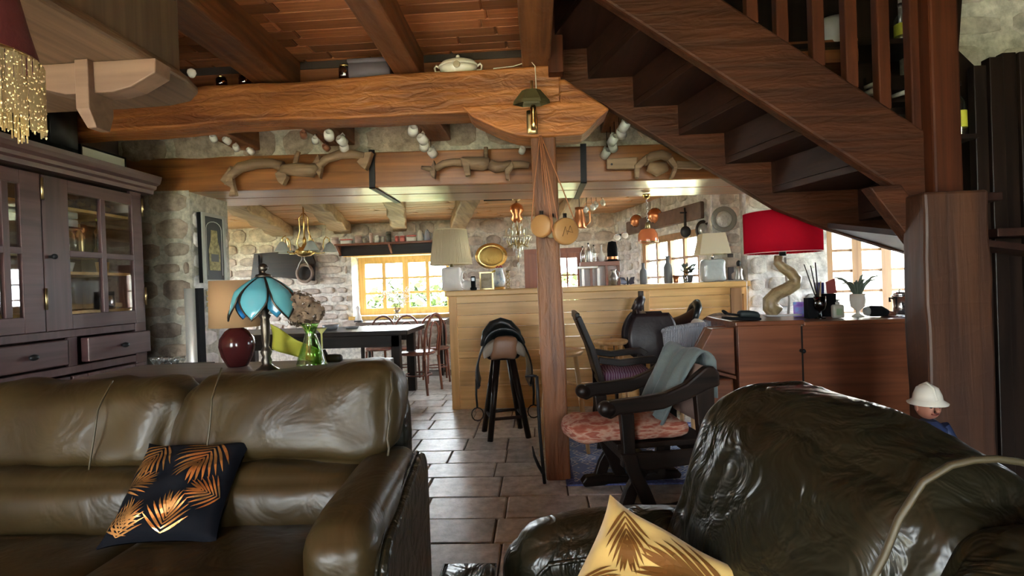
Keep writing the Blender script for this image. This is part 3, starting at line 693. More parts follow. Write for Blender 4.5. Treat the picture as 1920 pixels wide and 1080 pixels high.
# ================================================================== mantel shelf, upper left
mt = thing('mantel_shelf', 'grey-brown wooden mantel shelf with rounded corner, jutting from the left wall', 'mantel shelf', (-1.73, 1.88, 2.02))
pts = [(-1.48, 2.42), (-.1, 2.44), (.12, 2.43), (.24, 2.39), (.325, 2.31), (.36, 2.18), (.36, .55), (-1.48, .55)]
b = B(); b.prism([(x, y - 2.0, 0) for x, y in pts], (0, 0, .035)); b.build('shelf_board', MANT, mt, bevel=.012)
b = B(); b.prism([(x * .96 - .01, (y - 2.0) * .96, .036) for x, y in pts], (0, 0, .02)); b.build('moulding', MANT, mt, bevel=.006)
b = B(); b.box((-1.48, -1.4, .057), (.30, .24, .62)); b.build('hood', wood('hood_board', (.09, .058, .036), (.155, .105, .068), 'Z', .55, 1, .15, .05), mt, bevel=.01)
b = B(); b.prism([(.305, .22, .34), (.37, .16, .42), (.37, -.7, .42), (.305, -.7, .34)], (0, 0, .26)); b.build('cornice', MANT, mt, bevel=.006)
BRK = wood('bracket_wood', (.17, .095, .06), (.25, .15, .10), 'X', .5, 1, .1, .05)
b = B(); y0 = -.05; zz = lambda v, u: zat(v, 1.81, u) - 2.02
xx = lambda u: xat(u, 1.81, 2.0) + 1.73
b.prism([(xx(60), y0, -.001), (xx(60), y0, -.085), (xx(110), y0, -.112), (xx(200), y0, -.112), (xx(235), y0, -.098), (xx(282), y0, -.052), (xx(284), y0, -.001)], (0, .08, 0)); b.build('cross_bracket', BRK, mt, bevel=.004)
b = B(); xm0, xm1 = xx(141), xx(166); y1 = -.075
A = b._v([(xm0, y1, -.001), (xm1, y1, -.001), (xm1, y1 + .11, -.001), (xm0, y1 + .11, -.001)]); C = b._v([(xm0, y1, -.175), (xm1, y1, -.175), (xm1, y1 + .11, -.175), (xm0, y1 + .11, -.175)])
D = b._v([(xm0 + .014, y1 + .03, -.235), (xm1, y1 + .03, -.235), (xm1, y1 + .09, -.235), (xm0 + .014, y1 + .09, -.235)])
for R1, R2 in ((A, C), (C, D)):
    for i in range(4): b._f([R1[i], R1[(i + 1) % 4], R2[(i + 1) % 4], R2[i]])
b._f(D); b._f(A[::-1]); b.build('hanging_bracket', BRK, mt, bevel=.003)
bl = B().box((-1.48, -.05, -.14), (-1.2, .3, -.001)).build('wall_bracket', BRK, mt)
# black loudspeaker on the cabinet comes with the cabinet; white bulb-like knob on the shelf corner
o = B().lathe([(.007, 0), (.012, .005), (.018, .018), (.015, .03), (.006, .036)], n=14).build('china_ornament', WHITE, loc=(-1.405, 2.15, 2.077)); tag(o, 'small white china ornament on the rounded corner of the mantel shelf', 'ornament')
# black hanging cap at the top, beside the shelf
o = B().lathe([(.09, .10), (.10, .06), (.085, .02), (.05, 0), (.0, 0)][::-1], n=18).build('black_bowl', BLACK, loc=(xat(378, 2.9, 2.6), 2.2, 2.57)); o.location = (xat(385, 2.3, 2.55), 2.3, 2.55)
tag(o, 'black round lamp housing fixed under the ceiling by the mantel shelf', 'spotlight')
# fringed lamp hanging in at the upper left
flp = thing('fringed_lamp', 'hanging lamp with dark red shade and beaded gold fringe before the mantel shelf', 'lamp', (xat(-62, 1.0, 1.6), 1.0, 0))
zr = zat(108, 1.0, 75); R0 = xat(75, 1.0, zr) - flp.location.x; R0 *= .74; zr += .012
B().lathe([(R0 * .55, zr + .24), (R0 * .62, zr + .2), (R0 * .85, zr + .07), (R0, zr)], n=28, cap=False).build('shade', plain('dark_red_silk', (.10, .02, .022), .6, bump=.3, bscale=50), flp)
B().tube([(R0 * cos(a * pi / 14), R0 * sin(a * pi / 14), zr) for a in range(28)], .004, 5, closed=True).build('rim', OLDBRASS, flp)
B().cyl((0, 0, zr + .2), (0, 0, 2.65), .006).lathe([(.0, 2.62), (.05, 2.62), (.05, 2.654), (.0, 2.654)]).build('hanging_cord', IRON, flp)
B().cyl((0, 0, zr + .02), (0, 0, zr + .2), .014).cyl((-R0 * .6, 0, zr + .2), (R0 * .6, 0, zr + .2), .004).build('lamp_holder', OLDBRASS, flp)
r = random.Random(3); b = B()
for i in range(260):
    a = 2 * pi * i / 260; rr = R0 + r.uniform(-.006, .004); L = .11 + .025 * (sin(a * 9) * .5 + .5) + r.uniform(-.008, .014)
    x, y = rr * cos(a), rr * sin(a)
    b.tube([(x, y, zr), (x + r.uniform(-.002, .002), y, zr - L)], .0016, 3, smooth=False)
    for k in range(5):
        z = zr - L * (k + r.random()) / 5; b.lathe([(.0006, -.004), (0.0024, 0), (.0006, .004)], (x, y, z), 4, smooth=False, cap=False)
fr = b.build('fringe', plain('gold_beads', (.72, .56, .30), .3, .6), flp); fr['kind'] = 'stuff'
# ================================================================== tall cabinet, left wall
CX, CY0, CY1 = -2.775, 2.38, 3.60      # front plane, near and far end
cab = thing('glazed_cabinet', 'tall plum-brown wooden cabinet with glazed doors by the stone pillar', 'cabinet', (CX, CY1, 0))
def cbx(a, c, nm, m, par=None, bev=.003):   # local: x out of the front, y towards the camera negative
    return B().box(a, c).build(nm, m, par or cab, bevel=bev)
W_ = CY1 - CY0; ZT = 1.92
b = B(); b.box((-.43, -W_, .0), (-.415, 0, ZT)).box((-.414, -.02, 0), (-.0, 0, ZT)).box((-.414, -W_, 0), (0, -W_ + .02, ZT)).box((-.414, -W_ + .021, 1.9), (0, -.021, ZT)).box((-.414, -W_ + .021, .03), (-.0, -.021, .05)).box((-.414, -W_ + .021, .955), (0, -.021, .97))
b.build('carcass', wood('carcass_wood', (.07, .04, .03), (.13, .08, .06), 'Z'), cab)
b = B()
b.box((0, -.10, 0), (.022, 0, ZT)).box((0, -W_, 0), (.022, -W_ + .08, ZT)).box((0, -W_ + .081, 1.90), (.022, -.101, ZT)).box((0, -W_ + .081, .955), (.022, -.101, 1.0)).box((0, -W_ + .081, .74), (.022, -.101, .785)).box((0, -W_ + .081, 0), (.022, -.101, .06)).box((0, -.62, .7851), (.022, -.56, .9549))
b.build('face_frame', CABZ, cab, bevel=.003)
b = B(); prof = [(.0, 1.90), (.03, 1.905), (.035, 1.93), (.055, 1.94), (.06, 1.96), (.085, 1.975), (.095, 2.0), (.10, 2.025), (.0, 2.03), (-.43, 2.03), (-.43, 1.922), (.0, 1.922)]
b.prism([(x + .0225, -W_ - .05, z) for x, z in prof[:9]] + [(-.43, -W_ - .05, 2.03), (-.43, -W_ - .05, 1.922)], (0, W_ + .13, 0)); b.build('cornice', CABX, cab)
def glazed_door(y0, y1, z0, z1, gl, gr, gb, gt, hinge_far):
    d = cbx((.0225, y0, z0), (.05, y0 + gl, z1), 'door', CABZ)
    b = B(); b.box((.0225, y1 - gr, z0), (.05, y1, z1)).box((.0225, y0 + gl, z0), (.05, y1 - gr, gb)).box((.0225, y0 + gl, gt), (.05, y1 - gr, z1)); b.build('rail', CABX, d, bevel=.003)
    ym = (y0 + gl + y1 - gr) / 2; zm = (gb + gt) / 2
    cbx((.026, ym - .018, gb), (.053, ym + .018, gt), 'glazing_bar', CABZ, d)
    cbx((.027, y0 + gl, zm - .018), (.052, y1 - gr, zm + .018), 'glazing_bar', CABX, d)
    for a, c in ((y0 + gl + .001, ym - .019), (ym + .019, y1 - gr - .001)):
        for e, f in ((gb + .001, zm - .019), (zm + .019, gt - .001)): B().box((.034, a, e), (.038, c, f)).build('pane', CABGLASS, d)
    B().cyl((.05, y0 + .035, 1.42), (.068, y0 + .035, 1.42), .008).ball((.078, y0 + .035, 1.42), .016, 8).build('knob', BLACK, d)
    for z in (z0 + .12, z1 - .14): B().cyl((.056, y1 + .004, z), (.056, y1 + .004, z + .12), .007, n=8).build('hinge', OLDBRASS, d)
    return d
glazed_door(-.78, -.04, 1.003, 1.875, .165, .085, 1.09, 1.80, 1)
glazed_door(-1.13, -.787, 1.003, 1.875, .06, .12, 1.09, 1.80, 0)
for (y0, y1, dx) in ((-.54, -.03, .03), (-1.12, -.645, .0)):
    d = B().box((.023, y0, .80), (.045 + dx, y1, .945)).build('drawer', CABX, cab, bevel=.006)
    B().cyl((.045 + dx, (y0 + y1) / 2, .872), (.06 + dx, (y0 + y1) / 2, .872), .008).ball((.07 + dx, (y0 + y1) / 2, .872), .017, 8, (1, 1.6, 1)).build('knob', BLACK, d)
for (y0, y1) in ((-.62, -.04), (-1.13, -.64)):
    d = B().box((.0225, y0, .07), (.045, y0 + .1, .73)).box((.0225, y1 - .1, .07), (.045, y1, .73)).box((.0225, y0 + .101, .07), (.045, y1 - .101, .17)).box((.0225, y0 + .101, .63), (.045, y1 - .101, .73)).build('lower_door', CABZ, cab, bevel=.006)
    B().rbox((.0225, y0 + .101, .171), (.036, y1 - .101, .629), .004, 3).build('panel', CABZ, d)
for z in (1.087, 1.327, 1.453, 1.717): B().box((-.41, -W_ + .025, z), (-.04, -.025, z + .018)).build('shelf', PINE, cab)
# things standing inside the cabinet (world coordinates)
def cy(u, x): # depth on the plane X=x for photo column u
    Y = 3.0
    for _ in range(6): Y -= (xat(u, Y, 1.4) - x) / ((u - 1010) / 1000.)
    return Y
IX = -2.94
def cup(name, loc, r, h, mat, label, cat='glass', group=None, prof=None):
    b = B(); b.lathe(prof or [(r * .7, 0), (r * .8, .004), (r, h), (r * .93, h), (r * .7, .008)], n=14, cap=False)
    o = b.build(name, mat, loc=loc); return tag(o, label, cat, group)
stem_prof = lambda r, h: [(r * .8, 0), (r * .75, .004), (.004, .01), (.004, h * .42), (r * .7, h * .55), (r, h * .78), (r * .85, h), (r * .8, h), (r * .94, h * .78), (.003, h * .5)]
for i, u in enumerate((98, 115, 133, 148, 182, 196, 208)):
    cup('wine_glass', (IX + .03 * (i % 2), cy(u, IX), 1.736), .03, .08, CLEAR, '%s stemmed glass from the left behind the upper %s pane of the cabinet' % (('first', 'second', 'third', 'fourth', 'first', 'second', 'third')[i], 'left' if i < 4 else 'right'), 'glass', 'stemmed glasses on the top cabinet shelf, ' + ('left pane' if i < 4 else 'right pane'), stem_prof(.03, .08))
for i, u in enumerate((102, 120, 134, 151)):
    bottle('decanter', (IX, cy(u, IX), 1.472), (.16, .15, .17, .2)[i], (.034, .045, .04, .024)[i], (CLEAR, CLEAR, CLEAR, OLDBRASS)[i], ('clear square-shouldered decanter, first in the row behind the upper left pane', 'wide clear decanter, second in the row behind the upper left pane', 'clear decanter, third in the row behind the upper left pane', 'slim brass pepper mill at the right end of the row behind the upper left pane')[i], CHROME, None, cat='decanter' if i < 3 else 'mill')
bottle('spirit_bottle', (IX, cy(186, IX), 1.472), .24, .03, BROWNG, 'dark bottle with a yellow cap behind the upper right pane', YEL, None)
for k, (z, lab) in enumerate(((1.555, 'upper'), (1.505, 'lower'))):
    pass
y0, y1 = cy(91, -2.87), cy(150, -2.87)
for k in range(2):
    o = B().rbox((-2.97, y0, 1.6265 + k * .052), (-2.87, y1, 1.6735 + k * .052), .004, 2).build('white_box', plain('pale_card%d' % k, (.85, .86, .86), .5), loc=(0, 0, 0)); tag(o, ('flat pale box at the bottom of the pair behind the upper left pane', 'flat pale box on top of the pair behind the upper left pane')[k], 'box')
o = B().box((-2.97, y0 - .02, 1.614), (-2.86, y1 + .02, 1.626)).box((-2.97, y0 - .02, 1.472), (-2.96, y0 - .005, 1.6135)).box((-2.97, y1 + .005, 1.472), (-2.96, y1 + .02, 1.6135)).build('riser_shelf', DARK); tag(o, 'low dark riser shelf under the two pale boxes in the cabinet', 'shelf')
cup('white_bowl', (IX, cy(112, IX), 1.472 - .001), .075, .06, WHITE, 'white china bowl behind the lower left pane of the cabinet', 'bowl'); bpy.data.objects['white_bowl.001'].location.z = 1.472
cup('amber_jar', (IX, cy(192, IX), 1.472), .04, .075, plain('amber_glaze', (.65, .33, .06), .3), 'amber yellow jar behind the lower right pane of the cabinet', 'jar')
SH2 = 1.106
o = bpy.data.objects['white_bowl.001']
# lower row: bowl and jar stand on the middle shelf
for nm in ('white_bowl.001', 'amber_jar'): bpy.data.objects[nm].location.z = 1.346
o = B().lathe([(.04, 0), (.045, .005), (.045, .085), (.04, .088)], n=20).build('steel_beaker', CHROME, loc=(-2.87, cy(199, -2.87), SH2)); tag(o, 'polished steel beaker behind the lower right pane of the cabinet', 'beaker')
cam_t = thing('toy_camera', 'small dark camera behind the lower left pane of the cabinet', 'camera', (-2.87, cy(108, -2.87), SH2))
B().rbox((-.02, -.05, 0), (.02, .05, .07), .006, 2).build('body', BLACK, cam_t); B().cyl((.02, 0, .035), (.04, 0, .035), .022).build('lens', PEWTER, cam_t); B().box((-.012, -.02, .071), (.012, .02, .085)).build('finder', PEWTER, cam_t)
# on top of the cabinet
spk = thing('loudspeaker', 'black loudspeaker box standing on the cabinet top', 'loudspeaker', (-2.87, 2.96, 2.031))
B().rbox((-.17, -.12, 0), (.16, .1, .31), .01, 3).build('box', SOOT, spk); B().rbox((.161, -.1, .03), (.175, .08, .28), .005, 2).build('grille', BLACK, spk)
o = thing('framed_board', 'white board in a black frame lying on top of the cabinet', 'frame', (-2.79, 3.33, 2.031))
B().box((-.005, -.17, .012), (.008, .17, .088)).build('board', plain('pale_print', (.62, .62, .58), .6), o)
B().box((-.01, -.18, 0), (.012, .18, .0115)).box((-.01, -.18, .0885), (.012, .18, .1)).box((-.01, -.18, .0116), (.012, -.17, .0884)).box((-.01, .17, .0116), (.012, .18, .0884)).build('frame', BLACK, o); B().box((-.2, -.16, 0), (-.011, .16, .09)).build('backing', plain('grey_card', (.35, .34, .30), .8), o)
# ================================================================== leather sofas
def sofa_cushion(name, a, c, r, mat, par, wr=.012, seed=1, bulge=.03, n=14, loc=None, fn2=None):
    rr = random.Random(seed); ph = [rr.uniform(0, 6) for _ in range(6)]
    A, C = V(a), V(c); h = (C - A) / 2
    def fn(q, p):
        o = p.copy()
        m = [1 - q[t] ** 2 for t in range(3)]
        for t in range(3):
            u, v_ = [k for k in range(3) if k != t]
            o[t] += math.copysign(1, q[t]) * (abs(q[t]) ** 3) * bulge * m[u] * m[v_]
        wv = sin(p.x * 17 + p.z * 9 + ph[0]) * sin(p.z * 13 - p.x * 5 + ph[1]) + .6 * sin(p.x * 31 + p.y * 21 + ph[2]) * sin(p.z * 29 + p.x * 7 + ph[3])
        d = V((q.x ** 3, q.y ** 3, q.z ** 3)); d = d.normalized() if d.length > 1e-6 else d
        o += d * wr * wv
        return fn2(q, o) if fn2 else o
    return B().rbox(a, c, r, n, fn).build(name, mat, par, loc)
# -- left sofa: stands with its back to the console, facing the camera
sx = -.46
so = thing('leather_sofa', 'olive brown leather sofa facing us with the black palm cushion on it', 'sofa', (-1.28, 1.45, 0))
lx = lambda x: x + 1.28; ly = lambda y: y - 1.45
def back_shape(rnd_top):
    return lambda q, p: p + V((0, .09 * (p.z - .6) / .3 - .015 * max(0, q.z) ** 2, -.035 * (1 - q.x ** 2) * (1 - q.y ** 2) * max(0, q.z) ** 3))
X0, X1, X2 = -2.02, -1.255, -.51
b1 = sofa_cushion('back_cushion', (lx(X0), ly(1.70), .585), (lx(X1) - .008, ly(1.90), .88), .075, LEA, so, .011, 3, .035, 18, fn2=back_shape(0))
b2 = sofa_cushion('back_cushion', (lx(X1) + .008, ly(1.69), .60), (lx(X2), ly(1.90), .90), .07, LEA, so, .008, 8, .035, 18, fn2=lambda q, p: p + V((.025 * q.z * (1 - q.x) * .5,   .09 * (p.z - .6) / .3 - .015 * max(0, q.z) ** 2, .022 * q.x * max(0, q.z) - .035 * (1 - q.x ** 2) * (1 - q.y ** 2) * max(0, q.z) ** 3)))
def piping(par, x, y0, z0, z1, lean=.06, r=.003):
    pts = []
    for i in range(11):
        t = i / 10; z = z0 + (z1 - z0) * t
        pts.append((x + .02 * sin(t * 3), y0 - .016 + .02 * (1 - 4 * (t - .5) ** 2) * -1 + lean * t + (.05 * max(0, t - .72) / .28), z))
    B().tube(pts, r, 6).build('piping', PIPING, par)
piping(b1, lx(-1.50), ly(1.695), .60, .885); piping(b2, lx(-1.10), ly(1.685), .615, .92)
# right end of the second back cushion: piped side gusset
B().tube([(lx(X2) - .0 + .004 * sin(t * 2), ly(1.705) + .035 * t / 4 + (.012 * (t > 6)), .62 + .03 * t) for t in range(10)], .004, 6).build('piping', PIPING, b2)
for nm, xa, xb, sd in (('lumbar_cushion', X0, X1, 5), ('lumbar_cushion', X1, X2 - .05, 6)):
    sofa_cushion(nm, (lx(xa) + .01, ly(1.60), .40), (lx(xb) - .01, ly(1.86), .60), .07, LEA, so, .006, sd, .02, 10)
for xa, xb, sd, yf, zt in ((X0, X1 + .02, 7, .82, .43), (X1 + .02, X2 - .09, 9, .70, .455)):
    sofa_cushion('seat_cushion', (lx(xa) + .006, ly(yf), .20), (lx(xb) - .006, ly(1.68), zt), .06, LEA, so, .005, sd, .022, 12)
sofa_cushion('back_rest', (lx(X0 - .05), ly(1.865), .12), (lx(X2) + .02, ly(2.0), .80), .05, LEA2, so, .003, 11, .0, 6)
B().rbox((lx(X0), ly(.84), .04), (lx(X2) - .08, ly(1.86), .195), .02, 3).build('base', LEA2, so)
# arm: flat side panel with a rolled top that hangs over at the front
ax0, ax1 = -.625, -.435
sofa_cushion('armrest', (lx(ax0), ly(1.22), .44), (lx(ax1) - .012, ly(1.88), .62), .055, LEA, so, .003, 12, .012, 14, fn2=lambda q, p: p + V((0, 0, -.025 * max(0, -q.y) ** 3)) )
B().rbox((lx(ax0) + .05, ly(1.25), .05), (lx(ax1) - .02, ly(1.88), .46), .03, 4).build('arm_body', LEA, so)
def dpanel(par, x, y0, y1, z0, z1, th, mat, nm):
    pts = []; R_ = .10
    pts = [(x, y0, z0), (x, y1, z0)]
    for k in range(7): a = k / 6 * pi / 2; pts.append((x, y1 - R_ + R_ * cos(a), z1 - R_ + R_ * sin(a)))
    for k in range(7): a = pi / 2 + k / 6 * pi / 2; pts.append((x, y0 + R_ * 1.3 + R_ * 1.3 * cos(a), z1 - .05 - R_ * 1.3 + R_ * 1.3 * sin(a)))
    return B().prism(pts, (th, 0, 0)).build(nm, mat, par, bevel=.012), pts
ap, pts = dpanel(so, lx(ax1) - .0115, ly(1.21), ly(1.90), .04, .605, .028, LEA2, 'arm_panel')
B().tube([V(p) + V((.001, 0, .003)) for p in pts[2:]], .0045, 6).build('piping', LEA2, ap)
pv = V((lx(ax1), ly(1.88), 0))
for ch in so.children:
    if ch.name.split('.')[0] in ('armrest', 'arm_body', 'arm_panel'): ch.matrix_local = M.Translation(pv) @ M.Rotation(radians(3.5), 4, 'Z') @ M.Translation(-pv)
sofa_cushion('arm_front', (lx(-.74), ly(.98), .10), (lx(-.50), ly(1.16), .50), .06, LEA2, so, .002, 14, .02, 8)
for x in (X0 + .1, X2 - .1):
    for y in (.95, 1.92): B().cyl((lx(x), ly(y), 0), (lx(x), ly(y), .06), .02).build('foot', BLACK, so)
# -- right sofa: its back runs away from us, the seat faces left
s2 = thing('leather_sofa', 'dark olive leather sofa at right holding the yellow palm cushion', 'sofa', (.3, 1.0, 0))
def tilt2(q, p):
    z = p.z - .44
    return p + V((.19 * z / .48 + .035 * max(0, q.z) ** 2 * 0, 0, .05 * 0))
def wr2(q, p):
    o = tilt2(q, p)
    o += V((-.22 * (p.y - .12), 0, .10 * (p.y - .12) * max(0, q.z)))
    k_ = (.35 + .65 * max(0, q.y)) * (1 - q.y ** 6); w9 = sin(p.y * 105 + p.z * 30 + p.x * 24 + 1.6 * sin(p.z * 13) + 1.1 * sin(p.y * 21)) * (.5 + .5 * sin(p.y * 17 + p.z * 23)); o += V((-.0055 * w9 * k_ * max(0, 1 - q.z ** 4), 0, .004 * w9 * k_ * max(0, q.z)))
    return o
def rback(y0, y1, sd):
    return sofa_cushion('back_cushion', (.03, y0 - 1.0, .44), (.27, y1 - 1.0, .87), .085, LEA2, s2, .006, sd, .04, 44, fn2=wr2)
rb1 = rback(.805, 1.43, 21); rb2 = rback(.10, .795, 22)
pp = []
for i in range(15):
    t = i / 14; a = pi * t
    z = .50 + .34 * min(1, t * 1.5); x = .085 + .19 * (z - .44) / .48 - .03 * sin(min(1, t * 1.5) * pi) + (.17 * max(0, (t - .62)) / .38); z += .055 * sin(max(0, t - .5) / .5 * pi * .75)
    pp.append((x, -.2, z))
B().tube(pp, .0055, 6).build('piping', PIPING, rb1)
sofa_cushion('seat_cushion', (-.36, -.9, .2), (.13, .34, .43), .06, LEA2, s2, .004, 24, .02, 10)
B().rbox((-.34, -.95, .04), (.5, .50, .20), .02, 3).build('base', LEA2, s2)
sofa_cushion('back_rest', (.335, -.95, .1), (.50, .44, .80), .05, LEA2, s2, .003, 25, 0, 6)
# far arm with its rounded front
def armfn(q, p): return p + V((0, 0, -.05 * max(0, -q.x) ** 2.5))
sofa_cushion('armrest', (-.41, .345, .36), (.32, .535, .545), .085, LEA2, s2, .002, 26, .015, 16, fn2=armfn)
B().rbox((-.37, .36, .05), (.32, .52, .40), .03, 4).build('arm_body', LEA2, s2)
B().tube([(-.39 + .045 * (1 - cos(t * pi / 9)) , .342 - .004, .30 + .16 * sin(t * pi / 18)) for t in range(10)] + [(-.30 + .1 * k, .338, .465 + .012 * k) for k in range(5)], .006, 6).build('piping', LEA2, s2)
for x in (-.3, .42):
    for y in (-.85, .46): B().cyl((x, y, 0), (x, y, .05), .02).build('foot', BLACK, s2)
pf = thing('leather_footstool', 'corner of a dark leather footstool in the gap between the sofas', 'footstool', (xat(893, 1.28, .48), 1.27, 0))
o = B().rbox((-.085, -.10, .06), (.045, .05, .487), .02, 6).build('cushion', LEA2, pf)
B().tube([(-.085, -.10, .475), (-.085, .05, .475), (.045, .05, .475), (.045, -.10, .475)], .004, 5, closed=True).build('piping', LEA2, pf)
for x, y in ((-.06, -.08), (.02, -.08), (-.06, .03), (.02, .03)): B().cyl((x, y, 0), (x, y, .06), .012).build('foot', BLACK, pf)
# ------------------------------------------------------------------ cushions with palm fronds
def cushion(name, label, loc, rot, size, th, mat, fronds, leafmat, pipe=None, lm2=None):
    root = thing(name, label, 'cushion', loc)
    root.rotation_mode = 'QUATERNION'; root.rotation_quaternion = rot.to_quaternion()
    h = size / 2
    def S(a, c, side=1, off=0):
        pin = 1 - .10 * (1 - abs(a) ** 3) * abs(c) ** 2.0; pin2 = 1 - .10 * (1 - abs(c) ** 3) * abs(a) ** 2.0
        t = max(0, (1 - a * a) * (1 - c * c)) ** .42
        wv = .006 * sin(a * 7 + c * 3) * t + .004 * sin(c * 13 - a * 5) * t
        return V((a * h * pin2, c * h * pin, side * (th * t + .003 + off) + wv))
    b = B()
    b.grid(lambda u, v_: S(u * 2 - 1, v_ * 2 - 1, 1), 24, 24); b.grid(lambda u, v_: S(u * 2 - 1, v_ * 2 - 1, -1), 24, 24)
    bmesh.ops.remove_doubles(b.bm, verts=b.bm.verts, dist=.0002); b.build('cover', mat, root)
    for (a0, c0, ang, L, n, spread) in fronds:
        b = B(); d = V((cos(ang), sin(ang), 0)); nrm = V((-d.y, d.x, 0))
        def pt(p):
            return S(max(-.985, min(.985, p.x)), max(-.985, min(.985, p.y)), 1, .0022)
        o = V((a0, c0, 0))
        for k in range(n):
            t = k / (n - 1)
            for sd in (-1, 1):
                root_p = o + d * (L * .62 * t); la = spread * (1 - .75 * t)
                dv = (d * cos(la) + nrm * sin(la) * sd); ll = L * (.62 - .28 * abs(t - .25)) * (1 if t < .95 else .8)
                pn = V((-dv.y, dv.x, 0)); prev = None; steps = 6
                for q in range(steps + 1):
                    s_ = q / steps; wd = .019 * sin(pi * min(1, s_ * .9 + .1)) ** .8 * L / .7; c = root_p + dv * ll * s_ + d * (.10 * ll * s_ * s_)
                    if max(abs(c.x), abs(c.y)) > .97: break
                    cur = [pt(c - pn * wd), pt(c + pn * wd)]
                    if prev: b.poly([prev[0], cur[0], cur[1], prev[1]])
                    prev = cur
        b.build('palm_print', leafmat, root, recalc=False)
    return root
GOLDP = plain('gold_foil', (.62, .34, .13), .26, .9); GOLDD = plain('brown_foil', (.20, .085, .02), .4, .3)
BLKF = plain('black_velvet', (.003, .0035, .006), .8, spec=.12)
YELF = plain('yellow_satin', (.66, .46, .15), .38, bump=.15, bscale=14, sheen=.2)
def frame3(p00, p10, p01):
    """rotation whose x runs p00->p10 and whose z is the normal towards the viewer"""
    x = (p10 - p00).normalized(); y = (p01 - p00); z = x.cross(y).normalized(); y = z.cross(x)
    return M((x, y, z)).transposed()
def by_corners(bl, br, tl):
    x = (br - bl); y = (tl - bl); q = frame3(bl, br, tl)
    return bl + x / 2 + y / 2, q
c, q = by_corners(P(160, 1.47, .495), P(398, 1.50, .49), P(285, 1.655, .66))
bc = cushion('palm_cushion', 'black cushion with copper palm fronds lying on the left sofa', c, q, .335, .055, BLKF,
        [(.55, .97, -2.0, 1.05, 9, 1.25), (-.45, .98, -2.0, .95, 8, 1.1), (-.98, -.1, .35, .7, 7, .9), (.05, -.98, 1.45, .85, 8, 1.1), (.98, -.25, 2.9, .7, 8, 1.1), (-.7, -.98, 1.3, .75, 8, 1.1), (-.98, -.8, .45, .7, 7, 1.0)], GOLDP)
c, q = by_corners(P(1000, 1.02, .485), P(1165, 1.02, .35), P(1160, 1.235, .685))
T_, R_, L_ = P(1163, 1.235, .69), P(1425, 1.12, .575), P(1000, 1.0, .47)
x = (R_ - T_).normalized(); z = x.cross(T_ - L_).normalized(); y = z.cross(x); q = M((x, y, z)).transposed(); c = (R_ + L_) / 2
ycu = cushion('palm_cushion', 'yellow satin cushion with brown palm fronds against the right sofa', c, q, .335, .065, YELF,
        [(-.74, .84, -1.13, .85, 7, .7), (.97, .5, 3.3, 1.35, 8, .75), (-.98, -.25, .1, .7, 8, .8), (.1, -.98, 1.4, .8, 8, .9)], GOLDD)
# ================================================================== bar
BY0 = 5.04; BXL, BXR, BH = -.86, 1.93, 1.13
bar = thing('bar_counter', 'long blond wooden bar counter with panelled front behind the square post', 'bar counter', ((BXL + BXR) / 2, BY0, 0))
ox = (BXL + BXR) / 2; q_ = lambda x: x - ox
xs_ = xat(1203, BY0, .9)
B().box((q_(BXL) - .03, -.03, BH - .05), (q_(BXR) + .02, .62, BH)).build('countertop', PINE, bar, bevel=.008)
B().box((q_(BXL), .02, 0), (q_(BXL) + .03, .56, BH - .051)).build('end_panel', PINEZ, bar, bevel=.004)
B().box((q_(BXR) - .03, .02, 0), (q_(BXR), .56, BH - .051)).build('end_panel', PINEZ, bar, bevel=.004)
B().box((q_(BXL) + .031, .0, BH - .12), (q_(BXR) - .031, .04, BH - .051)).build('top_rail', PINE, bar, bevel=.004)
B().box((q_(BXL) + .031, .0, .49), (q_(BXR) - .031, .045, .55)).build('middle_rail', PINE, bar, bevel=.004)
B().box((q_(BXL) + .031, .01, 0), (q_(BXR) - .031, .04, .09)).build('plinth', PINE, bar, bevel=.004)
B().box((q_(BXL), -.005, 0), (q_(BXL) + .075, .019, BH - .051)).build('corner_stile', PINEZ, bar, bevel=.004)
B().box((q_(xs_) - .03, -.06, 0), (q_(xs_) + .012, -.001, BH - .06)).build('dark_stile', DARKZ, bar, bevel=.004); B().box((q_(xs_) + .013, -.03, 0), (q_(xs_) + .07, -.001, BH - .06)).build('stile', PINEZ, bar, bevel=.004)
B().box((q_(BXR) - .16, -.02, 0), (q_(BXR) - .06, -.001, BH - .06)).build('stile', wood('brown_stile', (.2, .1, .04), (.3, .16, .07), 'Z'), bar, bevel=.004)
for (z0, z1, n) in ((.551, BH - .121, 4), (.091, .489, 3)):
    for (xa, xb) in ((BXL + .076, xs_ - .031), (xs_ + .071, BXR - .161)):
        for k in range(n):
            h = (z1 - z0) / n
            B().box((q_(xa), .012, z0 + h * k + .0015), (q_(xb), .034, z0 + h * (k + 1) - .0015)).build('plank', PINE, bar, bevel=.002)
x = xat(1180, 4.95, .62)
bs = thing('bar_bench', 'low brown plank bench against the bar beside the dark saddle', 'bench', (x, 4.88, 0))
B().box((-.17, -.04, .60), (.10, .08, .66)).build('seat', wood('brown_plank', (.22, .11, .04), (.34, .18, .07), 'X'), bs, bevel=.006)
for xx_ in (-.15, .07): B().box((xx_, -.03, 0), (xx_ + .02, .06, .599)).build('leg', DARKZ, bs)
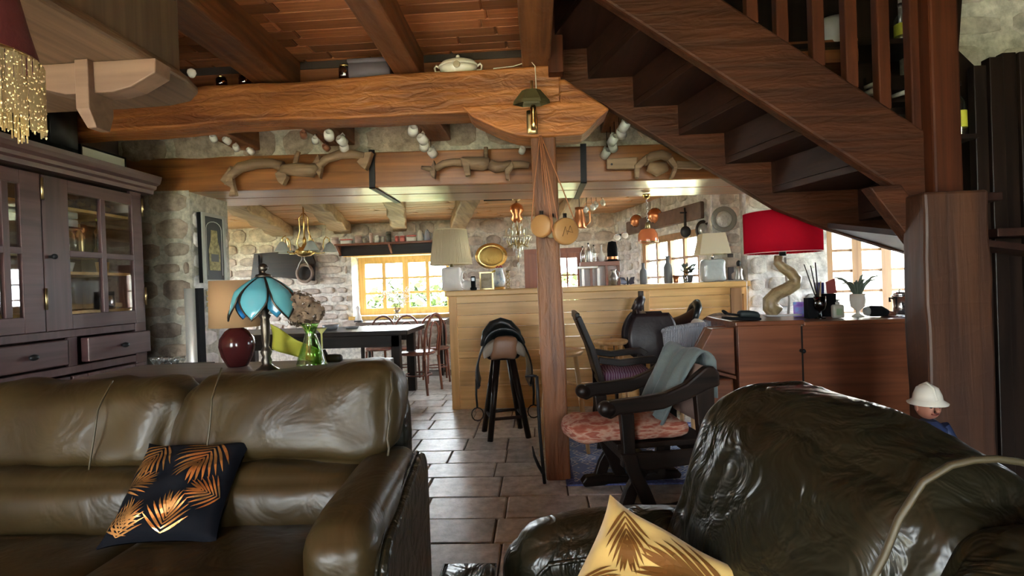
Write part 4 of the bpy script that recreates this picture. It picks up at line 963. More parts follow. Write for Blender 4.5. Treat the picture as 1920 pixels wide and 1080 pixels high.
# ================================================================== chestnut desk
DX = xat(1383, 3.27, .88); DX2 = 2.75; DY = 3.27
dk = thing('roll_desk', 'large chestnut desk with sloping lid at its left end, carrying the red lamp', 'desk', (DX, DY, 0))
dw = DX2 - DX; xm = xat(1503, DY, .8) - DX
B().box((-.02, -.02, .872), (xm + .01, .55, .90)).build('top', RED, dk, bevel=.006)
B().box((xm + .012, -.01, .862), (dw, .60, .888)).build('top', RED, dk, bevel=.006)
B().box((0, 0, .0), (xm, .02, .871)).box((0, .021, .0), (.02, .5, .871)).build('side_panel', RED, dk, bevel=.003)
B().box((xm + .001, .002, .0), (dw - .01, .025, .861)).build('back_panel', RED, dk, bevel=.003)
B().box((dw - .03, .026, 0), (dw - .01, .58, .861)).build('end_panel', REDZ, dk)
B().box((xm - .004, -.006, .0), (xm + .004, -.0001, .86)).build('joint_strip', DARKZ, dk)
B().cyl((xm - .005, -.02, .715), (xm - .005, -.0005, .715), .012).ball((xm - .005, -.028, .715), .014, 8).build('lock_knob', BLACK, dk)
# slanting writing end, towards the left
lx0 = xat(1302, DY, .64) - DX; lx1 = xat(1336, DY, .85) - DX
b = B(); b.prism([(lx0, .0, .655), (lx1, .0, .862), (-.021, .0, .866), (-.021, .0, .58)], (0, .03, 0)); b.build('cheek', RED, dk, bevel=.006)
b = B(); b.prism([(lx0, .14, .655), (lx1, .14, .862), (-.021, .14, .866), (-.021, .14, .58)], (0, .03, 0)); b.build('cheek', RED, dk, bevel=.006)
b = B(); b.prism([(lx0 - .02, -.012, .63), (lx0 - .02, -.012, .652), (-.021, -.012, .575), (-.021, -.012, .555)], (0, .19, 0)); b.build('lid_board', RED, dk, bevel=.004)
b = B(); b.prism([(lx0 + .004, .031, .66), (lx1 + .004, .031, .858), (-.022, .031, .858), (-.022, .031, .845), (lx1 + .012, .031, .842), (lx0 + .015, .031, .655)], (0, .108, 0)); b.build('sloping_lid', RED, dk, bevel=.002)
b = B(); b.prism([(lx0 + .03, .035, .55), (lx0 + .015, .035, .53), (lx0 + .06, .035, .34), (-.022, .035, .34), (-.022, .035, .55)], (0, .12, 0)); b.build('knee_panel', RED, dk, bevel=.02)
B().box((lx0 + .07, .04, .0), (lx0 + .13, .085, .339)).build('leg', REDZ, dk); B().box((lx0 + .07, .105, .0), (lx0 + .13, .15, .339)).build('leg', REDZ, dk)
# ================================================================== rug
RUG = pattern('persian_rug', [(.10, .14, .34), (.42, .50, .70), (.12, .17, .40), (.66, .68, .72), (.22, .30, .55)], (16, 16, 16), 'voronoi', .95)
rg = thing('rug', 'blue patterned oriental rug under the dark armchair', 'rug', (.95, 3.70, 0.0015))
B().box((-.78, -.58, 0), (.85, .62, .008)).build('field', RUG, rg)
b = B()
for x0, y0, x1, y1 in ((-.83, -.63, .90, -.581), (-.83, .621, .90, .67), (-.83, -.58, -.781, .62), (.851, -.58, .90, .62)): b.box((x0, y0, 0), (x1, y1, .0085))
b.build('border', plain('rug_border', (.10, .13, .33), .95, var=.5, bscale=60), rg)
b = B(); r = random.Random(2)
for i in range(60):
    y = -.62 + i * .0215; b.tube([(-.83, y, .004), (-.865, y + r.uniform(-.01, .01), .004)], .003, 3)
fr = b.build('fringe', CREAM, rg); fr['kind'] = 'stuff'
# ================================================================== dark scissor armchair (faces left)
ac = thing('scissor_armchair', 'dark carved armchair with red and white seat cushion facing left on the rug', 'armchair', (.455, 2.88, 0), radians(10)); ac.scale = (1, 1, .95)
zf = .055
def arm_side(y, nm):
    t = .055
    # curved arm board from the front scroll to the back terminal
    top = [(-.20, .60), (-.16, .615), (-.02, .625), (.12, .64), (.22, .68), (.29, .735), (.33, .765), (.37, .765), (.40, .73)]
    bot = [(.40, .66), (.33, .64), (.24, .60), (.10, .555), (-.04, .545), (-.12, .545), (-.17, .52), (-.21, .545)]
    o = B().prism([(x, y - t / 2, z) for x, z in top + bot], (0, t, 0)).build('arm', DARK, ac, bevel=.012)
    b = B().lathe([(.0, -.5), (.9, -.45), (1, 0), (.9, .45), (.0, .5)], n=16)
    for v in b.bm.verts: v.co = V((v.co.x * .042 - .185, v.co.z * (t + .014) + y, v.co.y * .042 + .572))
    b.build('scroll', DARK, o)
    # front upright, back upright, crossing legs, sled foot
    B().prism([(-.12, y - .022, .545), (-.05, y - .022, .545), (-.05, y - .022, .34), (-.08, y - .022, .27), (-.12, y - .022, .27), (-.11, y - .022, .36)], (0, .044, 0)).build('front_post', DARKZ, ac, bevel=.006)
    B().prism([(.27, y - .022, .62), (.37, y - .022, .66), (.37, y - .022, .28), (.29, y - .022, .28)], (0, .044, 0)).build('back_post', DARKZ, ac, bevel=.006)
    for L, R, dy in (([(-.125, .34), (-.10, .25), (-.055, .15), (-.02, .055)], [(.05, .055), (.015, .15), (-.03, .25), (-.05, .34)], -.019), ([(-.01, .33), (-.05, .22), (-.10, .14), (-.13, .055)], [(-.06, .055), (-.03, .14), (.02, .22), (.06, .33)], .019), ([(.25, .33), (.24, .2), (.225, .055)], [(.31, .055), (.325, .2), (.33, .33)], 0)):
        B().prism([(x, y - .018 + dy, z) for x, z in L + R], (0, .036, 0)).build('leg', DARKZ, ac, bevel=.006)
    foot = [(-.20, 0), (-.215, .03), (-.19, .06), (-.08, .066), (.06, .045), (.14, .045), (.26, .066), (.36, .06), (.385, .03), (.37, 0)]
    B().prism([(x, y - .03, z) for x, z in foot], (0, .06, 0)).build('foot', DARK, ac, bevel=.008)
arm_side(-.215, 'near'); arm_side(.235, 'far')
B().box((-.13, -.19, .345), (.36, .21, .375)).build('seat_board', DARK, ac, bevel=.004)
B().box((.30, -.192, .25), (.335, .212, .344)).build('seat_rail', DARK, ac, bevel=.004)
B().box((-.10, -.192, .28), (-.07, .212, .344)).build('seat_rail', DARK, ac, bevel=.004)
B().prism([(-.09, -.238, .34), (.34, -.238, .34), (.34, -.238, .26), (.0, -.238, .24), (-.09, -.238, .27)], (0, .02, 0)).build('side_rail', DARK, ac, bevel=.01)
B().cyl((.10, -.19, .21), (.10, .21, .21), .022).build('cross_bar', DARK, ac)
o = B().rbox((.335, -.185, .44), (.36, .205, .76), .01, 4).build('back_panel', plain('rose_leather', (.42, .27, .22), .5, bump=.2), ac)
SEATF = pattern('red_check_fabric', [(.36, .09, .05), (.44, .13, .08), (.58, .36, .26), (.34, .08, .05), (.40, .12, .07)], (11, 11, 45), 'noise', .85)
cu = B().rbox((-.31, -.18, .376), (.27, .19, .465), .042, 8, lambda q, p: p + V((-.05 * (1 - q.y ** 2) * max(0, -q.x) ** 3, 0, .02 * (1 - q.x ** 2) * (1 - q.y ** 2) + .006 * sin(p.x * 30) * sin(p.y * 26)))).build('seat_cushion', SEATF, loc=ac.location); cu.rotation_euler = ac.rotation_euler; cu.scale = ac.scale; tag(cu, 'red and white patterned seat pad overhanging the dark armchair seat', 'cushion')
# throw over the back corner
BLKT = plain('sage_blanket', (.14, .17, .165), .95, bump=.5, bscale=30, sheen=.2)
def blanket(u, v):
    # u across the fold, v along the hang: rises from the seat, over the back, down behind
    y = -.17 + .40 * u; w_ = .016 * sin(u * 19 + v * 3) + .008 * sin(u * 33 - v * 5)
    if v < .62:
        t = v / .62; x = .16 + .10 * t + .04 * t * t + w_; z = .455 + .345 * t
        x -= .05 * (1 - t) * (1 - u)
    elif v < .78:
        t = (v - .62) / .16; x = .30 + .10 * t + w_ * .5; z = .80 + .035 * sin(t * pi)
    else:
        t = (v - .78) / .22; x = .40 + w_ + .01 * t; z = .80 - .22 * t
    return V((x, y, z + .008 * sin(u * 8)))
o = B().grid(blanket, 26, 40).build('throw_blanket', BLKT, loc=ac.location, solid=.012); o.rotation_euler = ac.rotation_euler; o.scale = ac.scale; tag(o, 'sage grey blanket thrown over the back of the dark armchair', 'blanket')
# ------------------------------------------------------------------ second dark armchair, facing right, beyond
a2 = thing('slat_back_armchair', 'dark armchair with tall leaning back, facing right behind the post', 'armchair', (.45, 3.98, 0))
def rail(pts, w0, w1, y, th, nm, mat=DARKZ, par=None):
    pts = [V((x, 0, z)) for x, z in pts]; L, R = [], []
    for i, p in enumerate(pts):
        d = (pts[min(i + 1, len(pts) - 1)] - pts[max(0, i - 1)]).normalized(); nn = V((-d.z, 0, d.x)); w_ = w0 + (w1 - w0) * i / (len(pts) - 1)
        L.append(p + nn * w_ / 2); R.append(p - nn * w_ / 2)
    return B().prism([(p.x, y - th / 2, p.z) for p in L + R[::-1]], (0, th, 0)).build(nm, mat, par, bevel=.005)
for y in (-.24, .24):
    rail([(-.06, 0), (-.03, .2), (-.03, .46), (-.09, .70), (-.18, .93)], .05, .035, y, .04, 'back_post', DARKZ, a2)
    rail([(-.05, .625), (.10, .60), (.24, .615), (.33, .62), (.37, .59)], .045, .05, y, .05, 'arm', DARK, a2)
    rail([(.33, 0), (.33, .3), (.325, .59)], .045, .04, y, .04, 'front_post', DARKZ, a2)
b = B(); 
for k in range(4):
    y0 = -.2 + k * .105
    b = B(); b.prism([(-.045, y0, .5), (-.10, y0, .70), (-.18, y0, .90), (-.195, y0, .90), (-.115, y0, .70), (-.06, y0, .5)], (0, .085, 0)); b.build('slat', DARKZ, a2)
B().box((-.20, -.22, .905), (-.17, .22, .955)).build('crest_rail', DARK, a2, bevel=.006)
B().box((-.04, -.24, .42), (.35, .24, .455)).build('seat', DARK, a2, bevel=.006)
B().box((.0, -.215, .2), (.31, -.195, .23)).box((.0, .195, .2), (.31, .215, .23)).box((.32, -.2, .25), (.34, .2, .28)).build('stretcher', DARK, a2)
o = B().rbox((-.02, -.2, .456), (.34, .2, .53), .03, 6, lambda q, p: p + V((0, 0, .02 * (1 - q.x ** 2) * (1 - q.y ** 2)))).build('seat_cushion', pattern('plum_fabric', [(.15, .05, .11), (.60, .55, .60), (.18, .07, .13)], (9, 9, 9), 'wave', .85), loc=a2.location); tag(o, 'plum and white pad on the armchair with the leaning back', 'cushion')
# ------------------------------------------------------------------ bar stools
def stool(name, label, loc, h, r, mat, splay=.10, legr=.014, rings=(.28, .42), rz=.4, thick=.035):
    t = thing(name, label, 'stool', loc, rz)
    B().lathe([(.0, h - thick), (r * .92, h - thick), (r, h - thick * .6), (r, h - thick * .25), (r * .94, h), (.0, h)], n=28).build('seat', mat, t)
    pos = []
    for k in range(4):
        a = pi / 4 + k * pi / 2; p = V((cos(a) * r * .62, sin(a) * r * .62, h - thick)); q = V((cos(a) * (r * .62 + splay), sin(a) * (r * .62 + splay), 0)); pos.append((p, q))
        B().tube([p, p.lerp(q, .5), q], [legr * .9, legr * 1.15, legr * .8], 10).build('leg', mat, t)
    for z0, ks in ((rings[0], (0, 2)), (rings[1], (1, 3))):
        for k in ks:
            u = 1 - z0 / (h - thick); a = pos[k][0].lerp(pos[k][1], u); c_ = pos[(k + 1) % 4][0].lerp(pos[(k + 1) % 4][1], u); B().cyl(a, c_, legr * .7, n=8).build('rung', mat, t)
    return t
stool('round_stool', 'blond wooden round stool standing against the bar', (xat(1145, 4.60, .67), 4.60, 0), .67, .145, STOOLL, .07, .016, (.26, .36), .15)
stool('round_stool', 'blond wooden stool half hidden behind the square post', (xat(1052, 3.62, .7) , 3.62, 0), .72, .15, STOOLL, .07, .016, (.25, .48), .8)
# stool with the black saddle
ss = thing('saddle_stool', 'tall dark four-legged stool under the tan and black saddle', 'stool', (xat(946, 4.16, .3), 4.16, 0), .25)
B().lathe([(.0, .60), (.12, .60), (.135, .62), (.13, .64), (.0, .64)], n=20).build('seat', DARK, ss)
for k in range(4):
    a = pi / 4 + k * pi / 2; B().tube([(cos(a) * .08, sin(a) * .08, .61), (cos(a) * .21, sin(a) * .21, 0)], [.026, .022], 10).build('leg', DARKZ, ss)
for k in range(4):
    a, c_ = pi / 4 + k * pi / 2, pi / 4 + (k + 1) * pi / 2; B().cyl((cos(a) * .177, sin(a) * .177, .16), (cos(c_) * .177, sin(c_) * .177, .16), .012, n=8).build('rung', DARK, ss)
SADB = plain('black_leather', (.010, .012, .012), .35, bump=.2, bscale=30); SADT = plain('tan_leather', (.23, .115, .062), .45, bump=.25, bscale=25); SADF = plain('pale_felt', (.30, .25, .19), .8)
sd = thing('riding_saddle', 'black riding saddle with tan front resting on the tall dark stool', 'saddle', (ss.location.x, 4.16, .645), .12)
def seatf(u, v):
    a = (u - .5) * 2; y = -.19 + .42 * v; half = .155 * (1 - .25 * v)
    z = .09 + .10 * (2 * v - .9) ** 2 - a * a * .12 - .02; return V((half * sin(a * 1.35), y, z + .055))
B().grid(seatf, 16, 14).build('seat', SADB, sd, solid=.02)
B().tube([(-.155, .10, .05), (-.13, .16, .14), (-.07, .2, .205), (.0, .215, .225), (.07, .2, .205), (.13, .16, .14), (.155, .10, .05)], [.02, .03, .034, .036, .034, .03, .02], 10).build('cantle', SADB, sd)
B().rbox((-.10, -.25, -.04), (.10, -.15, .13), .045, 6, lambda q, p: p + V((.012 * q.z, 0, .02 * (1 - q.x ** 2)))).build('pommel', SADT, sd)
for s in (-1, 1):
    B().rbox((s * .11 - .05, -.24, .0), (s * .11 + .05, -.05, .10), .04, 6, lambda q, p: p + V((0, 0, -.03 * q.x * s))).build('panel', SADF, sd)
    def flap(u, v): return V((s * (.13 + .075 * sin(v * 2.2) + .012 * sin(u * 4)), -.17 + .30 * u, .12 - .34 * v - .05 * sin(u * pi)))
    B().grid(flap, 8, 10).build('flap', SADB, sd, solid=.012)
    st_ = B().tube([(s * .215, -.10, -.18), (s * .22, -.11, -.30), (s * .215, -.10, -.40)], .009, 6).build('stirrup_strap', SADB, sd)
    B().tube([(s * .215 + .045 * cos(t * pi / 6 + pi / 2) * (1 if abs(t - 6) < 9 else 1), -.10, -.45 + .05 * sin(t * pi / 6 + pi / 2)) for t in range(12)], .005, 6, closed=True).build('stirrup', IRON, sd)
# second saddle on a stand beside the desk
s3_ = thing('saddle_stand', 'wooden trestle under the dark brown saddle near the bar', 'stand', (xat(1256, 4.62, .5), 4.62, 0))
B().box((-.05, -.2, .67), (.05, .22, .72)).build('beam', PINE, s3_)
for s in (-1, 1):
    for y in (-.17, .19): B().cyl((s * .03, y, .675), (s * .2, y, 0), .016, n=8).build('leg', PINEZ, s3_)
d2 = thing('jumping_saddle', 'dark brown saddle with hanging flap on the trestle by the bar', 'saddle', (xat(1250, 4.62, .65), 4.62, .722), .0)
SADD = plain('brown_saddle_leather', (.017, .008, .009), .42, bump=.2, bscale=30)
B().grid(lambda u, v: V((-.26 + .50 * u, -.14 + .28 * v, .10 + .16 * (u - .5) ** 2 * 2.2 + .10 * max(0, .25 - u) * 2.5 - .12 * (2 * v - 1) ** 2)), 16, 10).build('seat', SADD, d2, solid=.022)
B().tube([(-.25, -.06, .19), (-.22, -.045, .265), (-.2, 0, .285), (-.22, .045, .265), (-.25, .06, .19)], .035, 10).build('pommel', SADD, d2)
B().tube([(.20, -.13, .08), (.25, -.09, .2), (.265, 0, .235), (.25, .09, .2), (.20, .13, .08)], [.02, .032, .036, .032, .02], 10).build('cantle', SADB, d2)
for s in (-1, 1):
    def flap2(u, v):
        a = u * 2 - 1; return V((-.14 - .03 * v + a * .20 * sqrt(max(.03, 1 - ((v - .45) / .6) ** 2)) , s * (.135 + .05 * sin(v * 2.4)), .17 - .41 * v))
    B().grid(flap2, 12, 12).build('flap', SADD, d2, solid=.014)
    B().tube([(-.06, s * .205, .0), (-.06, s * .215, -.2), (-.055, s * .21, -.34)], .008, 6).build('stirrup_strap', SADB, d2)
# ------------------------------------------------------------------ wicker tub chair with cushions
WICK = pattern('wicker', [(.30, .32, .36), (.60, .62, .66), (.34, .36, .40)], (26, 26, 60), 'wave', .8, bump=.8)
wc = thing('wicker_chair', 'pale wicker tub chair tucked behind the desk', 'chair', (xat(1322, 4.14, .7), 4.14, 0))
def tub(u, v):
    a = pi * (.12 + 1.76 * u) + pi / 2 + .9; rr = .27 + .035 * v; top = .86 - .10 * (2 * abs(u - .5)) ** 2
    return V((rr * cos(a), rr * sin(a), .30 + (top - .30) * v))
B().grid(tub, 34, 10).build('tub', WICK, wc, solid=.02)
B().tube([tub(k / 34, 1) for k in range(35)], .018, 8).build('rim', WICK, wc)
B().lathe([(.0, .44), (.25, .44), (.26, .46), (.25, .48), (.0, .48)], n=24).build('seat', WICK, wc)
for k in range(4):
    a = pi / 4 + k * pi / 2; B().cyl((cos(a) * .2, sin(a) * .2, .44), (cos(a) * .22, sin(a) * .22, 0), .017, n=8).build('leg', STOOLL, wc)
o = B().rbox((-.17, -.045, -.15), (.17, .045, .15), .04, 6, lambda q, p: p + V((0, math.copysign(.03, q.y) * (1 - q.x ** 2) * (1 - q.z ** 2), 0))).build('cream_cushion', plain('cream_linen', (.62, .58, .48), .9, bump=.3), loc=(wc.location.x + .03, wc.location.y + .08, .66)); o.rotation_euler = (-.2, .5, .2); tag(o, 'cream cushion standing in the wicker tub chair', 'cushion')
o = B().rbox((-.12, -.04, -.09), (.12, .04, .09), .035, 6, lambda q, p: p + V((0, math.copysign(.03, q.y) * (1 - q.x ** 2) * (1 - q.z ** 2), 0))).build('beige_cushion', plain('beige_linen', (.50, .42, .30), .9, bump=.3), loc=(wc.location.x - .04, wc.location.y - .11, .61)); o.rotation_euler = (-.2, -.3, .1); tag(o, 'small beige cushion in front inside the wicker tub chair', 'cushion')
bk = thing('wicker_basket', 'brown wicker basket with arched handle behind the tub chair', 'basket', (xat(1350, 4.74, .7), 4.74, 0))
WB = pattern('brown_wicker', [(.16, .10, .06), (.36, .26, .16), (.18, .11, .07)], (40, 40, 70), 'wave', .8, bump=.8)
B().lathe([(.13, 0), (.15, .02), (.185, .70), (.175, .70), (.14, .03)], n=26, cap=False).build('body', WB, bk); B().lathe([(.0, .021), (.14, .021)], n=20, cap=False).build('bottom', WB, bk)
B().tube([(.18 * cos(pi * k / 12), 0, .70 + .15 * sin(pi * k / 12)) for k in range(13)], .013, 8).build('handle', WB, bk)
# ================================================================== dining table, bench, chairs
tb = thing('dining_table', 'long dark dining table under the brass chandelier', 'table', (-2.1, 5.75, 0))
tx0, tx1 = -3.1 + 2.1, xat(762, 5.3, .75) + 2.1
B().box((tx0 - .4, -.42, .70), (tx1, .42, .75)).build('tabletop', DARK, tb, bevel=.008)
B().box((tx0 - .3, -.36, .58), (tx1 - .1, -.33, .699)).box((tx0 - .3, .33, .58), (tx1 - .1, .36, .699)).build('apron', DARK, tb)
for x in (tx0 - .3, tx1 - .19):
    for y in (-.36, .27): B().box((x, y, .0), (x + .09, y + .09, .699)).build('leg', DARKZ, tb, bevel=.006)
B().box((tx0 - .2, -.03, .12), (tx1 - .15, .03, .19)).build('stretcher', DARK, tb)
bn = thing('dining_bench', 'long dark bench in front of the dining table', 'bench', (-2.0, 5.0, 0))
B().box((-1.0, -.14, .42), (xat(728, 4.95, .46) + 2.0, .14, .46)).build('seat', DARK, bn, bevel=.006)
for x in (-.9, .45): B().box((x, -.12, 0), (x + .05, .12, .419)).build('leg', DARKZ, bn)
CHW = wood('bentwood', (.10, .03, .018), (.22, .075, .04), 'Z', .3)
def bent_chair(label, loc, rz):
    t = thing('bentwood_chair', label, 'chair', loc, rz, None)   # faces local +y
    B().lathe([(.0, .43), (.19, .43), (.205, .445), (.19, .46), (.0, .46)], n=20).build('seat', CHW, t)
    for x, y in ((-.14, .14), (.14, .14)): B().tube([(x, y, .43), (x * 1.15, y * 1.2, 0)], [.018, .013], 8).build('leg', CHW, t)
    for s in (-1, 1): B().tube([(s * .17, -.17, .40), (s * .18, -.2, 0)], [.018, .014], 8).build('leg', CHW, t)
    pts = [(-.175, -.17, .38), (-.19, -.19, .60)] + [(-.19 * cos(pi * k / 10), -.20 - .04 * sin(pi * k / 10), .66 + .22 * sin(pi * k / 10)) for k in range(11)] + [(.19, -.19, .60), (.175, -.17, .38)]
    B().tube(pts, .015, 8).build('back_hoop', CHW, t)
    B().tube([(-.1, -.19, .46), (-.10, -.21, .62)] + [(-.1 * cos(pi * k / 8), -.22, .66 + .13 * sin(pi * k / 8)) for k in range(9)] + [(.10, -.21, .62), (.1, -.19, .46)], .010, 8).build('inner_hoop', CHW, t)
    B().tube([(.15 * cos(2 * pi * k / 16), .15 * sin(2 * pi * k / 16), .2) for k in range(16)], .009, 6, closed=True).build('ring_stretcher', CHW, t)
    return t
c1 = bent_chair('bentwood chair with arched back at the right end of the dining table', (xat(785, 6.0, .45), 5.95, 0), radians(75))
# two behind the table seen under the window, and one by the bar end
dup(c1, (xat(703, 6.6, .8), 6.72, 0), radians(178), 'bentwood chair under the window, nearest the white figurine', (.84, .84, .93)); dup(c1, (xat(752, 6.6, .8), 6.72, 0), radians(183), 'bentwood chair under the window, behind the dried flowers', (.84, .84, .93)); dup(c1, (xat(812, 6.5, .8), 6.62, 0), radians(200), 'bentwood chair against the window beside the bar end', (.84, .84, .93))
st2 = thing('window_table', 'narrow bright table under the window holding dried flowers', 'table', (-1.90, 7.18, 0))
B().box((-.55, -.2, .70), (.65, .2, .74)).build('tabletop', wood('grey_tabletop', (.2, .15, .12), (.32, .26, .22), 'X', .25), st2, bevel=.005)
for x in (-.5, .56):
    for y in (-.17, .13): B().box((x, y, 0), (x + .04, y + .04, .699)).build('leg', DARKZ, st2)
# ------------------------------------------------------------------ console table behind the left sofa
cn = thing('console_table', 'grey console table behind the left sofa carrying lamps and vases', 'table', (-1.25, 2.36, 0))
GRT = wood('grey_console', (.12, .10, .09), (.22, .19, .17), 'X', .35)
B().box((-.75, -.2, .80), (.53, .22, .835)).build('tabletop', GRT, cn, bevel=.005)
B().box((-.70, -.16, .70), (.49, .18, .799)).build('apron', GRT, cn)
for x in (-.70, .45):
    for y in (-.16, .14): B().box((x, y, 0), (x + .04, y + .04, .699)).build('leg', GRT, cn)
# ================================================================== on and near the console
CT = .836
ml = thing('table_lamp', 'dark red glazed table lamp with plain beige drum shade on the console', 'lamp', (xat(445, 2.42, .9), 2.42, CT))
B().lathe([(.0, 0), (.042, 0), (.046, .006), (.068, .05), (.078, .095), (.074, .13), (.05, .165), (.028, .18), (.026, .20), (.0, .20)], n=32).build('base', plain('oxblood_glaze', (.055, .010, .010), .15), ml)
B().cyl((0, 0, .2), (0, 0, .235), .012).build('socket', OLDBRASS, ml)
B().lathe([(.113, .185), (.106, .40)], n=40, cap=False).build('lamp_shade', shademat('beige_shade', (.62, .41, .23), .45), ml, solid=.003)
B().cyl((0, 0, .236), (0, 0, .385), .003).cyl((-.104, 0, .386), (.104, 0, .386), .0025).build('shade_carrier', OLDBRASS, ml)
tl = thing('tulip_lamp', 'table lamp with blue leaded glass petals on a bronze stem', 'lamp', (xat(498, 2.22, 1.0), 2.22, CT))
BRZ = plain('bronze', (.10, .085, .07), .3, .9)
B().lathe([(.0, 0), (.045, 0), (.05, .01), (.03, .022), (.018, .035), (.022, .05), (.016, .065), (.024, .085), (.017, .10), (.012, .11), (.016, .13), (.020, .20), (.017, .225), (.026, .24), (.014, .25), (.02, .262), (.012, .27), (.012, .36), (.0, .36)], n=20).build('stem', BRZ, tl)
B().lathe([(.034, .405), (.03, .415), (.012, .42), (.008, .428), (.016, .435), (.02, .445), (.014, .458), (.0, .464)], n=16).cyl((0, 0, .36), (0, 0, .41), .006).build('finial', BRZ, tl)
blues = [plain('blue_glass_%d' % k, c, .12, coat=.3) for k, c in enumerate(((.10, .36, .44), (.13, .42, .46), (.16, .48, .52), (.06, .30, .52), (.04, .25, .62), (.12, .40, .45)))]
for k in range(6):
    a0 = -pi / 2 + .12 + k * pi / 3
    def petal(u, v, off=0):
        s = u * 2 - 1; z = .405 - .105 * v - .075 * max(0, v - .6) / .4 * (1 - abs(s)) ** .8
        rr = .026 + (.112 + off) * sin(min(1.45, v * 1.45)) ** .85 - .012 * s * s
        aa = a0 + s * pi / 6 * (.97 - .25 * max(0, v - .5)); return V((rr * cos(aa), rr * sin(aa), z + off))
    p = B().grid(petal, 10, 12).build('glass_petal', blues[k], tl, solid=.003)
    e = [petal(1, (12 - t) / 12, .002) for t in range(1, 13)][::-1][:0] + [petal(0, t / 12, .002) for t in range(13)] + [petal(t / 10, 1, .002) for t in range(1, 11)]
    B().tube(e + [petal(1, 1 - t / 12, .002) for t in range(1, 13)], .004, 5).build('lead_edge', BRZ, p)
gv = thing('green_vase', 'green crackled glass vase holding dried hydrangea on the console', 'vase', (xat(583, 2.25, .95), 2.25, CT))
B().lathe([(.0, 0), (.058, 0), (.064, .01), (.062, .03), (.045, .085), (.026, .14), (.022, .16), (.030, .185), (.040, .20), (.037, .2), (.018, .16), (.04, .085), (.055, .03), (.0, .012)], n=28).build('body', GREENG, gv)
hy = thing('dried_hydrangea', 'brown dried hydrangea heads standing in the green vase', 'flowers', (xat(574, 2.25, 1.0), 2.25, CT + .19))
HY = plain('dried_petals', (.22, .15, .10), .9, var=.5, bscale=30); r = random.Random(8)
for (cx_, cz_, rr) in ((-.02, .09, .058), (.03, .06, .05), (-.035, .045, .045)):
    b = B()
    for i in range(260):
        d = V((r.gauss(0, 1), r.gauss(0, 1), r.gauss(0, 1))).normalized(); c = V((cx_, 0, cz_)) + d * rr * r.uniform(.75, 1.05); u = d.orthogonal().normalized() * .010; w_ = d.cross(u).normalized() * .009
        n_ = d * .004; b.poly([c - u, c - w_ + n_, c + u, c + w_ - n_])
    h = b.build('flower_head', HY, hy, recalc=False); h['kind'] = 'stuff'
    B().tube([(cx_, 0, cz_ - .03), (.01, 0, -.03), (.012, 0, -.12)], .003, 5).build('stalk', OLDBRASS, hy)
o = B().grid(lambda u, v: V((-.10 + .23 * u, .012 * sin(u * 9 + v * 4) + .02 * v, .0 + .115 * (1 - v) * (1 - .45 * u) + .075 * (1 - u) ** 1.3 + .004)), 16, 8).build('yellow_cloth', plain('yellow_green_cloth', (.36, .35, .035), .7, bump=.3, bscale=20), loc=(xat(548, 2.36, .95), 2.36, CT + .002), solid=.004)
tag(o, 'yellow-green folded cloth propped behind the blue lamp', 'cloth')
yb = thing('candle_dish', 'small yellow stemmed dish right of the hydrangea on the console', 'dish', (xat(604, 2.42, .9), 2.42, CT))
B().lathe([(.0, 0), (.022, 0), (.02, .006), (.004, .012), (.004, .14), (.026, .165), (.022, .165), (.0, .145)], n=14).build('body', plain('pale_yellow_glaze', (.5, .46, .15), .3), yb)
cw = thing('carved_duck', 'small dark carved bird lying on the console edge, right of the vase', 'ornament', (xat(624, 2.45, .9), 2.45, CT))
B().rbox((-.045, -.02, 0), (.045, .02, .04), .019, 5).build('body', DARK, cw); B().tube([(-.035, 0, .03), (-.045, 0, .055), (-.06, 0, .055)], [.014, .013, .005], 8).build('head', DARK, cw)
# polished tube, small table of glasses
po = thing('steel_column', 'tall polished steel tube with a black edge beside the pillar', 'column', (xat(361, 3.62, 1.0), 3.62, 0))
B().cyl((0, 0, .012), (0, 0, 1.225), .045, n=28).build('tube', plain('brushed_steel', (.72, .71, .66), .4, .45), po); B().lathe([(.0, 0), (.11, 0), (.11, .011), (.0, .011)], n=24).build('base', IRON, po)
B().box((.046, -.03, .013), (.07, .03, 1.225)).build('black_edge', SOOT, po)
sd_ = thing('side_table', 'small dark table with crystal glasses between cabinet and sofa', 'table', (xat(318, 2.92, .8), 2.95, 0))
B().box((-.16, -.14, .745), (.16, .14, .775)).build('tabletop', DARK, sd_, bevel=.004)
for x in (-.14, .11):
    for y in (-.12, .09): B().box((x, y, 0), (x + .03, y + .03, .744)).build('leg', DARKZ, sd_)
for i in range(6):
    cup('crystal_glass', (xat(288 + i * 11, 2.88 + .03 * (i % 2), .8), 2.88 + .03 * (i % 2), .776), .0155, .062 - .006 * (i > 2), CLEAR, ('stemmed crystal glass, first of six from the cabinet side', 'stemmed crystal glass, second of six from the cabinet side', 'stemmed crystal glass, third of six from the cabinet side', 'shorter crystal glass, third of six from the steel tube', 'shorter crystal glass, second of six from the steel tube', 'shorter crystal glass nearest the steel tube')[i], 'glass', 'crystal glasses on the small dark table', stem_prof(.0155, .062 - .006 * (i > 2)))
for i in range(3):
    t = thing('light_switch', ('uppermost of three small light switches on the pillar side', 'middle one of three small light switches on the pillar side', 'lowest of three small light switches on the pillar side')[i], 'switch', (PX1 + .022, 4.10, 1.19 - i * .045), 0, 'light switches on the pillar')
    B().box((0, -.02, -.017), (.008, .02, .017)).build('plate', OLDBRASS, t); B().box((.0081, -.006, -.008), (.012, .006, .008)).build('rocker', WHITE, t)
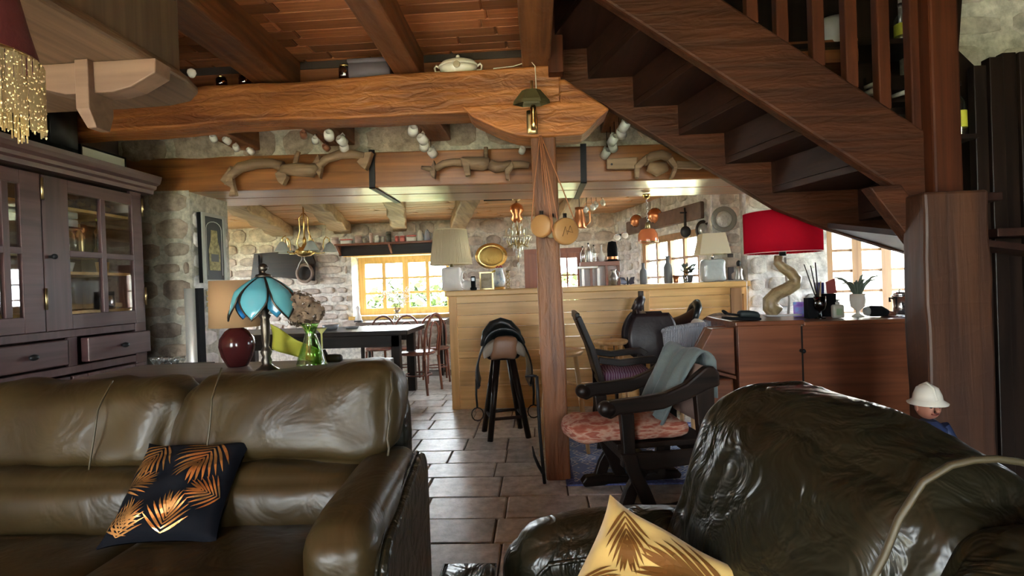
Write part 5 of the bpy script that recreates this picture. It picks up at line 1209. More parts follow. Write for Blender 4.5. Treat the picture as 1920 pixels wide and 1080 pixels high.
# framed picture in a deep black box on the side of the pillar
fb = thing('framed_picture', 'framed picture of a yellow bottle in a deep black box on the pillar', 'picture', (PX1 + .022, 4.0, 1.27))
z0, z1 = 0, zat(398, 4.0, 360) - 1.27; xw = xat(378, 4.0, 1.6) - PX1 - .022
B().box((0, .0, z0), (xw, .30, z1)).build('box', SOOT, fb)
B().box((xw + .0005, .0, z0), (xw + .014, .03, z1)).box((xw + .0005, .27, z0), (xw + .014, .30, z1)).box((xw + .0005, .031, z0), (xw + .014, .269, z0 + .025)).box((xw + .0005, .031, z1 - .025), (xw + .014, .269, z1)).build('frame', plain('pewter_frame', (.42, .43, .38), .4), fb)
B().box((xw + .0005, .0305, z0 + .0255), (xw + .006, .2695, z1 - .0255)).build('mount', plain('dark_mount', (.055, .06, .062), .6), fb)
b = B(); yc = .15
b.prism([(xw + .0065, yc + a_, z) for a_, z in ((-.07, .10), (-.075, .26), (-.045, .34), (-.04, .42), (.04, .42), (.045, .34), (.075, .26), (.07, .10))], (.002, 0, 0)); b.build('bottle_print', plain('ochre_print', (.36, .31, .14), .7, var=.5, bscale=40), fb)
b = B(); b.box((xw + .0086, yc - .05, .17), (xw + .0095, yc + .05, .23)).build('print_band', plain('grey_print', (.14, .14, .13), .7), fb)
arch = [(xw + .007, .05, .06), (xw + .007, .05, z1 - .12)] + [(xw + .007, yc - .1 * cos(pi * k / 8), z1 - .12 + .06 * sin(pi * k / 8)) for k in range(1, 8)] + [(xw + .007, .25, z1 - .12), (xw + .007, .25, .06)]
B().tube(arch, .0025, 5).build('print_line', plain('pale_line', (.6, .6, .56), .6), fb)
# ================================================================== hanging cups
def mug_build(mat, r=.034, h=.07):
    b = B().lathe([(.0, .004), (r * .46, .004), (r * .5, .0), (r * .62, .0), (r * .65, .004), (r * .86, .007), (r * .97, .02), (r, h * .5), (r, h), (r * .92, h), (r * .9, h * .35), (r * .6, .012), (.0, .012)], n=24)
    b.tube([(r * .95, 0, h * .8), (r * 1.55, 0, h * .75), (r * 1.6, 0, h * .4), (r * .98, 0, h * .25)], .006, 6)
    me = bpy.data.meshes.new('mug'); bmesh.ops.recalc_face_normals(b.bm, faces=b.bm.faces); b.bm.to_mesh(me); b.bm.free(); me.materials.append(mat); return me
MW = mug_build(WHITE, .034, .062); MWS = mug_build(WHITE, .024, .05); MG = mug_build(plain('cloudy_mug_glass', (.60, .64, .63), .1), .032, .075); MB_ = mug_build(plain('brown_mug', (.35, .14, .08), .3), .024, .05)
ORD = ('first', 'second', 'third', 'fourth', 'fifth', 'sixth')
def mugs(lst, Y0, Y1, mesh, lab, grp, zj=2.262):
    for i, (u, v) in enumerate(lst):
        Y = Y0 + (Y1 - Y0) * i / max(1, len(lst) - 1); p = at(u, v, Y)
        o = bpy.data.objects.new('mug', mesh); col.objects.link(o)
        o.rotation_mode = 'QUATERNION'; o.rotation_quaternion = (M.Rotation(radians(18 * (-1) ** i), 3, 'Z') @ M.Rotation(radians(-112), 3, 'X') @ M.Rotation(radians(-90), 3, 'Z')).to_quaternion()
        o.location = p; tag(o, lab % ORD[i], 'mug', grp)
        q = p + V((0, .035, .03))
        hk = B().tube([(q.x, q.y + .01, max(zj, q.z + .03)), (q.x, q.y + .01, q.z + .015), (q.x, q.y, q.z)], .0025, 5).build('hook', IRON); hk.parent = o; hk.matrix_parent_inverse = (M.Translation(o.location) @ o.rotation_quaternion.to_matrix().to_4x4()).inverted()
mugs(((398, 254), (419, 259), (441, 272), (464, 279)), 3.46, 3.86, MWS, '%s small white mug from the left in the row nearest the cabinet', 'small mugs under the leftmost joist')
mugs(((568, 247), (607, 272)), 3.48, 3.8, MB_, '%s brown mug of the mixed row left of the strap', 'brown mugs left of the strap')
mugs(((590, 258),), 3.6, 3.6, MWS, '%s white mug hanging between the two brown ones', 'white mug in the brown row')
mugs(((616, 247), (635, 258), (645, 271)), 3.46, 3.8, MW, '%s white mug along the joist left of the iron strap', 'white mugs left of the iron strap')
mugs(((775, 238), (787, 255), (796, 268), (806, 281)), 3.44, 3.86, MW, '%s white mug along the joist left of the middle yoke', 'white mugs above the middle yoke')
mugs(((981, 277),), 3.8, 3.8, MWS, '%s white mug hanging just left of the post', 'white mug left of the post')
mugs(((1176, 228), (1163, 242), (1154, 255), (1147, 268), (1140, 281)), 3.42, 3.88, MG, '%s glass mug down the joist beside the stairs', 'glass mugs beside the stairs')
# ================================================================== on top of the main beam
BT = 2.452
tu = thing('soup_tureen', 'white china soup tureen standing on the main beam', 'tureen', (xat(859, 3.22, BT), 3.24, BT))
B().lathe([(.0, 0), (.07, 0), (.075, .012), (.11, .035), (.118, .055), (.0, .055)], n=32, sx=1.0, sy=.62).build('body', CREAM, tu)
B().lathe([(.12, .0555), (.122, .062), (.10, .085), (.05, .102), (.012, .106), (.0, .106)], n=32, sx=1.0, sy=.62).ball((0, 0, .116), .014, 8).build('lid', CREAM, tu)
for s in (-1, 1): B().tube([(s * .112, 0, .03), (s * .14, 0, .03), (s * .145, 0, .055), (s * .135, 0, .07), (s * .116, 0, .055)], .007, 6).build('handle', CREAM, tu)
B().ball((0, -.072, .045), .022, 8, (1, .3, 1)).build('relief_medallion', plain('tan_relief', (.5, .4, .27), .4), tu)
bx_ = thing('storage_box', 'grey-blue flat box lying on the main beam by the brown jar', 'box', (xat(697, 3.22, BT), 3.25, BT))
B().rbox((-.125, -.09, 0), (.125, .1, .085), .006, 2).build('body', plain('slate_card', (.15, .125, .15), .7), bx_); B().rbox((-.13, -.095, .086), (.13, .105, .11), .006, 2).build('lid', plain('slate_card_lid', (.17, .14, .17), .7), bx_)
def jar(loc, r, h, label, mat=BROWNG):
    t = thing('glass_jar', label, 'jar', loc)
    B().lathe([(.0, 0), (r, 0), (r, h * .72), (r * .75, h * .82), (r * .75, h * .9), (.0, h * .9)], n=18).build('body', mat, t); B().lathe([(.0, h * .901), (r * .85, h * .901), (r * .85, h), (.0, h)], n=18).build('lid', BRASS if mat is BROWNG else IRON, t); return t
jar((xat(647, 3.2, BT), 3.2, BT), .036, .085, 'brown glass jar with lid on the main beam, beside the grey box')
jar((xat(459, 3.2, BT), 3.2, BT), .034, .06, 'low dark jar on the main beam, under the left ceiling joist'); jar((xat(416, 3.2, BT), 3.2, BT), .032, .06, 'low dark jar on the main beam, nearest the mantel shelf')
o = B().rbox((-.022, -.012, 0), (.022, .012, .012), .005, 3).build('plug', WHITE, loc=(xat(932, 3.2, BT), 3.18, BT)); tag(o, 'small white plug lying on the main beam right of the tureen', 'plug')
# lamp on the bolster
sl = thing('wall_lamp', 'brass wall lamp with olive shade fixed to the main beam over the post', 'lamp', (xat(998, 3.1, 2.1), 3.105, 0))
zp0, zp1 = zat(250, 3.1, 998), zat(212, 3.1, 998)
B().rbox((-.032, -.002, zp0), (.03, .016, zp1 + .02), .006, 3).build('back_plate', OLDBRASS, sl)
B().lathe([(.016, zp0 + .01), (.018, zp0 + .05), (.014, zp0 + .11), (.02, zp0 + .13), (.012, zp0 + .15)], (.008, -.04, 0), 14).tube([(0, -.002, zp0 + .03), (.008, -.04, zp0 + .02)], .008, 8).build('arm', BRASS, sl)
zs0, zs1 = zat(194, 3.05, 998), zat(168, 3.05, 998)
b = B(); b.lathe([(.105, zs0), (.1, zs0 + .02), (.052, zs1), (.045, zs1)], (.0, -.045, 0), 6, sy=.5, smooth=False, cap=False); b.build('lamp_shade', plain('olive_shade', (.10, .085, .035), .5, .3), sl, solid=.003)
B().cyl((.004, -.042, zs1 - .04), (.004, -.042, zs1 + .055), .008).build('stem', OLDBRASS, sl)
o = B().tube([(.03, -.045, zs0 + .06), (.028, -.03, 2.42), (.0, -.015, 2.462), (-.05, .03, 2.463), (-.10, .05, 2.459), (-.2, .06, 2.458)], .003, 5).build('cable', CREAM, sl)
# gourds on straps
STRAP = plain('leather_strap', (.50, .20, .09), .6)
def canteen(u, v, Y, r, th, rz, mat, label, lab2=None):
    c = at(u, v, Y); t = thing('canteen', label, 'canteen', c, rz)
    prof = [(.0, -th), (r * .85, -th), (r * .97, -th * .8), (r, -th * .3), (r, th * .3), (r * .97, th * .8), (r * .85, th), (.0, th)]
    b = B(); b.X = M.Rotation(pi / 2, 4, 'X'); b.lathe(prof, n=32); b.build('body', mat, t)
    B().cyl((0, 0, r * .98), (0, 0, r * 1.22), .011).lathe([(.013, r * 1.22), (.011, r * 1.32), (.0, r * 1.32)]).build('spout', DARK, t)
    n = at(1013, 254, 3.115)
    iv = (M.Translation(c) @ M.Rotation(rz, 4, 'Z')).inverted()
    for s in (-1, 1):
        e = M.Translation(c) @ M.Rotation(rz, 4, 'Z') @ V((s * (r + .003), 0, .01))
        B().tube([iv @ (n + V((s * .004, 0, 0))), iv @ (n.lerp(e, .6) + V((s * .004, -.004, 0))), iv @ e, V((s * r * .8, 0, -r * .62))], .0035, 6).build('strap', STRAP, t)
    return t
TANW = plain('tan_gourd', (.48, .25, .09), .4, bump=.15, bscale=20)
canteen(1016, 424, 3.06, .066, .022, radians(-28), TANW, 'round tan wooden canteen, left one hanging on the post')
canteen(1036, 427, 3.12, .062, .02, radians(-60), plain('grey_gourd', (.46, .40, .26), .4), 'pale grey canteen hanging between the two tan ones')
g3 = canteen(1060, 434, 3.05, .078, .024, radians(22), TANW, 'larger tan canteen with burnt mark, right one on the post')
b = B(); b.tube([(-.03, -.0255, -.03), (-.01, -.0255, .025), (.0, -.0255, -.02), (.02, -.0255, .03), (.035, -.0255, -.01), (.0, -.0255, .0)], .002, 4); b.build('burnt_mark', plain('burn', (.12, .05, .02), .6), g3)
# ================================================================== ox yokes on the lintel
def seg(par, pts, r, nm='bow', Y=3.86, sy=1.0):
    return B().tube([at(u, v, Y) - par.location for u, v in pts], [q * Y / F for q in r], 10).build(nm, GREYW, par)
def plate(par, pts, nm, Y=3.84, d=.05):
    return B().prism([at(u, v, Y) - par.location for u, v in pts], (0, d, 0)).build(nm, GREYW, par, bevel=.006)
y1_ = thing('ox_yoke', 'carved double ox yoke hanging at the left end of the lintel', 'yoke', at(560, 320, 3.86))
seg(y1_, [(424, 347), (432, 330), (450, 314), (480, 307), (510, 306), (530, 312)], [4, 8, 10, 10, 9, 10]); plate(y1_, [(411, 338), (431, 310), (436, 344), (441, 366), (428, 368), (432, 352)], 'horn_end')
plate(y1_, [(514, 325), (528, 313), (537, 330), (529, 347), (520, 340)], 'ear', d=.06); seg(y1_, [(528, 318), (560, 318), (585, 320), (596, 312)], [9, 13, 13, 9], 'centre_block')
plate(y1_, [(585, 305), (596, 288), (603, 312), (599, 335), (592, 322)], 'ear'); seg(y1_, [(598, 312), (612, 298), (640, 289), (665, 289), (684, 293)], [7, 8, 9, 8, 7]); plate(y1_, [(668, 303), (684, 285), (697, 284), (690, 305), (684, 318), (676, 312)], 'horn_end', d=.07)
seg(y1_, [(553, 308), (556, 295), (560, 284)], [4, 5, 4], 'peg')
y2_ = thing('ox_yoke', 'carved ox yoke in the middle of the lintel, left of the post', 'yoke', at(900, 312, 3.86))
seg(y2_, [(790, 314), (802, 316), (812, 318)], [3, 5, 6], 'horn_end'); plate(y2_, [(805, 320), (813, 299), (817, 312), (815, 335), (808, 330)], 'ear'); seg(y2_, [(816, 316), (832, 307), (850, 304), (866, 305)], [6, 7, 7, 8])
seg(y2_, [(866, 303), (885, 306), (905, 307), (918, 306)], [9, 12, 13, 10], 'centre_block'); plate(y2_, [(862, 295), (880, 298), (882, 328), (872, 330), (868, 312)], 'ear', Y=3.82)
seg(y2_, [(918, 308), (930, 314), (945, 312), (960, 306)], [10, 11, 9, 7]); plate(y2_, [(946, 318), (960, 302), (963, 312), (954, 324), (955, 338), (948, 336)], 'ear', Y=3.82); seg(y2_, [(962, 309), (978, 308), (992, 310)], [7, 7, 6]); seg(y2_, [(911, 298), (911, 285), (911, 276)], [4, 4, 4], 'peg')
y3_ = thing('ox_yoke', 'flat-ended ox yoke on the lintel between post and stairs', 'yoke', at(1228, 306, 3.86))
plate(y3_, [(1138, 297), (1196, 294), (1192, 316), (1138, 317)], 'end_board', d=.035); B().cyl(at(1147, 308, 3.835) - y3_.location, at(1147, 308, 3.85) - y3_.location, .008).build('peg_hole', BLACK, y3_)
plate(y3_, [(1190, 309), (1213, 288), (1214, 304), (1200, 316), (1198, 334), (1192, 332)], 'ear', Y=3.82); seg(y3_, [(1205, 306), (1222, 294), (1240, 290), (1256, 296)], [8, 9, 9, 8]); plate(y3_, [(1252, 300), (1262, 292), (1272, 312), (1264, 333), (1256, 334), (1264, 314)], 'ear', Y=3.82)
plate(y3_, [(1268, 301), (1316, 303), (1322, 312), (1312, 317), (1268, 315)], 'end_board', d=.035); seg(y3_, [(1215, 312), (1232, 318), (1250, 312)], [9, 13, 9], 'centre_block')
# iron bar leaning on the post
ib = thing('iron_pot_hook', 'thin black iron bar with hooks standing against the left of the post', 'iron bar', (xat(1014, 3.13, .3), 3.12, 0))
B().tube([(.012, 0, 0), (.008, 0, .05), (-.006, 0, .3), (-.01, 0, .5), (-.012, 0, .63)], .010, 8).build('bar', IRON, ib)
B().tube([(.005, 0, .06), (-.02, -.01, .11), (-.043, -.015, .17), (-.052, -.015, .225)], [.010, .010, .008, .004], 8).build('lower_hook', IRON, ib); B().tube([(-.012, 0, .63), (-.045, -.01, .637), (-.08, -.01, .632)], [.008, .009, .003], 8).build('upper_hook', IRON, ib)
# ================================================================== on the bar
BZT = 1.131
def onbar(u, Y=5.25): return (xat(u, Y, BZT), Y, BZT)
wl_ = thing('table_lamp', 'lamp with woven straw shade and white ceramic base at the bar end', 'lamp', onbar(848, 5.25))
B().rbox((-.095, -.07, 0), (.095, .07, .235), .03, 5).build('base', plain('white_relief_china', (.74, .72, .69), .35, bump=.6, bscale=22), wl_); B().cyl((0, 0, .236), (0, 0, .30), .015).build('socket', OLDBRASS, wl_)
WSH = shademat('straw_shade', (.86, .76, .56), .4)
B().lathe([(.205, .262), (.16, .60)], n=40, cap=False).build('lamp_shade', WSH, wl_, solid=.004)
b = B(); r = random.Random(5)
for i in range(90):
    a = 2 * pi * i / 90; j = r.uniform(-.06, .06); b.tube([(.207 * cos(a), .207 * sin(a), .264), (.162 * cos(a + j), .162 * sin(a + j), .598)], .0022, 3, cap=False)
x = b.build('straw', WSH, wl_); x['kind'] = 'stuff'
for z, rr in ((.262, .207), (.60, .162)): B().tube([(rr * cos(a * pi / 16), rr * sin(a * pi / 16), z) for a in range(32)], .005, 5, closed=True).build('rim', WSH, wl_)
B().cyl((0, 0, .30), (0, 0, .58), .004).cyl((-.16, 0, .585), (.16, 0, .585), .003).build('shade_carrier', OLDBRASS, wl_)
sw_ = thing('china_swan', 'white china swan right of the straw lamp on the bar', 'ornament', onbar(876, 5.13))
B().ball((0, 0, .05), .05, 10, (1.1, .7, 1)).build('body', WHITE, sw_); B().tube([(-.03, 0, .07), (-.055, 0, .12), (-.045, 0, .17), (-.02, 0, .185), (.0, 0, .17)], [.02, .014, .011, .012, .004], 8).build('neck', WHITE, sw_)
ph_ = thing('cordless_phone', 'dark cordless phone standing on the bar', 'phone', onbar(888, 5.1))
B().rbox((-.022, -.02, .012), (.022, .014, .135), .008, 4).build('handset', SOOT, ph_); B().rbox((-.03, -.03, 0), (.03, .03, .03), .008, 3).build('cradle', SOOT, ph_); B().box((-.014, -.0212, .09), (.014, -.0205, .12)).build('screen', plain('grey_screen', (.3, .34, .36), .2), ph_)
pf_ = thing('small_picture', 'small picture in gilt frame leaning on the bar by the rooster', 'picture', onbar(913, 5.4))
B().box((-.055, 0, .015), (.055, .008, .165)).build('print', pattern('landscape_print', [(.25, .22, .14), (.45, .43, .34), (.3, .27, .2)], (9, 9, 14), 'noise'), pf_)
B().box((-.07, -.006, 0), (.07, .012, .0145)).box((-.07, -.006, .1655), (.07, .012, .18)).box((-.07, -.006, .0146), (-.0555, .012, .1654)).box((.0555, -.006, .0146), (.07, .012, .1654)).build('frame', OLDBRASS, pf_); B().box((-.02, .013, 0), (.02, .05, .1)).build('strut', DARK, pf_)
rj = thing('rooster_jug', 'white and blue china rooster jug with red comb on the bar', 'jug', onbar(937, 5.15))
B().lathe([(.0, 0), (.05, 0), (.052, .01), (.045, .025), (.0, .025)], n=18).build('base', plain('orange_glaze', (.55, .27, .05), .3), rj)
B().lathe([(.0, .0255), (.044, .0255), (.056, .06), (.058, .10), (.045, .15), (.034, .185), (.038, .205), (.0, .205)], n=20).build('body', pattern('blue_white_glaze', [(.10, .18, .32), (.62, .64, .60), (.66, .66, .62)], (18, 18, 18), 'noise', .25), rj)
B().tube([(-.03, 0, .206), (-.015, 0, .222), (.0, 0, .212), (.015, 0, .228), (.03, 0, .21)], .009, 8).build('comb', plain('red_glaze', (.35, .03, .03), .3), rj); B().tube([(-.036, 0, .18), (-.062, 0, .172), (-.07, 0, .165)], [.012, .008, .002], 8).build('beak', plain('yellow_glaze', (.6, .4, .05), .3), rj)
cn_ = thing('twisted_candlestick', 'brass wire candlestick right of the rooster jug', 'candlestick', onbar(953, 5.2))
B().lathe([(.0, 0), (.032, 0), (.03, .006), (.0, .01)], n=14).build('base', OLDBRASS, cn_)
for s in (0, pi): B().tube([(.016 * cos(t * .7 + s), .016 * sin(t * .7 + s), .01 + t * .0085) for t in range(18)], .005, 6).build('twist', OLDBRASS, cn_)
B().lathe([(.018, .16), (.024, .175), (.018, .172)], n=12).build('cup', OLDBRASS, cn_)
# carved wooden arcade with bottles on top
ar = thing('wooden_arcade', 'small red-brown wooden arcade with white columns on the bar', 'model', onbar(1125, 5.3))
B().box((-.19, -.07, .195), (.19, .10, .235)).build('roof_slab', plain('dusty_rose_wood', (.42, .22, .18), .5), ar, bevel=.004); B().box((-.22, -.09, .17), (-.02, .0, .194)).build('cornice', CREAM, ar, bevel=.006)
B().box((-.19, .085, .0), (.19, .10, .194)).build('back_board', plain('pale_board', (.62, .64, .68), .5), ar)
for x in (-.18, -.10, -.03, .05, .165): B().box((x, -.06, .0), (x + .025, -.035, .169 if x < -.02 else .194)).build('column', CREAM if x in (-.18, -.03) else DOORW, ar)
for i, (u, h, r_, m_, lab) in enumerate(((1093, .16, .022, CLEAR, 'slim clear bottle at the left end of the arcade roof'), (1104, .19, .024, PEWTER, 'pewter bottle second from left on the arcade roof'), (1114, .17, .02, CLEAR, 'clear bottle beside the white vase on the arcade roof'))):
    bottle('small_bottle', (xat(u, 5.3, 1.37), 5.3, BZT + .236), h, r_, m_, lab, IRON)
o = B().lathe([(.0, 0), (.022, 0), (.034, .03), (.036, .05), (.02, .085), (.009, .11), (.009, .16), (.014, .165), (.0, .165)], n=18).build('white_vase', WHITE, loc=(xat(1128, 5.3, 1.37), 5.29, BZT + .236)); tag(o, 'white long-necked vase on the wooden arcade', 'vase')
hb = thing('black_hat', 'tall black felt hat shape with copper band on the arcade', 'hat', (xat(1149, 5.3, 1.37), 5.31, BZT + .236))
B().lathe([(.0, 0), (.075, 0), (.075, .008), (.05, .012), (.052, .12), (.04, .19), (.0, .2)], n=20).build('crown', SOOT, hb); B().lathe([(.0535, .02), (.0535, .045)], n=20, cap=False).build('band', COPPER, hb)
pj = thing('pewter_jug', 'small dark pewter jug under the right end of the arcade', 'jug', onbar(1151, 5.12))
B().lathe([(.0, 0), (.024, 0), (.028, .02), (.040, .05), (.042, .075), (.022, .11), (.02, .13), (.03, .15), (.0, .148)], n=18).build('body', PEWTER, pj); B().tube([(.026, 0, .14), (.055, 0, .12), (.05, 0, .07), (.04, 0, .06)], .005, 6).build('handle', PEWTER, pj)
bf = thing('metal_butterfly', 'dark metal butterfly ornament standing on the bar', 'ornament', onbar(1177, 5.15))
for s in (-1, 1): B().prism([(0, 0, .02), (s * .03, 0, .07), (s * .07, .01, .075), (s * .06, .01, .04), (s * .065, .01, .01), (s * .025, 0, .0)], (0, .006, 0)).build('wing', plain('dark_pewter', (.10, .10, .13), .35, .8), bf)
B().tube([(0, 0, 0), (0, 0, .05), (0, -.004, .075)], [.008, .009, .004], 8).build('body', IRON, bf)
GREYB = plain('grey_stoneware', (.16, .17, .18), .45)
bottle('stoneware_bottle', onbar(1207, 5.2), .21, .036, GREYB, 'dull grey stoneware bottle before the kitchen window, nearer the arcade', None, None, neck=.4); bottle('stoneware_bottle', onbar(1253, 5.2), .27, .042, GREYB, 'taller grey stoneware bottle before the middle of the kitchen window', None, None, neck=.45)
for i, (u, h, m_, lab) in enumerate(((1268, .07, COPPER, 'small copper cup right of the tall grey bottle'), (1285, .12, CLEAR, 'clear tumbler before the small plants on the bar'))): cup('cup', onbar(u, 5.15), .028, h, m_, lab, 'cup')
pp_ = thing('leafy_plant', 'small grey-green leafy plant in pot on the bar, left of the glass lamp', 'plant', onbar(1290, 5.3))
B().lathe([(.0, 0), (.04, 0), (.055, .07), (.0, .07)], n=16).build('pot', GREYB, pp_)
b = B(); r = random.Random(4)
for i in range(70):
    a = r.uniform(0, 2 * pi); L = r.uniform(.04, .13); d = V((cos(a) * .7, sin(a) * .7, r.uniform(.3, 1.2))).normalized(); c = V((0, 0, .07)) + d * L; s = V((-sin(a), cos(a), 0)) * .016
    b.poly([c - d * .025, c + s, c + d * .03, c - s])
x = b.build('foliage', plain('grey_leaf', (.13, .16, .13), .6, var=.3), pp_, recalc=False); x['kind'] = 'stuff'
gl = thing('glass_block_lamp', 'lamp with cream tapered shade and glass block base at the bar', 'lamp', onbar(1337, 5.2))
B().rbox((-.115, -.05, 0), (.115, .05, .215), .035, 5, lambda q, p: p + V((.005 * sin(p.z * 40), 0, .004 * sin(p.x * 40)))).build('base', plain('cloudy_glass', (.46, .52, .53), .12, bump=.5, bscale=24, spec=.8), gl); B().cyl((0, 0, .216), (0, 0, .27), .012).build('socket', CHROME, gl)
b = B(); ring = lambda w_, d_, z: b._v([(-w_, -d_, z), (w_, -d_, z), (w_, d_, z), (-w_, d_, z)]); A, C = ring(.145, .10, .262), ring(.105, .07, .46)
for i in range(4): b._f([A[i], A[(i + 1) % 4], C[(i + 1) % 4], C[i]])
b.build('lamp_shade', shademat('cream_shade', (.88, .83, .68), .4), gl, solid=.004); B().cyl((0, 0, .27), (0, 0, .455), .004).cyl((-.105, 0, .456), (.105, 0, .456), .003).build('shade_carrier', CHROME, gl)
B().tube([(.03, .06, .01), (.15, .0, .006), (.2, -.1, .006), (.215, -.19, .008), (.218, -.255, -.01), (.215, -.262, -.12), (.21, -.26, -.36)], .004, 6).build('cord', WHITE, gl)
fg = thing('pewter_figure', 'small pewter figure with dark round head at the right end of the bar', 'ornament', onbar(1386, 5.2))
B().lathe([(.0, 0), (.04, 0), (.042, .02), (.03, .07), (.036, .11), (.016, .14), (.0, .142)], n=16).build('body', PEWTER, fg); B().ball((0, 0, .165), .022, 10, (1, 1, 1.4)).build('head', IRON, fg)
bk_ = thing('standing_book', 'dark upright book between the glass lamp and the pewter figure', 'book', onbar(1367, 5.42))
B().box((-.03, -.06, 0), (-.026, .06, .27)).box((.026, -.06, 0), (.03, .06, .27)).box((-.026, -.064, 0), (.026, -.06, .27)).build('cover', plain('slate_book', (.14, .13, .14), .6), bk_); B().box((-.0255, -.0595, .004), (.0255, .056, .266)).build('pages', PAPER, bk_)
# ================================================================== kitchen ceiling and walls
def wall_disc(name, label, cat, c, rx, rz_, prof, mats, ang=0, sub=None):
    t = thing(name, label, cat, c, ang)
    for nm, pr, m_ in prof:
        b = B(); b.X = M.Rotation(pi / 2, 4, 'X') @ M.Diagonal((1, rz_ / rx, 1, 1)); b.lathe([(r_ * rx, z) for r_, z in pr], n=36, cap=False); b.build(nm, m_, t)
    return t
wall_disc('brass_platter', 'large oval embossed brass platter on the back wall', 'platter', (xat(921, 7.42, 1.6), 7.43, zat(480, 7.42, 921)), .225, .18, [('rim', [(.72, .0), (.98, .006), (1.0, .012), (.98, .018), (.74, .012)], BRASS), ('relief', [(.0, .02), (.3, .028), (.5, .014), (.68, .02), (.735, .008), (.0, -.005)], plain('embossed_brass', (.66, .50, .18), .35, 1, bump=.8, bscale=30))], None)
wall_disc('pewter_plate', 'scalloped pewter plate hanging on the short wall beside the bar', 'plate', (xat(1357, 5.31, 1.7), 5.315, zat(411, 5.31, 1357)), .125, .125, [('rim', [(.62, .0), (.95, .01), (1.0, .014), (.97, .02), (.64, .012)], plain('tarnished_silver', (.26, .25, .22), .4, .3)), ('well', [(.0, .008), (.6, .01), (.635, .002), (.0, -.008)], plain('engraved_silver', (.66, .64, .58), .35, .4, bump=1, bscale=40))], None)
# wall beam over the kitchen window with its moulds
b = B(); b.X = KM; z0, z1 = 1.76, 1.93
b.box((.02, -.075, z0), (1.75, -.031, z1)); wb = b.build('wall_beam', plain('grey_brown_beam', (.13, .075, .055), .6, var=.3, bscale=12, bump=.4), bevel=.01); tag(wb, 'grey-brown timber along the wall above the kitchen window', 'beam')
def kpos(u, off=-.1):
    best = None
    for i in range(401):
        s = i / 400 * 2.2; p = KM @ V((s, off, 0)); q = xat(u, p.y, 1.8)
        d = abs(q - p.x)
        if best is None or d < best[0]: best = (d, p)
    return best[1]
for u, v, rr, lab in ((1193, 414, .075, 'scalloped copper mould hanging left on the wall timber'), (1228, 404, .085, 'larger scalloped copper mould right on the wall timber')):
    p = kpos(u, -.085); t = thing('copper_mould', lab, 'mould', (p.x, p.y, zat(v, p.y, u)), math.atan2(-.85, -.5) - pi / 2)
    b = B(); n = 40; rings = []
    for rad, dep, fl in ((1.0, 0, .06), (.85, .03, .05), (.45, .055, .02), (.05, .06, 0)):
        rings.append(b._v([(rr * rad * (1 + fl * cos(12 * 2 * pi * k / n)) * cos(2 * pi * k / n), -dep if 0 else dep, rr * rad * (1 + fl * cos(12 * 2 * pi * k / n)) * sin(2 * pi * k / n)) for k in range(n)]))
    for A, C in zip(rings, rings[1:]):
        for k in range(n): b._f([A[k], A[(k + 1) % n], C[(k + 1) % n], C[k]], True)
    b._f(rings[-1]); b.build('body', COPPER, t)
    B().tube([(rr * cos(2 * pi * k / 20), 0, rr * sin(2 * pi * k / 20)) for k in range(20)], .004, 5, closed=True).build('rim', IRON, t)
for u, v, rr, rz_, lab, nm, m1, m2 in ((1311, 432, .075, .10, 'dark oval frame with pale centre on the kitchen wall', 'oval_mirror', DARK, plain('pale_mirror', (.62, .62, .62), .15, .5)),):
    p = kpos(1312, -.05); wall_disc(nm, lab, 'mirror', (p.x + .02, p.y - .02, zat(v, p.y, u)), rr, rz_, [('frame', [(.66, -.002), (.98, 0), (1.0, .01), (.9, .025), (.68, .012)], m1), ('glass', [(.0, .006), (.655, .006), (.655, .001), (.0, .001)], m2)], None)
p = kpos(1284, -.09); t = thing('hanging_ladle', 'dark ladle with broad bowl hanging on the wall timber', 'ladle', (p.x, p.y, zat(395, p.y, 1284)))
B().tube([(0, 0, .03), (0, 0, -.08), (0, 0, -.16)], [.008, .012, .014], 8).build('handle', IRON, t); B().ball((0, -.01, -.22), .055, 10, (1, .4, 1.1)).build('bowl', IRON, t); B().tube([(-.05, 0, -.02), (.05, 0, -.02)], .009, 6).build('cross_bar', IRON, t)
# orange pendant under the lintel
pd = thing('pendant_lamp', 'orange glass pendant lamp hanging under the right end of the lintel', 'lamp', (xat(1212, 4.5, 1.9), 4.5, 1.886))
B().lathe([(.0, .004), (.03, .0), (.035, -.012), (.02, -.035), (.0, -.04)], n=16).build('ceiling_rose', BRASS, pd)
zt_, zb_ = zat(428, 4.5, 1214) - 1.886, zat(455, 4.5, 1214) - 1.886
pts = []
B().tube([(.006 * cos(k * .9), .006 * sin(k * .9), -.04 + (zt_ + .04 + .04) * k / 40) for k in range(41)], .004, 5).build('chain', plain('silver_cord', (.6, .6, .6), .3, .8), pd)
B().lathe([(.012, zt_ + .05), (.02, zt_ + .03), (.022, zt_), (.018, zt_ - .005)], n=14).build('socket', OLDBRASS, pd)
B().lathe([(.025, zt_), (.06, zt_ - .015), (.078, zt_ - .05), (.082, zb_ + .012), (.08, zb_ + .0)], n=28, cap=False).build('lamp_shade', plain('orange_glass', (.70, .20, .08), .15, coat=.4), pd, solid=.003)
B().lathe([(.083, zb_ + .008), (.085, zb_ + .004), (.083, zb_)], n=28, cap=False).build('rim', OLDBRASS, pd)
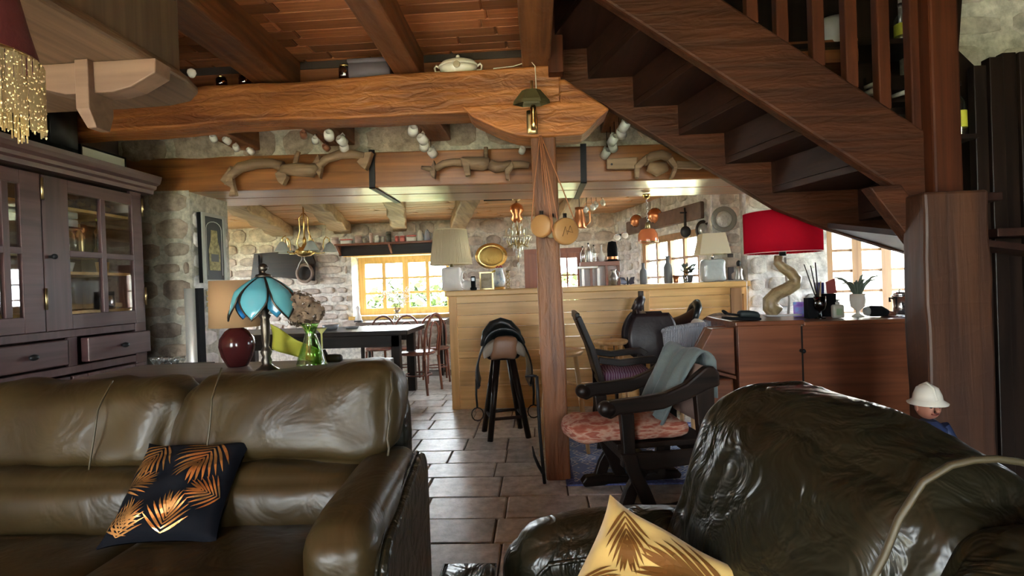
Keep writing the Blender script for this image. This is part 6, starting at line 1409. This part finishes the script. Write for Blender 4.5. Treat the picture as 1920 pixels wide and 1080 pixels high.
# hanging copper jug and mugs on the kitchen ceiling behind the post
kj = thing('hanging_copper_jug', 'copper jug hanging from the kitchen ceiling right of the canteens', 'jug', (xat(1087, 5.2, 1.8), 5.2, zat(428, 5.2, 1087)))
B().lathe([(.0, 0), (.06, 0), (.062, .01), (.052, .10), (.04, .17), (.046, .20), (.0, .198)], n=20).build('body', COPPER, kj); B().tube([(.05, 0, .18), (.10, 0, .15), (.095, 0, .06), (.06, 0, .03)], .008, 8).build('handle', COPPER, kj); B().cyl((0, 0, .2), (0, 0, 2.118 - kj.location.z), .004, n=6).build('hook', IRON, kj)
mugs(((1101, 391), (1110, 386), (1119, 382), (1129, 377)), 5.0, 5.0, MWS, '%s small white mug from the left beside the copper jug', 'white mugs beside the copper jug', zj=2.118)
# two spot lamps on the wall by the window
p0 = V((xat(1162, 6.3, 1.7), 6.3, zat(440, 6.3, 1162)))
sp_ = thing('clamp_spotlight', 'black twin spotlight with white faces left of the kitchen window', 'lamp', p0)
for s, dz in ((-1, -.02), (1, 0)):
    x = B().cyl((s * .045, 0, dz), (s * .045, -.10, dz - .02), .032, .04, 14).build('spot_can', CHROME, sp_); B().lathe([(.0, 0), (.036, 0), (.036, .004), (.0, .004)], n=14).build('spot_face', WHITE, x).location = (s * .045, -.106, dz - .02)
    sp_.children[-1].children[0].rotation_euler = (radians(80), 0, 0)
B().tube([(0, .02, 0), (.02, .10, -.05)], .014, 6).cyl((-.06, .02, 0), (.06, .02, 0), .012).build('bracket', IRON, sp_)
# ------------------------------------------------------------------ brass chandelier over the table
def chandelier(name, label, loc, R, drop, n, hang, mat=BRASS):
    """loc at the ceiling; drop to the bowl"""
    t = thing(name, label, 'chandelier', loc)
    B().lathe([(.0, 0), (.05, 0), (.045, -.03), (.0, -.04)][::-1], n=16).build('ceiling_rose', mat, t)
    b = B().cyl((0, 0, -.04), (0, 0, -drop + .1), .008, n=8)
    b.build('rod', mat, t)
    B().lathe([(.0, -drop - .05), (.012, -drop - .045), (.02, -drop - .02), (.065, -drop), (.07, -drop + .02), (.03, -drop + .05), (.015, -drop + .09), (.02, -drop + .12), (.01, -drop + .15)], n=20).build('bowl', mat, t)
    for s in (-1, 1): B().tube([(s * .012, 0, -.15), (s * .05, 0, -.2), (s * .045, 0, -drop * .6), (s * .08, 0, -drop + .09), (s * .05, 0, -drop + .03)], .006, 6).build('scroll', mat, t)
    for k in range(n):
        a = 2 * pi * k / n + .35; c, s = cos(a), sin(a)
        q = lambda r_, z: (r_ * c, r_ * s, z - drop)
        ar_ = B().tube([q(.05, .01), q(.12, -.02), q(.19, -.015), q(R - .03, .05), q(R - .02, .12), q(R, .15), q(R + .03, .13), q(R + .035, .09)] if hang else [q(.05, .01), q(.12, -.03), q(R - .03, -.01), q(R, .05), q(R, .08)], .007, 6).build('arm', mat, t)
        if hang: B().lathe([(.014, .09), (.03, .075), (.055, .03), (.07, .0), (.072, -.006)], ((R + .035) * c, (R + .035) * s, -drop), 16, cap=False).build('glass_shade', MATS.get('milk_glass') or shademat('milk_glass', (.7, .72, .68), .5), ar_, solid=.003)
        else:
            B().lathe([(.0, .08), (.04, .082), (.035, .09), (.012, .095), (.012, .17), (.0, .175)], (R * c, R * s, -drop), 12).build('candle', CREAM, ar_)
            b = B()
            for j in range(4): b.lathe([(.0, .0), (.010, -.02), (.0, -.045)], (R * c + .03 * cos(j * pi / 2), R * s + .03 * sin(j * pi / 2), -drop + .08), 6, smooth=False)
            x = b.build('crystal_drops', plain('crystal', (.75, .78, .78), .05, spec=1, coat=1) if 'crystal' not in MATS else MATS['crystal'], ar_); x['kind'] = 'stuff'
    return t
ch1 = chandelier('brass_chandelier', 'brass chandelier with glass shades over the dining table', (xat(568, 5.4, 2.1), 5.4, 2.135), .21, .545, 5, True)
B().cyl((-.19, 0, -.012), (0, 0, -.012), .014, n=8).build('ceiling_bar', IRON, ch1)
b = B(); b.lathe([(.05, -.5), (.09, -.53), (.1, -.56), (.06, -.59), (.0, -.6)], n=20); b.build('lower_bowl', BRASS, ch1)
ch2 = chandelier('crystal_chandelier', 'brass and crystal chandelier hanging behind the bar left of the post', (xat(968, 5.9, 2.1), 5.9, 2.135), .13, .52, 6, False, OLDBRASS)
B().cyl((-.36, 0, -.012), (0, 0, -.012), .016, n=8).build('ceiling_bar', IRON, ch2)
B().lathe([(.02, -.06), (.065, -.09), (.085, -.15), (.05, -.20), (.07, -.24), (.03, -.28)], n=18).build('copper_body', COPPER, ch2)
b = B(); r = random.Random(9)
for tier, (rr, z, n) in enumerate(((.05, -.30, 8), (.10, -.37, 14), (.075, -.47, 12), (.05, -.55, 9), (.025, -.62, 5))):
    for k in range(n): a = 2 * pi * k / n + tier; b.lathe([(.0, .025), (.011, .0), (.0, -.045)], (rr * cos(a), rr * sin(a), z + r.uniform(-.02, .02)), 6, smooth=False)
b.lathe([(.0, .03), (.018, .0), (.0, -.08)], (0, 0, -.74), 8, smooth=False); x = b.build('crystal_garland', MATS['crystal'], ch2); x['kind'] = 'stuff'
B().cyl((0, 0, -.57), (0, 0, -.72), .004, n=6).build('lower_rod', OLDBRASS, ch2)
# ------------------------------------------------------------------ shelf of tins over the window
sh2 = thing('tin_shelf', 'red-brown wall shelf of tins above the dining window', 'shelf', (-2.2, 7.46, zat(455, 7.35, 720)))
sx0, sx1 = xat(630, 7.35, 1.85) + 2.2, xat(822, 7.35, 1.85) + 2.2
B().box((sx0, -.18, -.022), (sx1, .0, 0)).build('board', RED, sh2); B().box((sx0, -.02, -.16), (sx1, .0, -.0225)).build('back_board', DARK, sh2)
for x in (sx0 + .01, (sx0 + sx1) / 2 + .02, sx1 - .05): B().prism([(x, -.16, -.023), (x, -.021, -.023), (x, -.021, -.15)], (.03, 0, 0)).build('bracket', REDZ, sh2)
zsh = sh2.location.z + .001
TP, TW, TR, TB, TD, TG = [plain('tin_%d' % i, c, .35) for i, c in enumerate(((.58, .42, .38), (.66, .64, .60), (.60, .16, .14), (.30, .34, .42), (.10, .11, .09), (.42, .40, .34)))]
tins = ((628, .1, .10, TP, 'round pink tin at the left end of the shelf', 1), (650, .155, .07, TW, 'long white and pink tin second on the shelf', 0), (672, .095, .115, TP, 'tall pale pink tin third on the shelf', 1), (684, .05, .075, TG, 'small grey tin behind the pale pink tin', 1), (696, .048, .145, TP, 'narrow tall pinkish canister on the shelf', 1), (707, .065, .11, TW, 'white cylinder tin beside the narrow canister', 1), (718, .05, .09, TG, 'grey-white small tin before the middle joist', 1), (729, .07, .15, TD, 'dark green bottle-shaped tin under the middle joist', 1), (744, .055, .085, TR, 'bright red tin on the shelf', 1), (755, .07, .085, TR, 'red-brown square tin beside the bright red one', 0), (772, .13, .09, TW, 'low patterned white tin toward the lamp', 0))
for u, w_, h, m_, lab, rnd_ in tins:
    t = thing('tin', lab, 'tin', (xat(u, 7.36, 1.87), 7.36, zsh), 0)
    if rnd_: B().lathe([(.0, 0), (w_ / 2, 0), (w_ / 2, h * .8), (.0, h * .8)], n=20).build('body', m_, t); B().lathe([(.0, h * .801), (w_ / 2 + .002, h * .801), (w_ / 2 + .002, h * .95), (w_ / 2 - .006, h), (.0, h)], n=20).build('lid', m_, t)
    else: B().rbox((-w_ / 2, -.04, 0), (w_ / 2, .04, h * .75), .008, 3).build('body', m_, t); B().rbox((-w_ / 2 - .002, -.042, h * .751), (w_ / 2 + .002, .042, h), .008, 3).build('lid', TR if w_ > .1 else m_, t)
for u, lab, m_ in ((788, 'slim white enamel coffee pot on the shelf', TW), (801, 'blue-grey enamel jug at the lamp end of the shelf', TB)):
    t = thing('enamel_pot', lab, 'jug', (xat(u, 7.36, 1.87), 7.36, zsh))
    B().lathe([(.0, 0), (.045, 0), (.042, .06), (.03, .12), (.026, .14), (.0, .165)], n=18).build('body', m_, t); B().tube([(.03, 0, .12), (.065, 0, .10), (.06, 0, .04), (.042, 0, .03)], .006, 6).build('handle', m_, t); B().tube([(-.04, 0, .05), (-.06, 0, .09), (-.075, 0, .12)], [.012, .009, .006], 6).build('spout', m_, t)
# dark board and horse collar on the back wall
hbd = thing('dark_wall_panel', 'dark wooden panel hanging on the back wall behind the chandelier', 'panel', (xat(525, 7.4, 1.5), 7.42, zat(500, 7.4, 525)))
xa, xb = (465 - 525) * .0074, (590 - 525) * .0074
B().prism([(xa, 0, -.17), (xa + .06, 0, .20), (xb - .04, 0, .22), (xb + .02, 0, .05), (xb, 0, -.22), (xa + .35, 0, -.14)], (0, .035, 0)).build('board', DARK, hbd, bevel=.006); B().cyl((xa + .13, -.0005, -.2), (xa + .15, -.03, .18), .012, n=8).build('rod', IRON, hbd)
hc = thing('horse_collar', 'leather and iron horse collar hanging before the dark wall panel', 'collar', (xat(568, 7.3, 1.4), 7.36, zat(508, 7.3, 568)))
B().tube([(.11 * cos(a), 0, -.03 + .12 * sin(a)) for a in [2 * pi * k / 24 for k in range(24)]], .022, 8, closed=True).build('padded_ring', plain('grey_hide', (.22, .16, .13), .7), hc)
for s in (-1, 1): B().tube([(s * .09, -.03, .02), (s * .06, -.03, .1), (s * .02, -.03, .16), (s * .015, -.03, .21)], .008, 6).build('hame', PEWTER, hc)
# far-window table things
df = thing('dried_flowers', 'airy white dried flowers in a vase on the window table', 'flowers', (xat(745, 7.18, .8), 7.18, .741))
B().lathe([(.0, 0), (.05, 0), (.06, .05), (.03, .12), (.04, .14), (.0, .13)], n=16).build('vase', CLEAR, df)
b = B(); r = random.Random(6)
bs_ = B()
for i in range(46):
    a, L = r.uniform(0, 2 * pi), r.uniform(.15, .36); d = V((cos(a) * r.uniform(.3, 1.0), sin(a) * .4, 1)).normalized(); e = V((0, 0, .12)) + d * L; b.tube([(0, 0, .1), e], .0015, 3, cap=False)
    for k in range(5): bs_.ball(e + V((r.gauss(0, .02), r.gauss(0, .02), r.gauss(0, .02))), .0075, 4)
x = b.build('twigs', GREYW, df); x['kind'] = 'stuff'; x = bs_.build('blossoms', WHITE, df); x['kind'] = 'stuff'
wf_ = thing('white_figurine', 'white figurine on dark foot at the left end of the window table', 'ornament', (xat(672, 7.1, .75), 7.1, .741))
B().lathe([(.0, 0), (.06, 0), (.055, .02), (.0, .02)], n=14).build('foot', IRON, wf_); B().lathe([(.0, .021), (.05, .021), (.035, .10), (.025, .15), (.03, .18), (.028, .2), (.0, .225)], n=14).build('body', WHITE, wf_)
for i, (u, Y, lab) in enumerate(((620, 5.75, 'dark bowl on the dining table near the hydrangea'), (660, 5.8, 'flat dark dish on the dining table'))): cup('dish', (xat(u, Y, .76), Y, .751), .09 - .01 * i, .05 - .03 * i, GREYB, lab, 'dish')
# ================================================================== on the desk
DT = .901; DT2 = .889
def ond(u, Y=3.55): return (xat(u, Y, .9), Y, DT if u < 1498 else DT2)
hl = thing('horn_lamp', 'lamp with wide red drum shade on a twisted horn, on the desk', 'lamp', ond(1468, 3.60))
HX, HY_ = hl.location.x, 3.60
S_ = lambda u, v: at(u, v, HY_) - hl.location
B().rbox((S_(1437, 595).x, -.06, 0), (S_(1496, 595).x, .06, .012), .004, 2).build('base', plain('pale_marble', (.62, .62, .60), .3), hl)
HORN = pattern('striped_horn', [(.10, .065, .03), (.34, .25, .13), (.20, .13, .06), (.42, .33, .19)], (7, 20, 9), 'noise', .4, bump=.4)
h_ = [(1455, 586), (1444, 575), (1443, 565), (1456, 551), (1474, 543), (1489, 533), (1492, 522), (1482, 511), (1468, 502), (1458, 492), (1460, 480)]
B().tube([S_(u, v) for u, v in h_], [x * HY_ / F for x in (15, 14, 13, 12, 12, 12, 11, 10, 9, 8, 7.5)], 14).build('horn', HORN, hl)
B().tube([S_(1482, 592) + V((0, .03, 0)), S_(1484, 560) + V((0, .03, 0)), S_(1478, 520) + V((0, .03, 0)), S_(1476, 482) + V((0, .03, 0))], .008, 8).build('rod', plain('grey_rod', (.25, .22, .2), .4), hl)
zb_, zt_ = zat(474, 3.60, 1466) - DT, zat(398, 3.60, 1466) - DT; cx_ = S_(1466, 430).x
B().cyl((cx_, 0, zb_ - .02), (cx_, 0, zb_ + .04), .022).build('socket', BLACK, hl)
B().lathe([(.234, zb_), (.234, zt_)], (cx_, 0, 0), 56, cap=False).build('lamp_shade', shademat('red_shade', (.62, .012, .035), .4), hl, solid=.002)
WRIM = plain('shade_rim', (.75, .55, .52), .6)
for z in (zb_, zt_): B().tube([(cx_ + .235 * cos(k * pi / 24), .235 * sin(k * pi / 24), z) for k in range(48)], .0022, 5, closed=True).build('rim', WRIM, hl)
B().cyl((cx_, 0, zb_ + .04), (cx_, 0, zt_ - .01), .004).cyl((cx_ - .233, 0, zt_ - .01), (cx_ + .233, 0, zt_ - .01), .003).build('shade_carrier', BLACK, hl)
cl_ = thing('black_clog', 'black leather clog lying at the left end of the desk top', 'shoe', (xat(1390, 3.33, .9), 3.33, DT))
B().rbox((-.11, -.035, 0), (.11, .035, .018), .008, 5, lambda q, p: p + V((0, 0, .012 * max(0, -q.x)))).build('sole', SOOT, cl_)
B().rbox((-.02, -.034, .0185), (.108, .034, .062), .026, 6, lambda q, p: p + V((0, 0, -.012 * max(0, q.x)))).build('upper', plain('dark_suede', (.012, .018, .018), .6), cl_); B().tube([(-.02, -.03, .035), (-.085, -.032, .045), (-.106, -.01, .062), (-.106, .01, .062), (-.085, .032, .045), (-.02, .03, .035)], .008, 6).build('heel_strap', SOOT, cl_)
pu = thing('postcard_stand', 'purple and blue glossy card standing beside the horn lamp', 'card', ond(1502, 3.62))
o = B().box((-.046, 0, .002), (.046, .006, .1)).build('card', pattern('violet_print', [(.16, .10, .62), (.42, .22, .72), (.25, .45, .85), (.35, .12, .55)], (14, 14, 18), 'noise', .25), pu); B().box((-.03, -.01, 0), (.03, .03, .0018)).build('foot', BLACK, pu)
ph = thing('pen_holder', 'black square pen holder on the desk next to the purple card', 'pen holder', ond(1521, 3.5))
B().box((-.03, -.03, 0), (.03, .03, .004)).box((-.03, -.03, .0041), (-.027, .03, .13)).box((.027, -.03, .0041), (.03, .03, .13)).box((-.0269, -.03, .0041), (.0269, -.027, .13)).box((-.0269, .027, .0041), (.0269, .03, .13)).build('cup', SOOT, ph)
gb = thing('glass_goblet', 'smoked glass goblet holding brushes on the desk', 'goblet', ond(1538, 3.44))
B().lathe([(.0, 0), (.032, 0), (.03, .005), (.008, .012), (.007, .045), (.03, .06), (.036, .09), (.035, .14), (.032, .14), (.033, .09), (.0, .065)], n=20).build('body', glassmat('smoked_glass', (.35, .33, .3), .15), gb)
for i, (du, dv, rr, m_, lab) in enumerate(((-28, -95, .004, DARK, 'long dark brush leaning left out of the smoked goblet'), (-15, -92, .004, DARK, 'dark paintbrush, second in the smoked goblet'), (-5, -98, .005, DARK, 'tall dark paintbrush upright in the smoked goblet'), (5, -60, .005, plain('tan_handle', (.45, .28, .14), .5), 'short tan brush in the smoked goblet'))):
    s = 3.44 / F; e = V((du * s, .01 * (i - 1.5), -dv * s * .93 + .04)); st0 = V((du * s * .08, .004 * (i - 1.5), .07))
    o = B().tube([st0, st0.lerp(e, .5), e], [rr * .7, rr, rr * .7], 6).build('paintbrush', m_, loc=gb.location); tag(o, lab, 'brush')
bb_ = thing('ink_box', 'small blue box with white edge balanced behind the brushes', 'box', (xat(1537, 3.58, 1.0), 3.58, DT2 + .15))
B().rbox((-.026, -.012, 0), (.026, .012, .075), .004, 2).build('body', plain('royal_blue', (.03, .04, .26), .35), bb_); B().box((-.029, -.013, .0), (-.0265, .013, .075)).build('edge', WHITE, bb_)
bb2 = thing('letter_rack', 'black letter rack behind the goblet on the desk', 'letter rack', ond(1548, 3.60))
B().box((-.05, -.03, 0), (.055, .03, .149)).build('body', SOOT, bb2)
rf = thing('red_folder', 'red folded paper sticking up from the letter rack', 'folder', (xat(1560, 3.6, 1.0), 3.6, DT2 + .1495)); B().prism([(-.03, -.004, 0), (.03, -.004, 0), (.02, -.004, .10), (-.035, -.004, .075)], (0, .008, 0)).build('sheet', plain('faded_red', (.45, .10, .09), .6), rf)
lb = thing('pump_bottle', 'white lotion bottle with green print and pump on the desk', 'bottle', ond(1571, 3.44))
B().rbox((-.034, -.02, 0), (.034, .02, .085), .012, 5).build('body', plain('milky_plastic', (.62, .66, .54), .35), lb); B().box((-.018, -.0208, .02), (.018, -.0203, .06)).build('paper_label', plain('pale_green_print', (.42, .60, .36), .5), lb)
B().lathe([(.012, .0851), (.012, .1), (.006, .102), (.006, .118), (.0, .118)], n=12).tube([(0, 0, .112), (.004, -.03, .112)], .004, 6).build('pump', plain('milky_pump', (.6, .62, .55), .4), lb)
fv = thing('footed_vase', 'white footed vase with grey-green spiky plant on the desk', 'vase', ond(1609, 3.5))
B().lathe([(.0, 0), (.036, 0), (.034, .006), (.012, .02), (.012, .04), (.04, .065), (.046, .11), (.044, .145), (.04, .145), (.0, .10)], n=22).build('body', CREAM, fv)
sk = thing('spiky_plant', 'grey-green spiky leaved plant in the footed vase', 'plant', (fv.location.x, 3.5, DT2 + .13))
for k in range(13):
    r = random.Random(k); a = 2 * pi * k / 13; L = r.uniform(.09, .16); o2 = V((cos(a), sin(a) * .6, 0))
    pts = [V((0, 0, 0)) + o2 * .012, o2 * L * .35 + V((0, 0, L * .55)), o2 * L * .62 + V((0, 0, L * .8)), o2 * L * .95 + V((0, 0, L * (.7 + .2 * r.random())))]
    B().tube(pts, [.006, .009, .007, .002], 5).build('leaf', plain('succulent', (.16, .2, .15), .5) if 'succulent' not in MATS else MATS['succulent'], sk)
db = thing('dusting_brush', 'dark rounded brush lying on the desk by the coffee pot', 'brush', (xat(1645, 3.45, .9), 3.45, DT2))
B().tube([(-.055, 0, .036), (-.03, 0, .036), (.02, 0, .034), (.06, 0, .022)], [.030, .036, .034, .02], 14).build('head', SOOT, db); B().tube([(.06, 0, .022), (.11, 0, .014)], [.014, .012], 8).build('handle', REDZ, db); B().tube([(-.075, 0, .036), (-.056, 0, .036)], [.024, .0305], 14).build('pale_end', plain('grey_bristle', (.4, .4, .38), .8), db)
cp = thing('coffee_pot', 'polished metal coffee pot on a small tray at the desk end', 'coffee pot', ond(1688, 3.45))
B().lathe([(.0, 0), (.10, 0), (.105, .006), (.095, .008), (.0, .006)], n=26).build('tray', CHROME, cp)
B().lathe([(.0, .0085), (.04, .0085), (.036, .06), (.038, .115), (.044, .12), (.044, .13), (.0, .13)], n=24).build('body', CHROME, cp); B().lathe([(.0, .1305), (.04, .1305), (.03, .148), (.0, .152)], n=20).ball((0, 0, .158), .008, 6).build('lid', CHROME, cp); B().tube([(-.04, 0, .11), (-.062, 0, .115), (-.06, 0, .09)], .006, 6).build('spout', BLACK, cp); B().tube([(.042, 0, .12), (.07, 0, .115), (.07, 0, .05), (.04, 0, .03)], .006, 6).build('handle', CHROME, cp)
dl = thing('desk_lamp', 'black desk lamp with jointed arm leaning by the stair post', 'lamp', (xat(1722, 3.55, .9), 3.55, DT2))
B().lathe([(.0, 0), (.08, 0), (.08, .012), (.03, .022), (.0, .022)], n=20).build('base', SOOT, dl)
B().tube([(-.05, 0, .02), (.0, 0, .10), (.07, 0, .2)], .006, 6).tube([(.07, 0, .2), (.05, 0, .30), (-.0, 0, .40)], .006, 6).build('arm', PEWTER, dl); B().lathe([(.02, .06), (.03, .04), (.075, -.03), (.07, -.03), (.02, .04)], (.02, 0, .37), 18).build('lamp_head', SOOT, dl)
# ------------------------------------------------------------------ figure with white helmet beside the post
fz_ = .30
ft = thing('low_stool', 'low dark stool under the helmeted figurine, behind the right sofa', 'stool', (xat(1748, 2.02, .6), 2.06, 0))
B().box((-.13, -.11, .27), (.13, .11, fz_)).build('seat', DARK, ft)
for x in (-.11, .08):
    for y in (-.09, .06): B().box((x, y, 0), (x + .03, y + .03, .269)).build('leg', DARKZ, ft)
fgz = thing('helmeted_figurine', 'painted figurine with white helmet and blue jacket beside the stair post', 'figurine', (ft.location.x, 2.04, fz_ + .001))
BLU = plain('navy_paint', (.02, .035, .10), .5); SKIN = plain('painted_skin', (.36, .15, .10), .45)
b = B()
for s in (-1, 1): b.tube([(s * .03, 0, .0), (s * .03, 0, .09), (s * .026, 0, .17)], [.026, .026, .03], 10)
b.tube([(0, 0, .15), (0, 0, .22), (0, 0, .29), (0, 0, .315)], [.05, .055, .056, .026], 14)
for s in (-1, 1): b.tube([(s * .05, 0, .295), (s * .078, -.005, .24), (s * .07, -.03, .18)], [.022, .02, .016], 10)
b.build('body', BLU, fgz)
b = B().ball((0, 0, .365), .040, 12, (1, 1, 1.15)); b.tube([(0, -.036, .37), (0, -.052, .358), (0, -.038, .352)], [.006, .008, .006], 6); b.build('head', SKIN, fgz)
for s in (-1, 1): B().ball((s * .015, -.038, .372), .0055, 6).build('eye', BLACK, fgz); B().ball((s * .04, 0, .362), .01, 6, (.5, 1, 1.3)).build('ear', SKIN, fgz); B().ball((s * .07, -.034, .172), .017, 8).build('hand', SKIN, fgz)
B().tube([(-.013, -.037, .345), (0, -.040, .342), (.013, -.037, .345)], .0025, 5).build('mouth', plain('painted_lips', (.2, .04, .03), .5), fgz)
B().lathe([(.062, .375), (.064, .38), (.047, .392), (.044, .41), (.034, .435), (.015, .447), (.0, .448)], n=24).tube([(0, -.045, .395), (0, -.03, .436), (0, .0, .452), (0, .035, .436), (0, .047, .395)], .006, 6).build('helmet', plain('white_paint', (.70, .68, .60), .35), fgz)
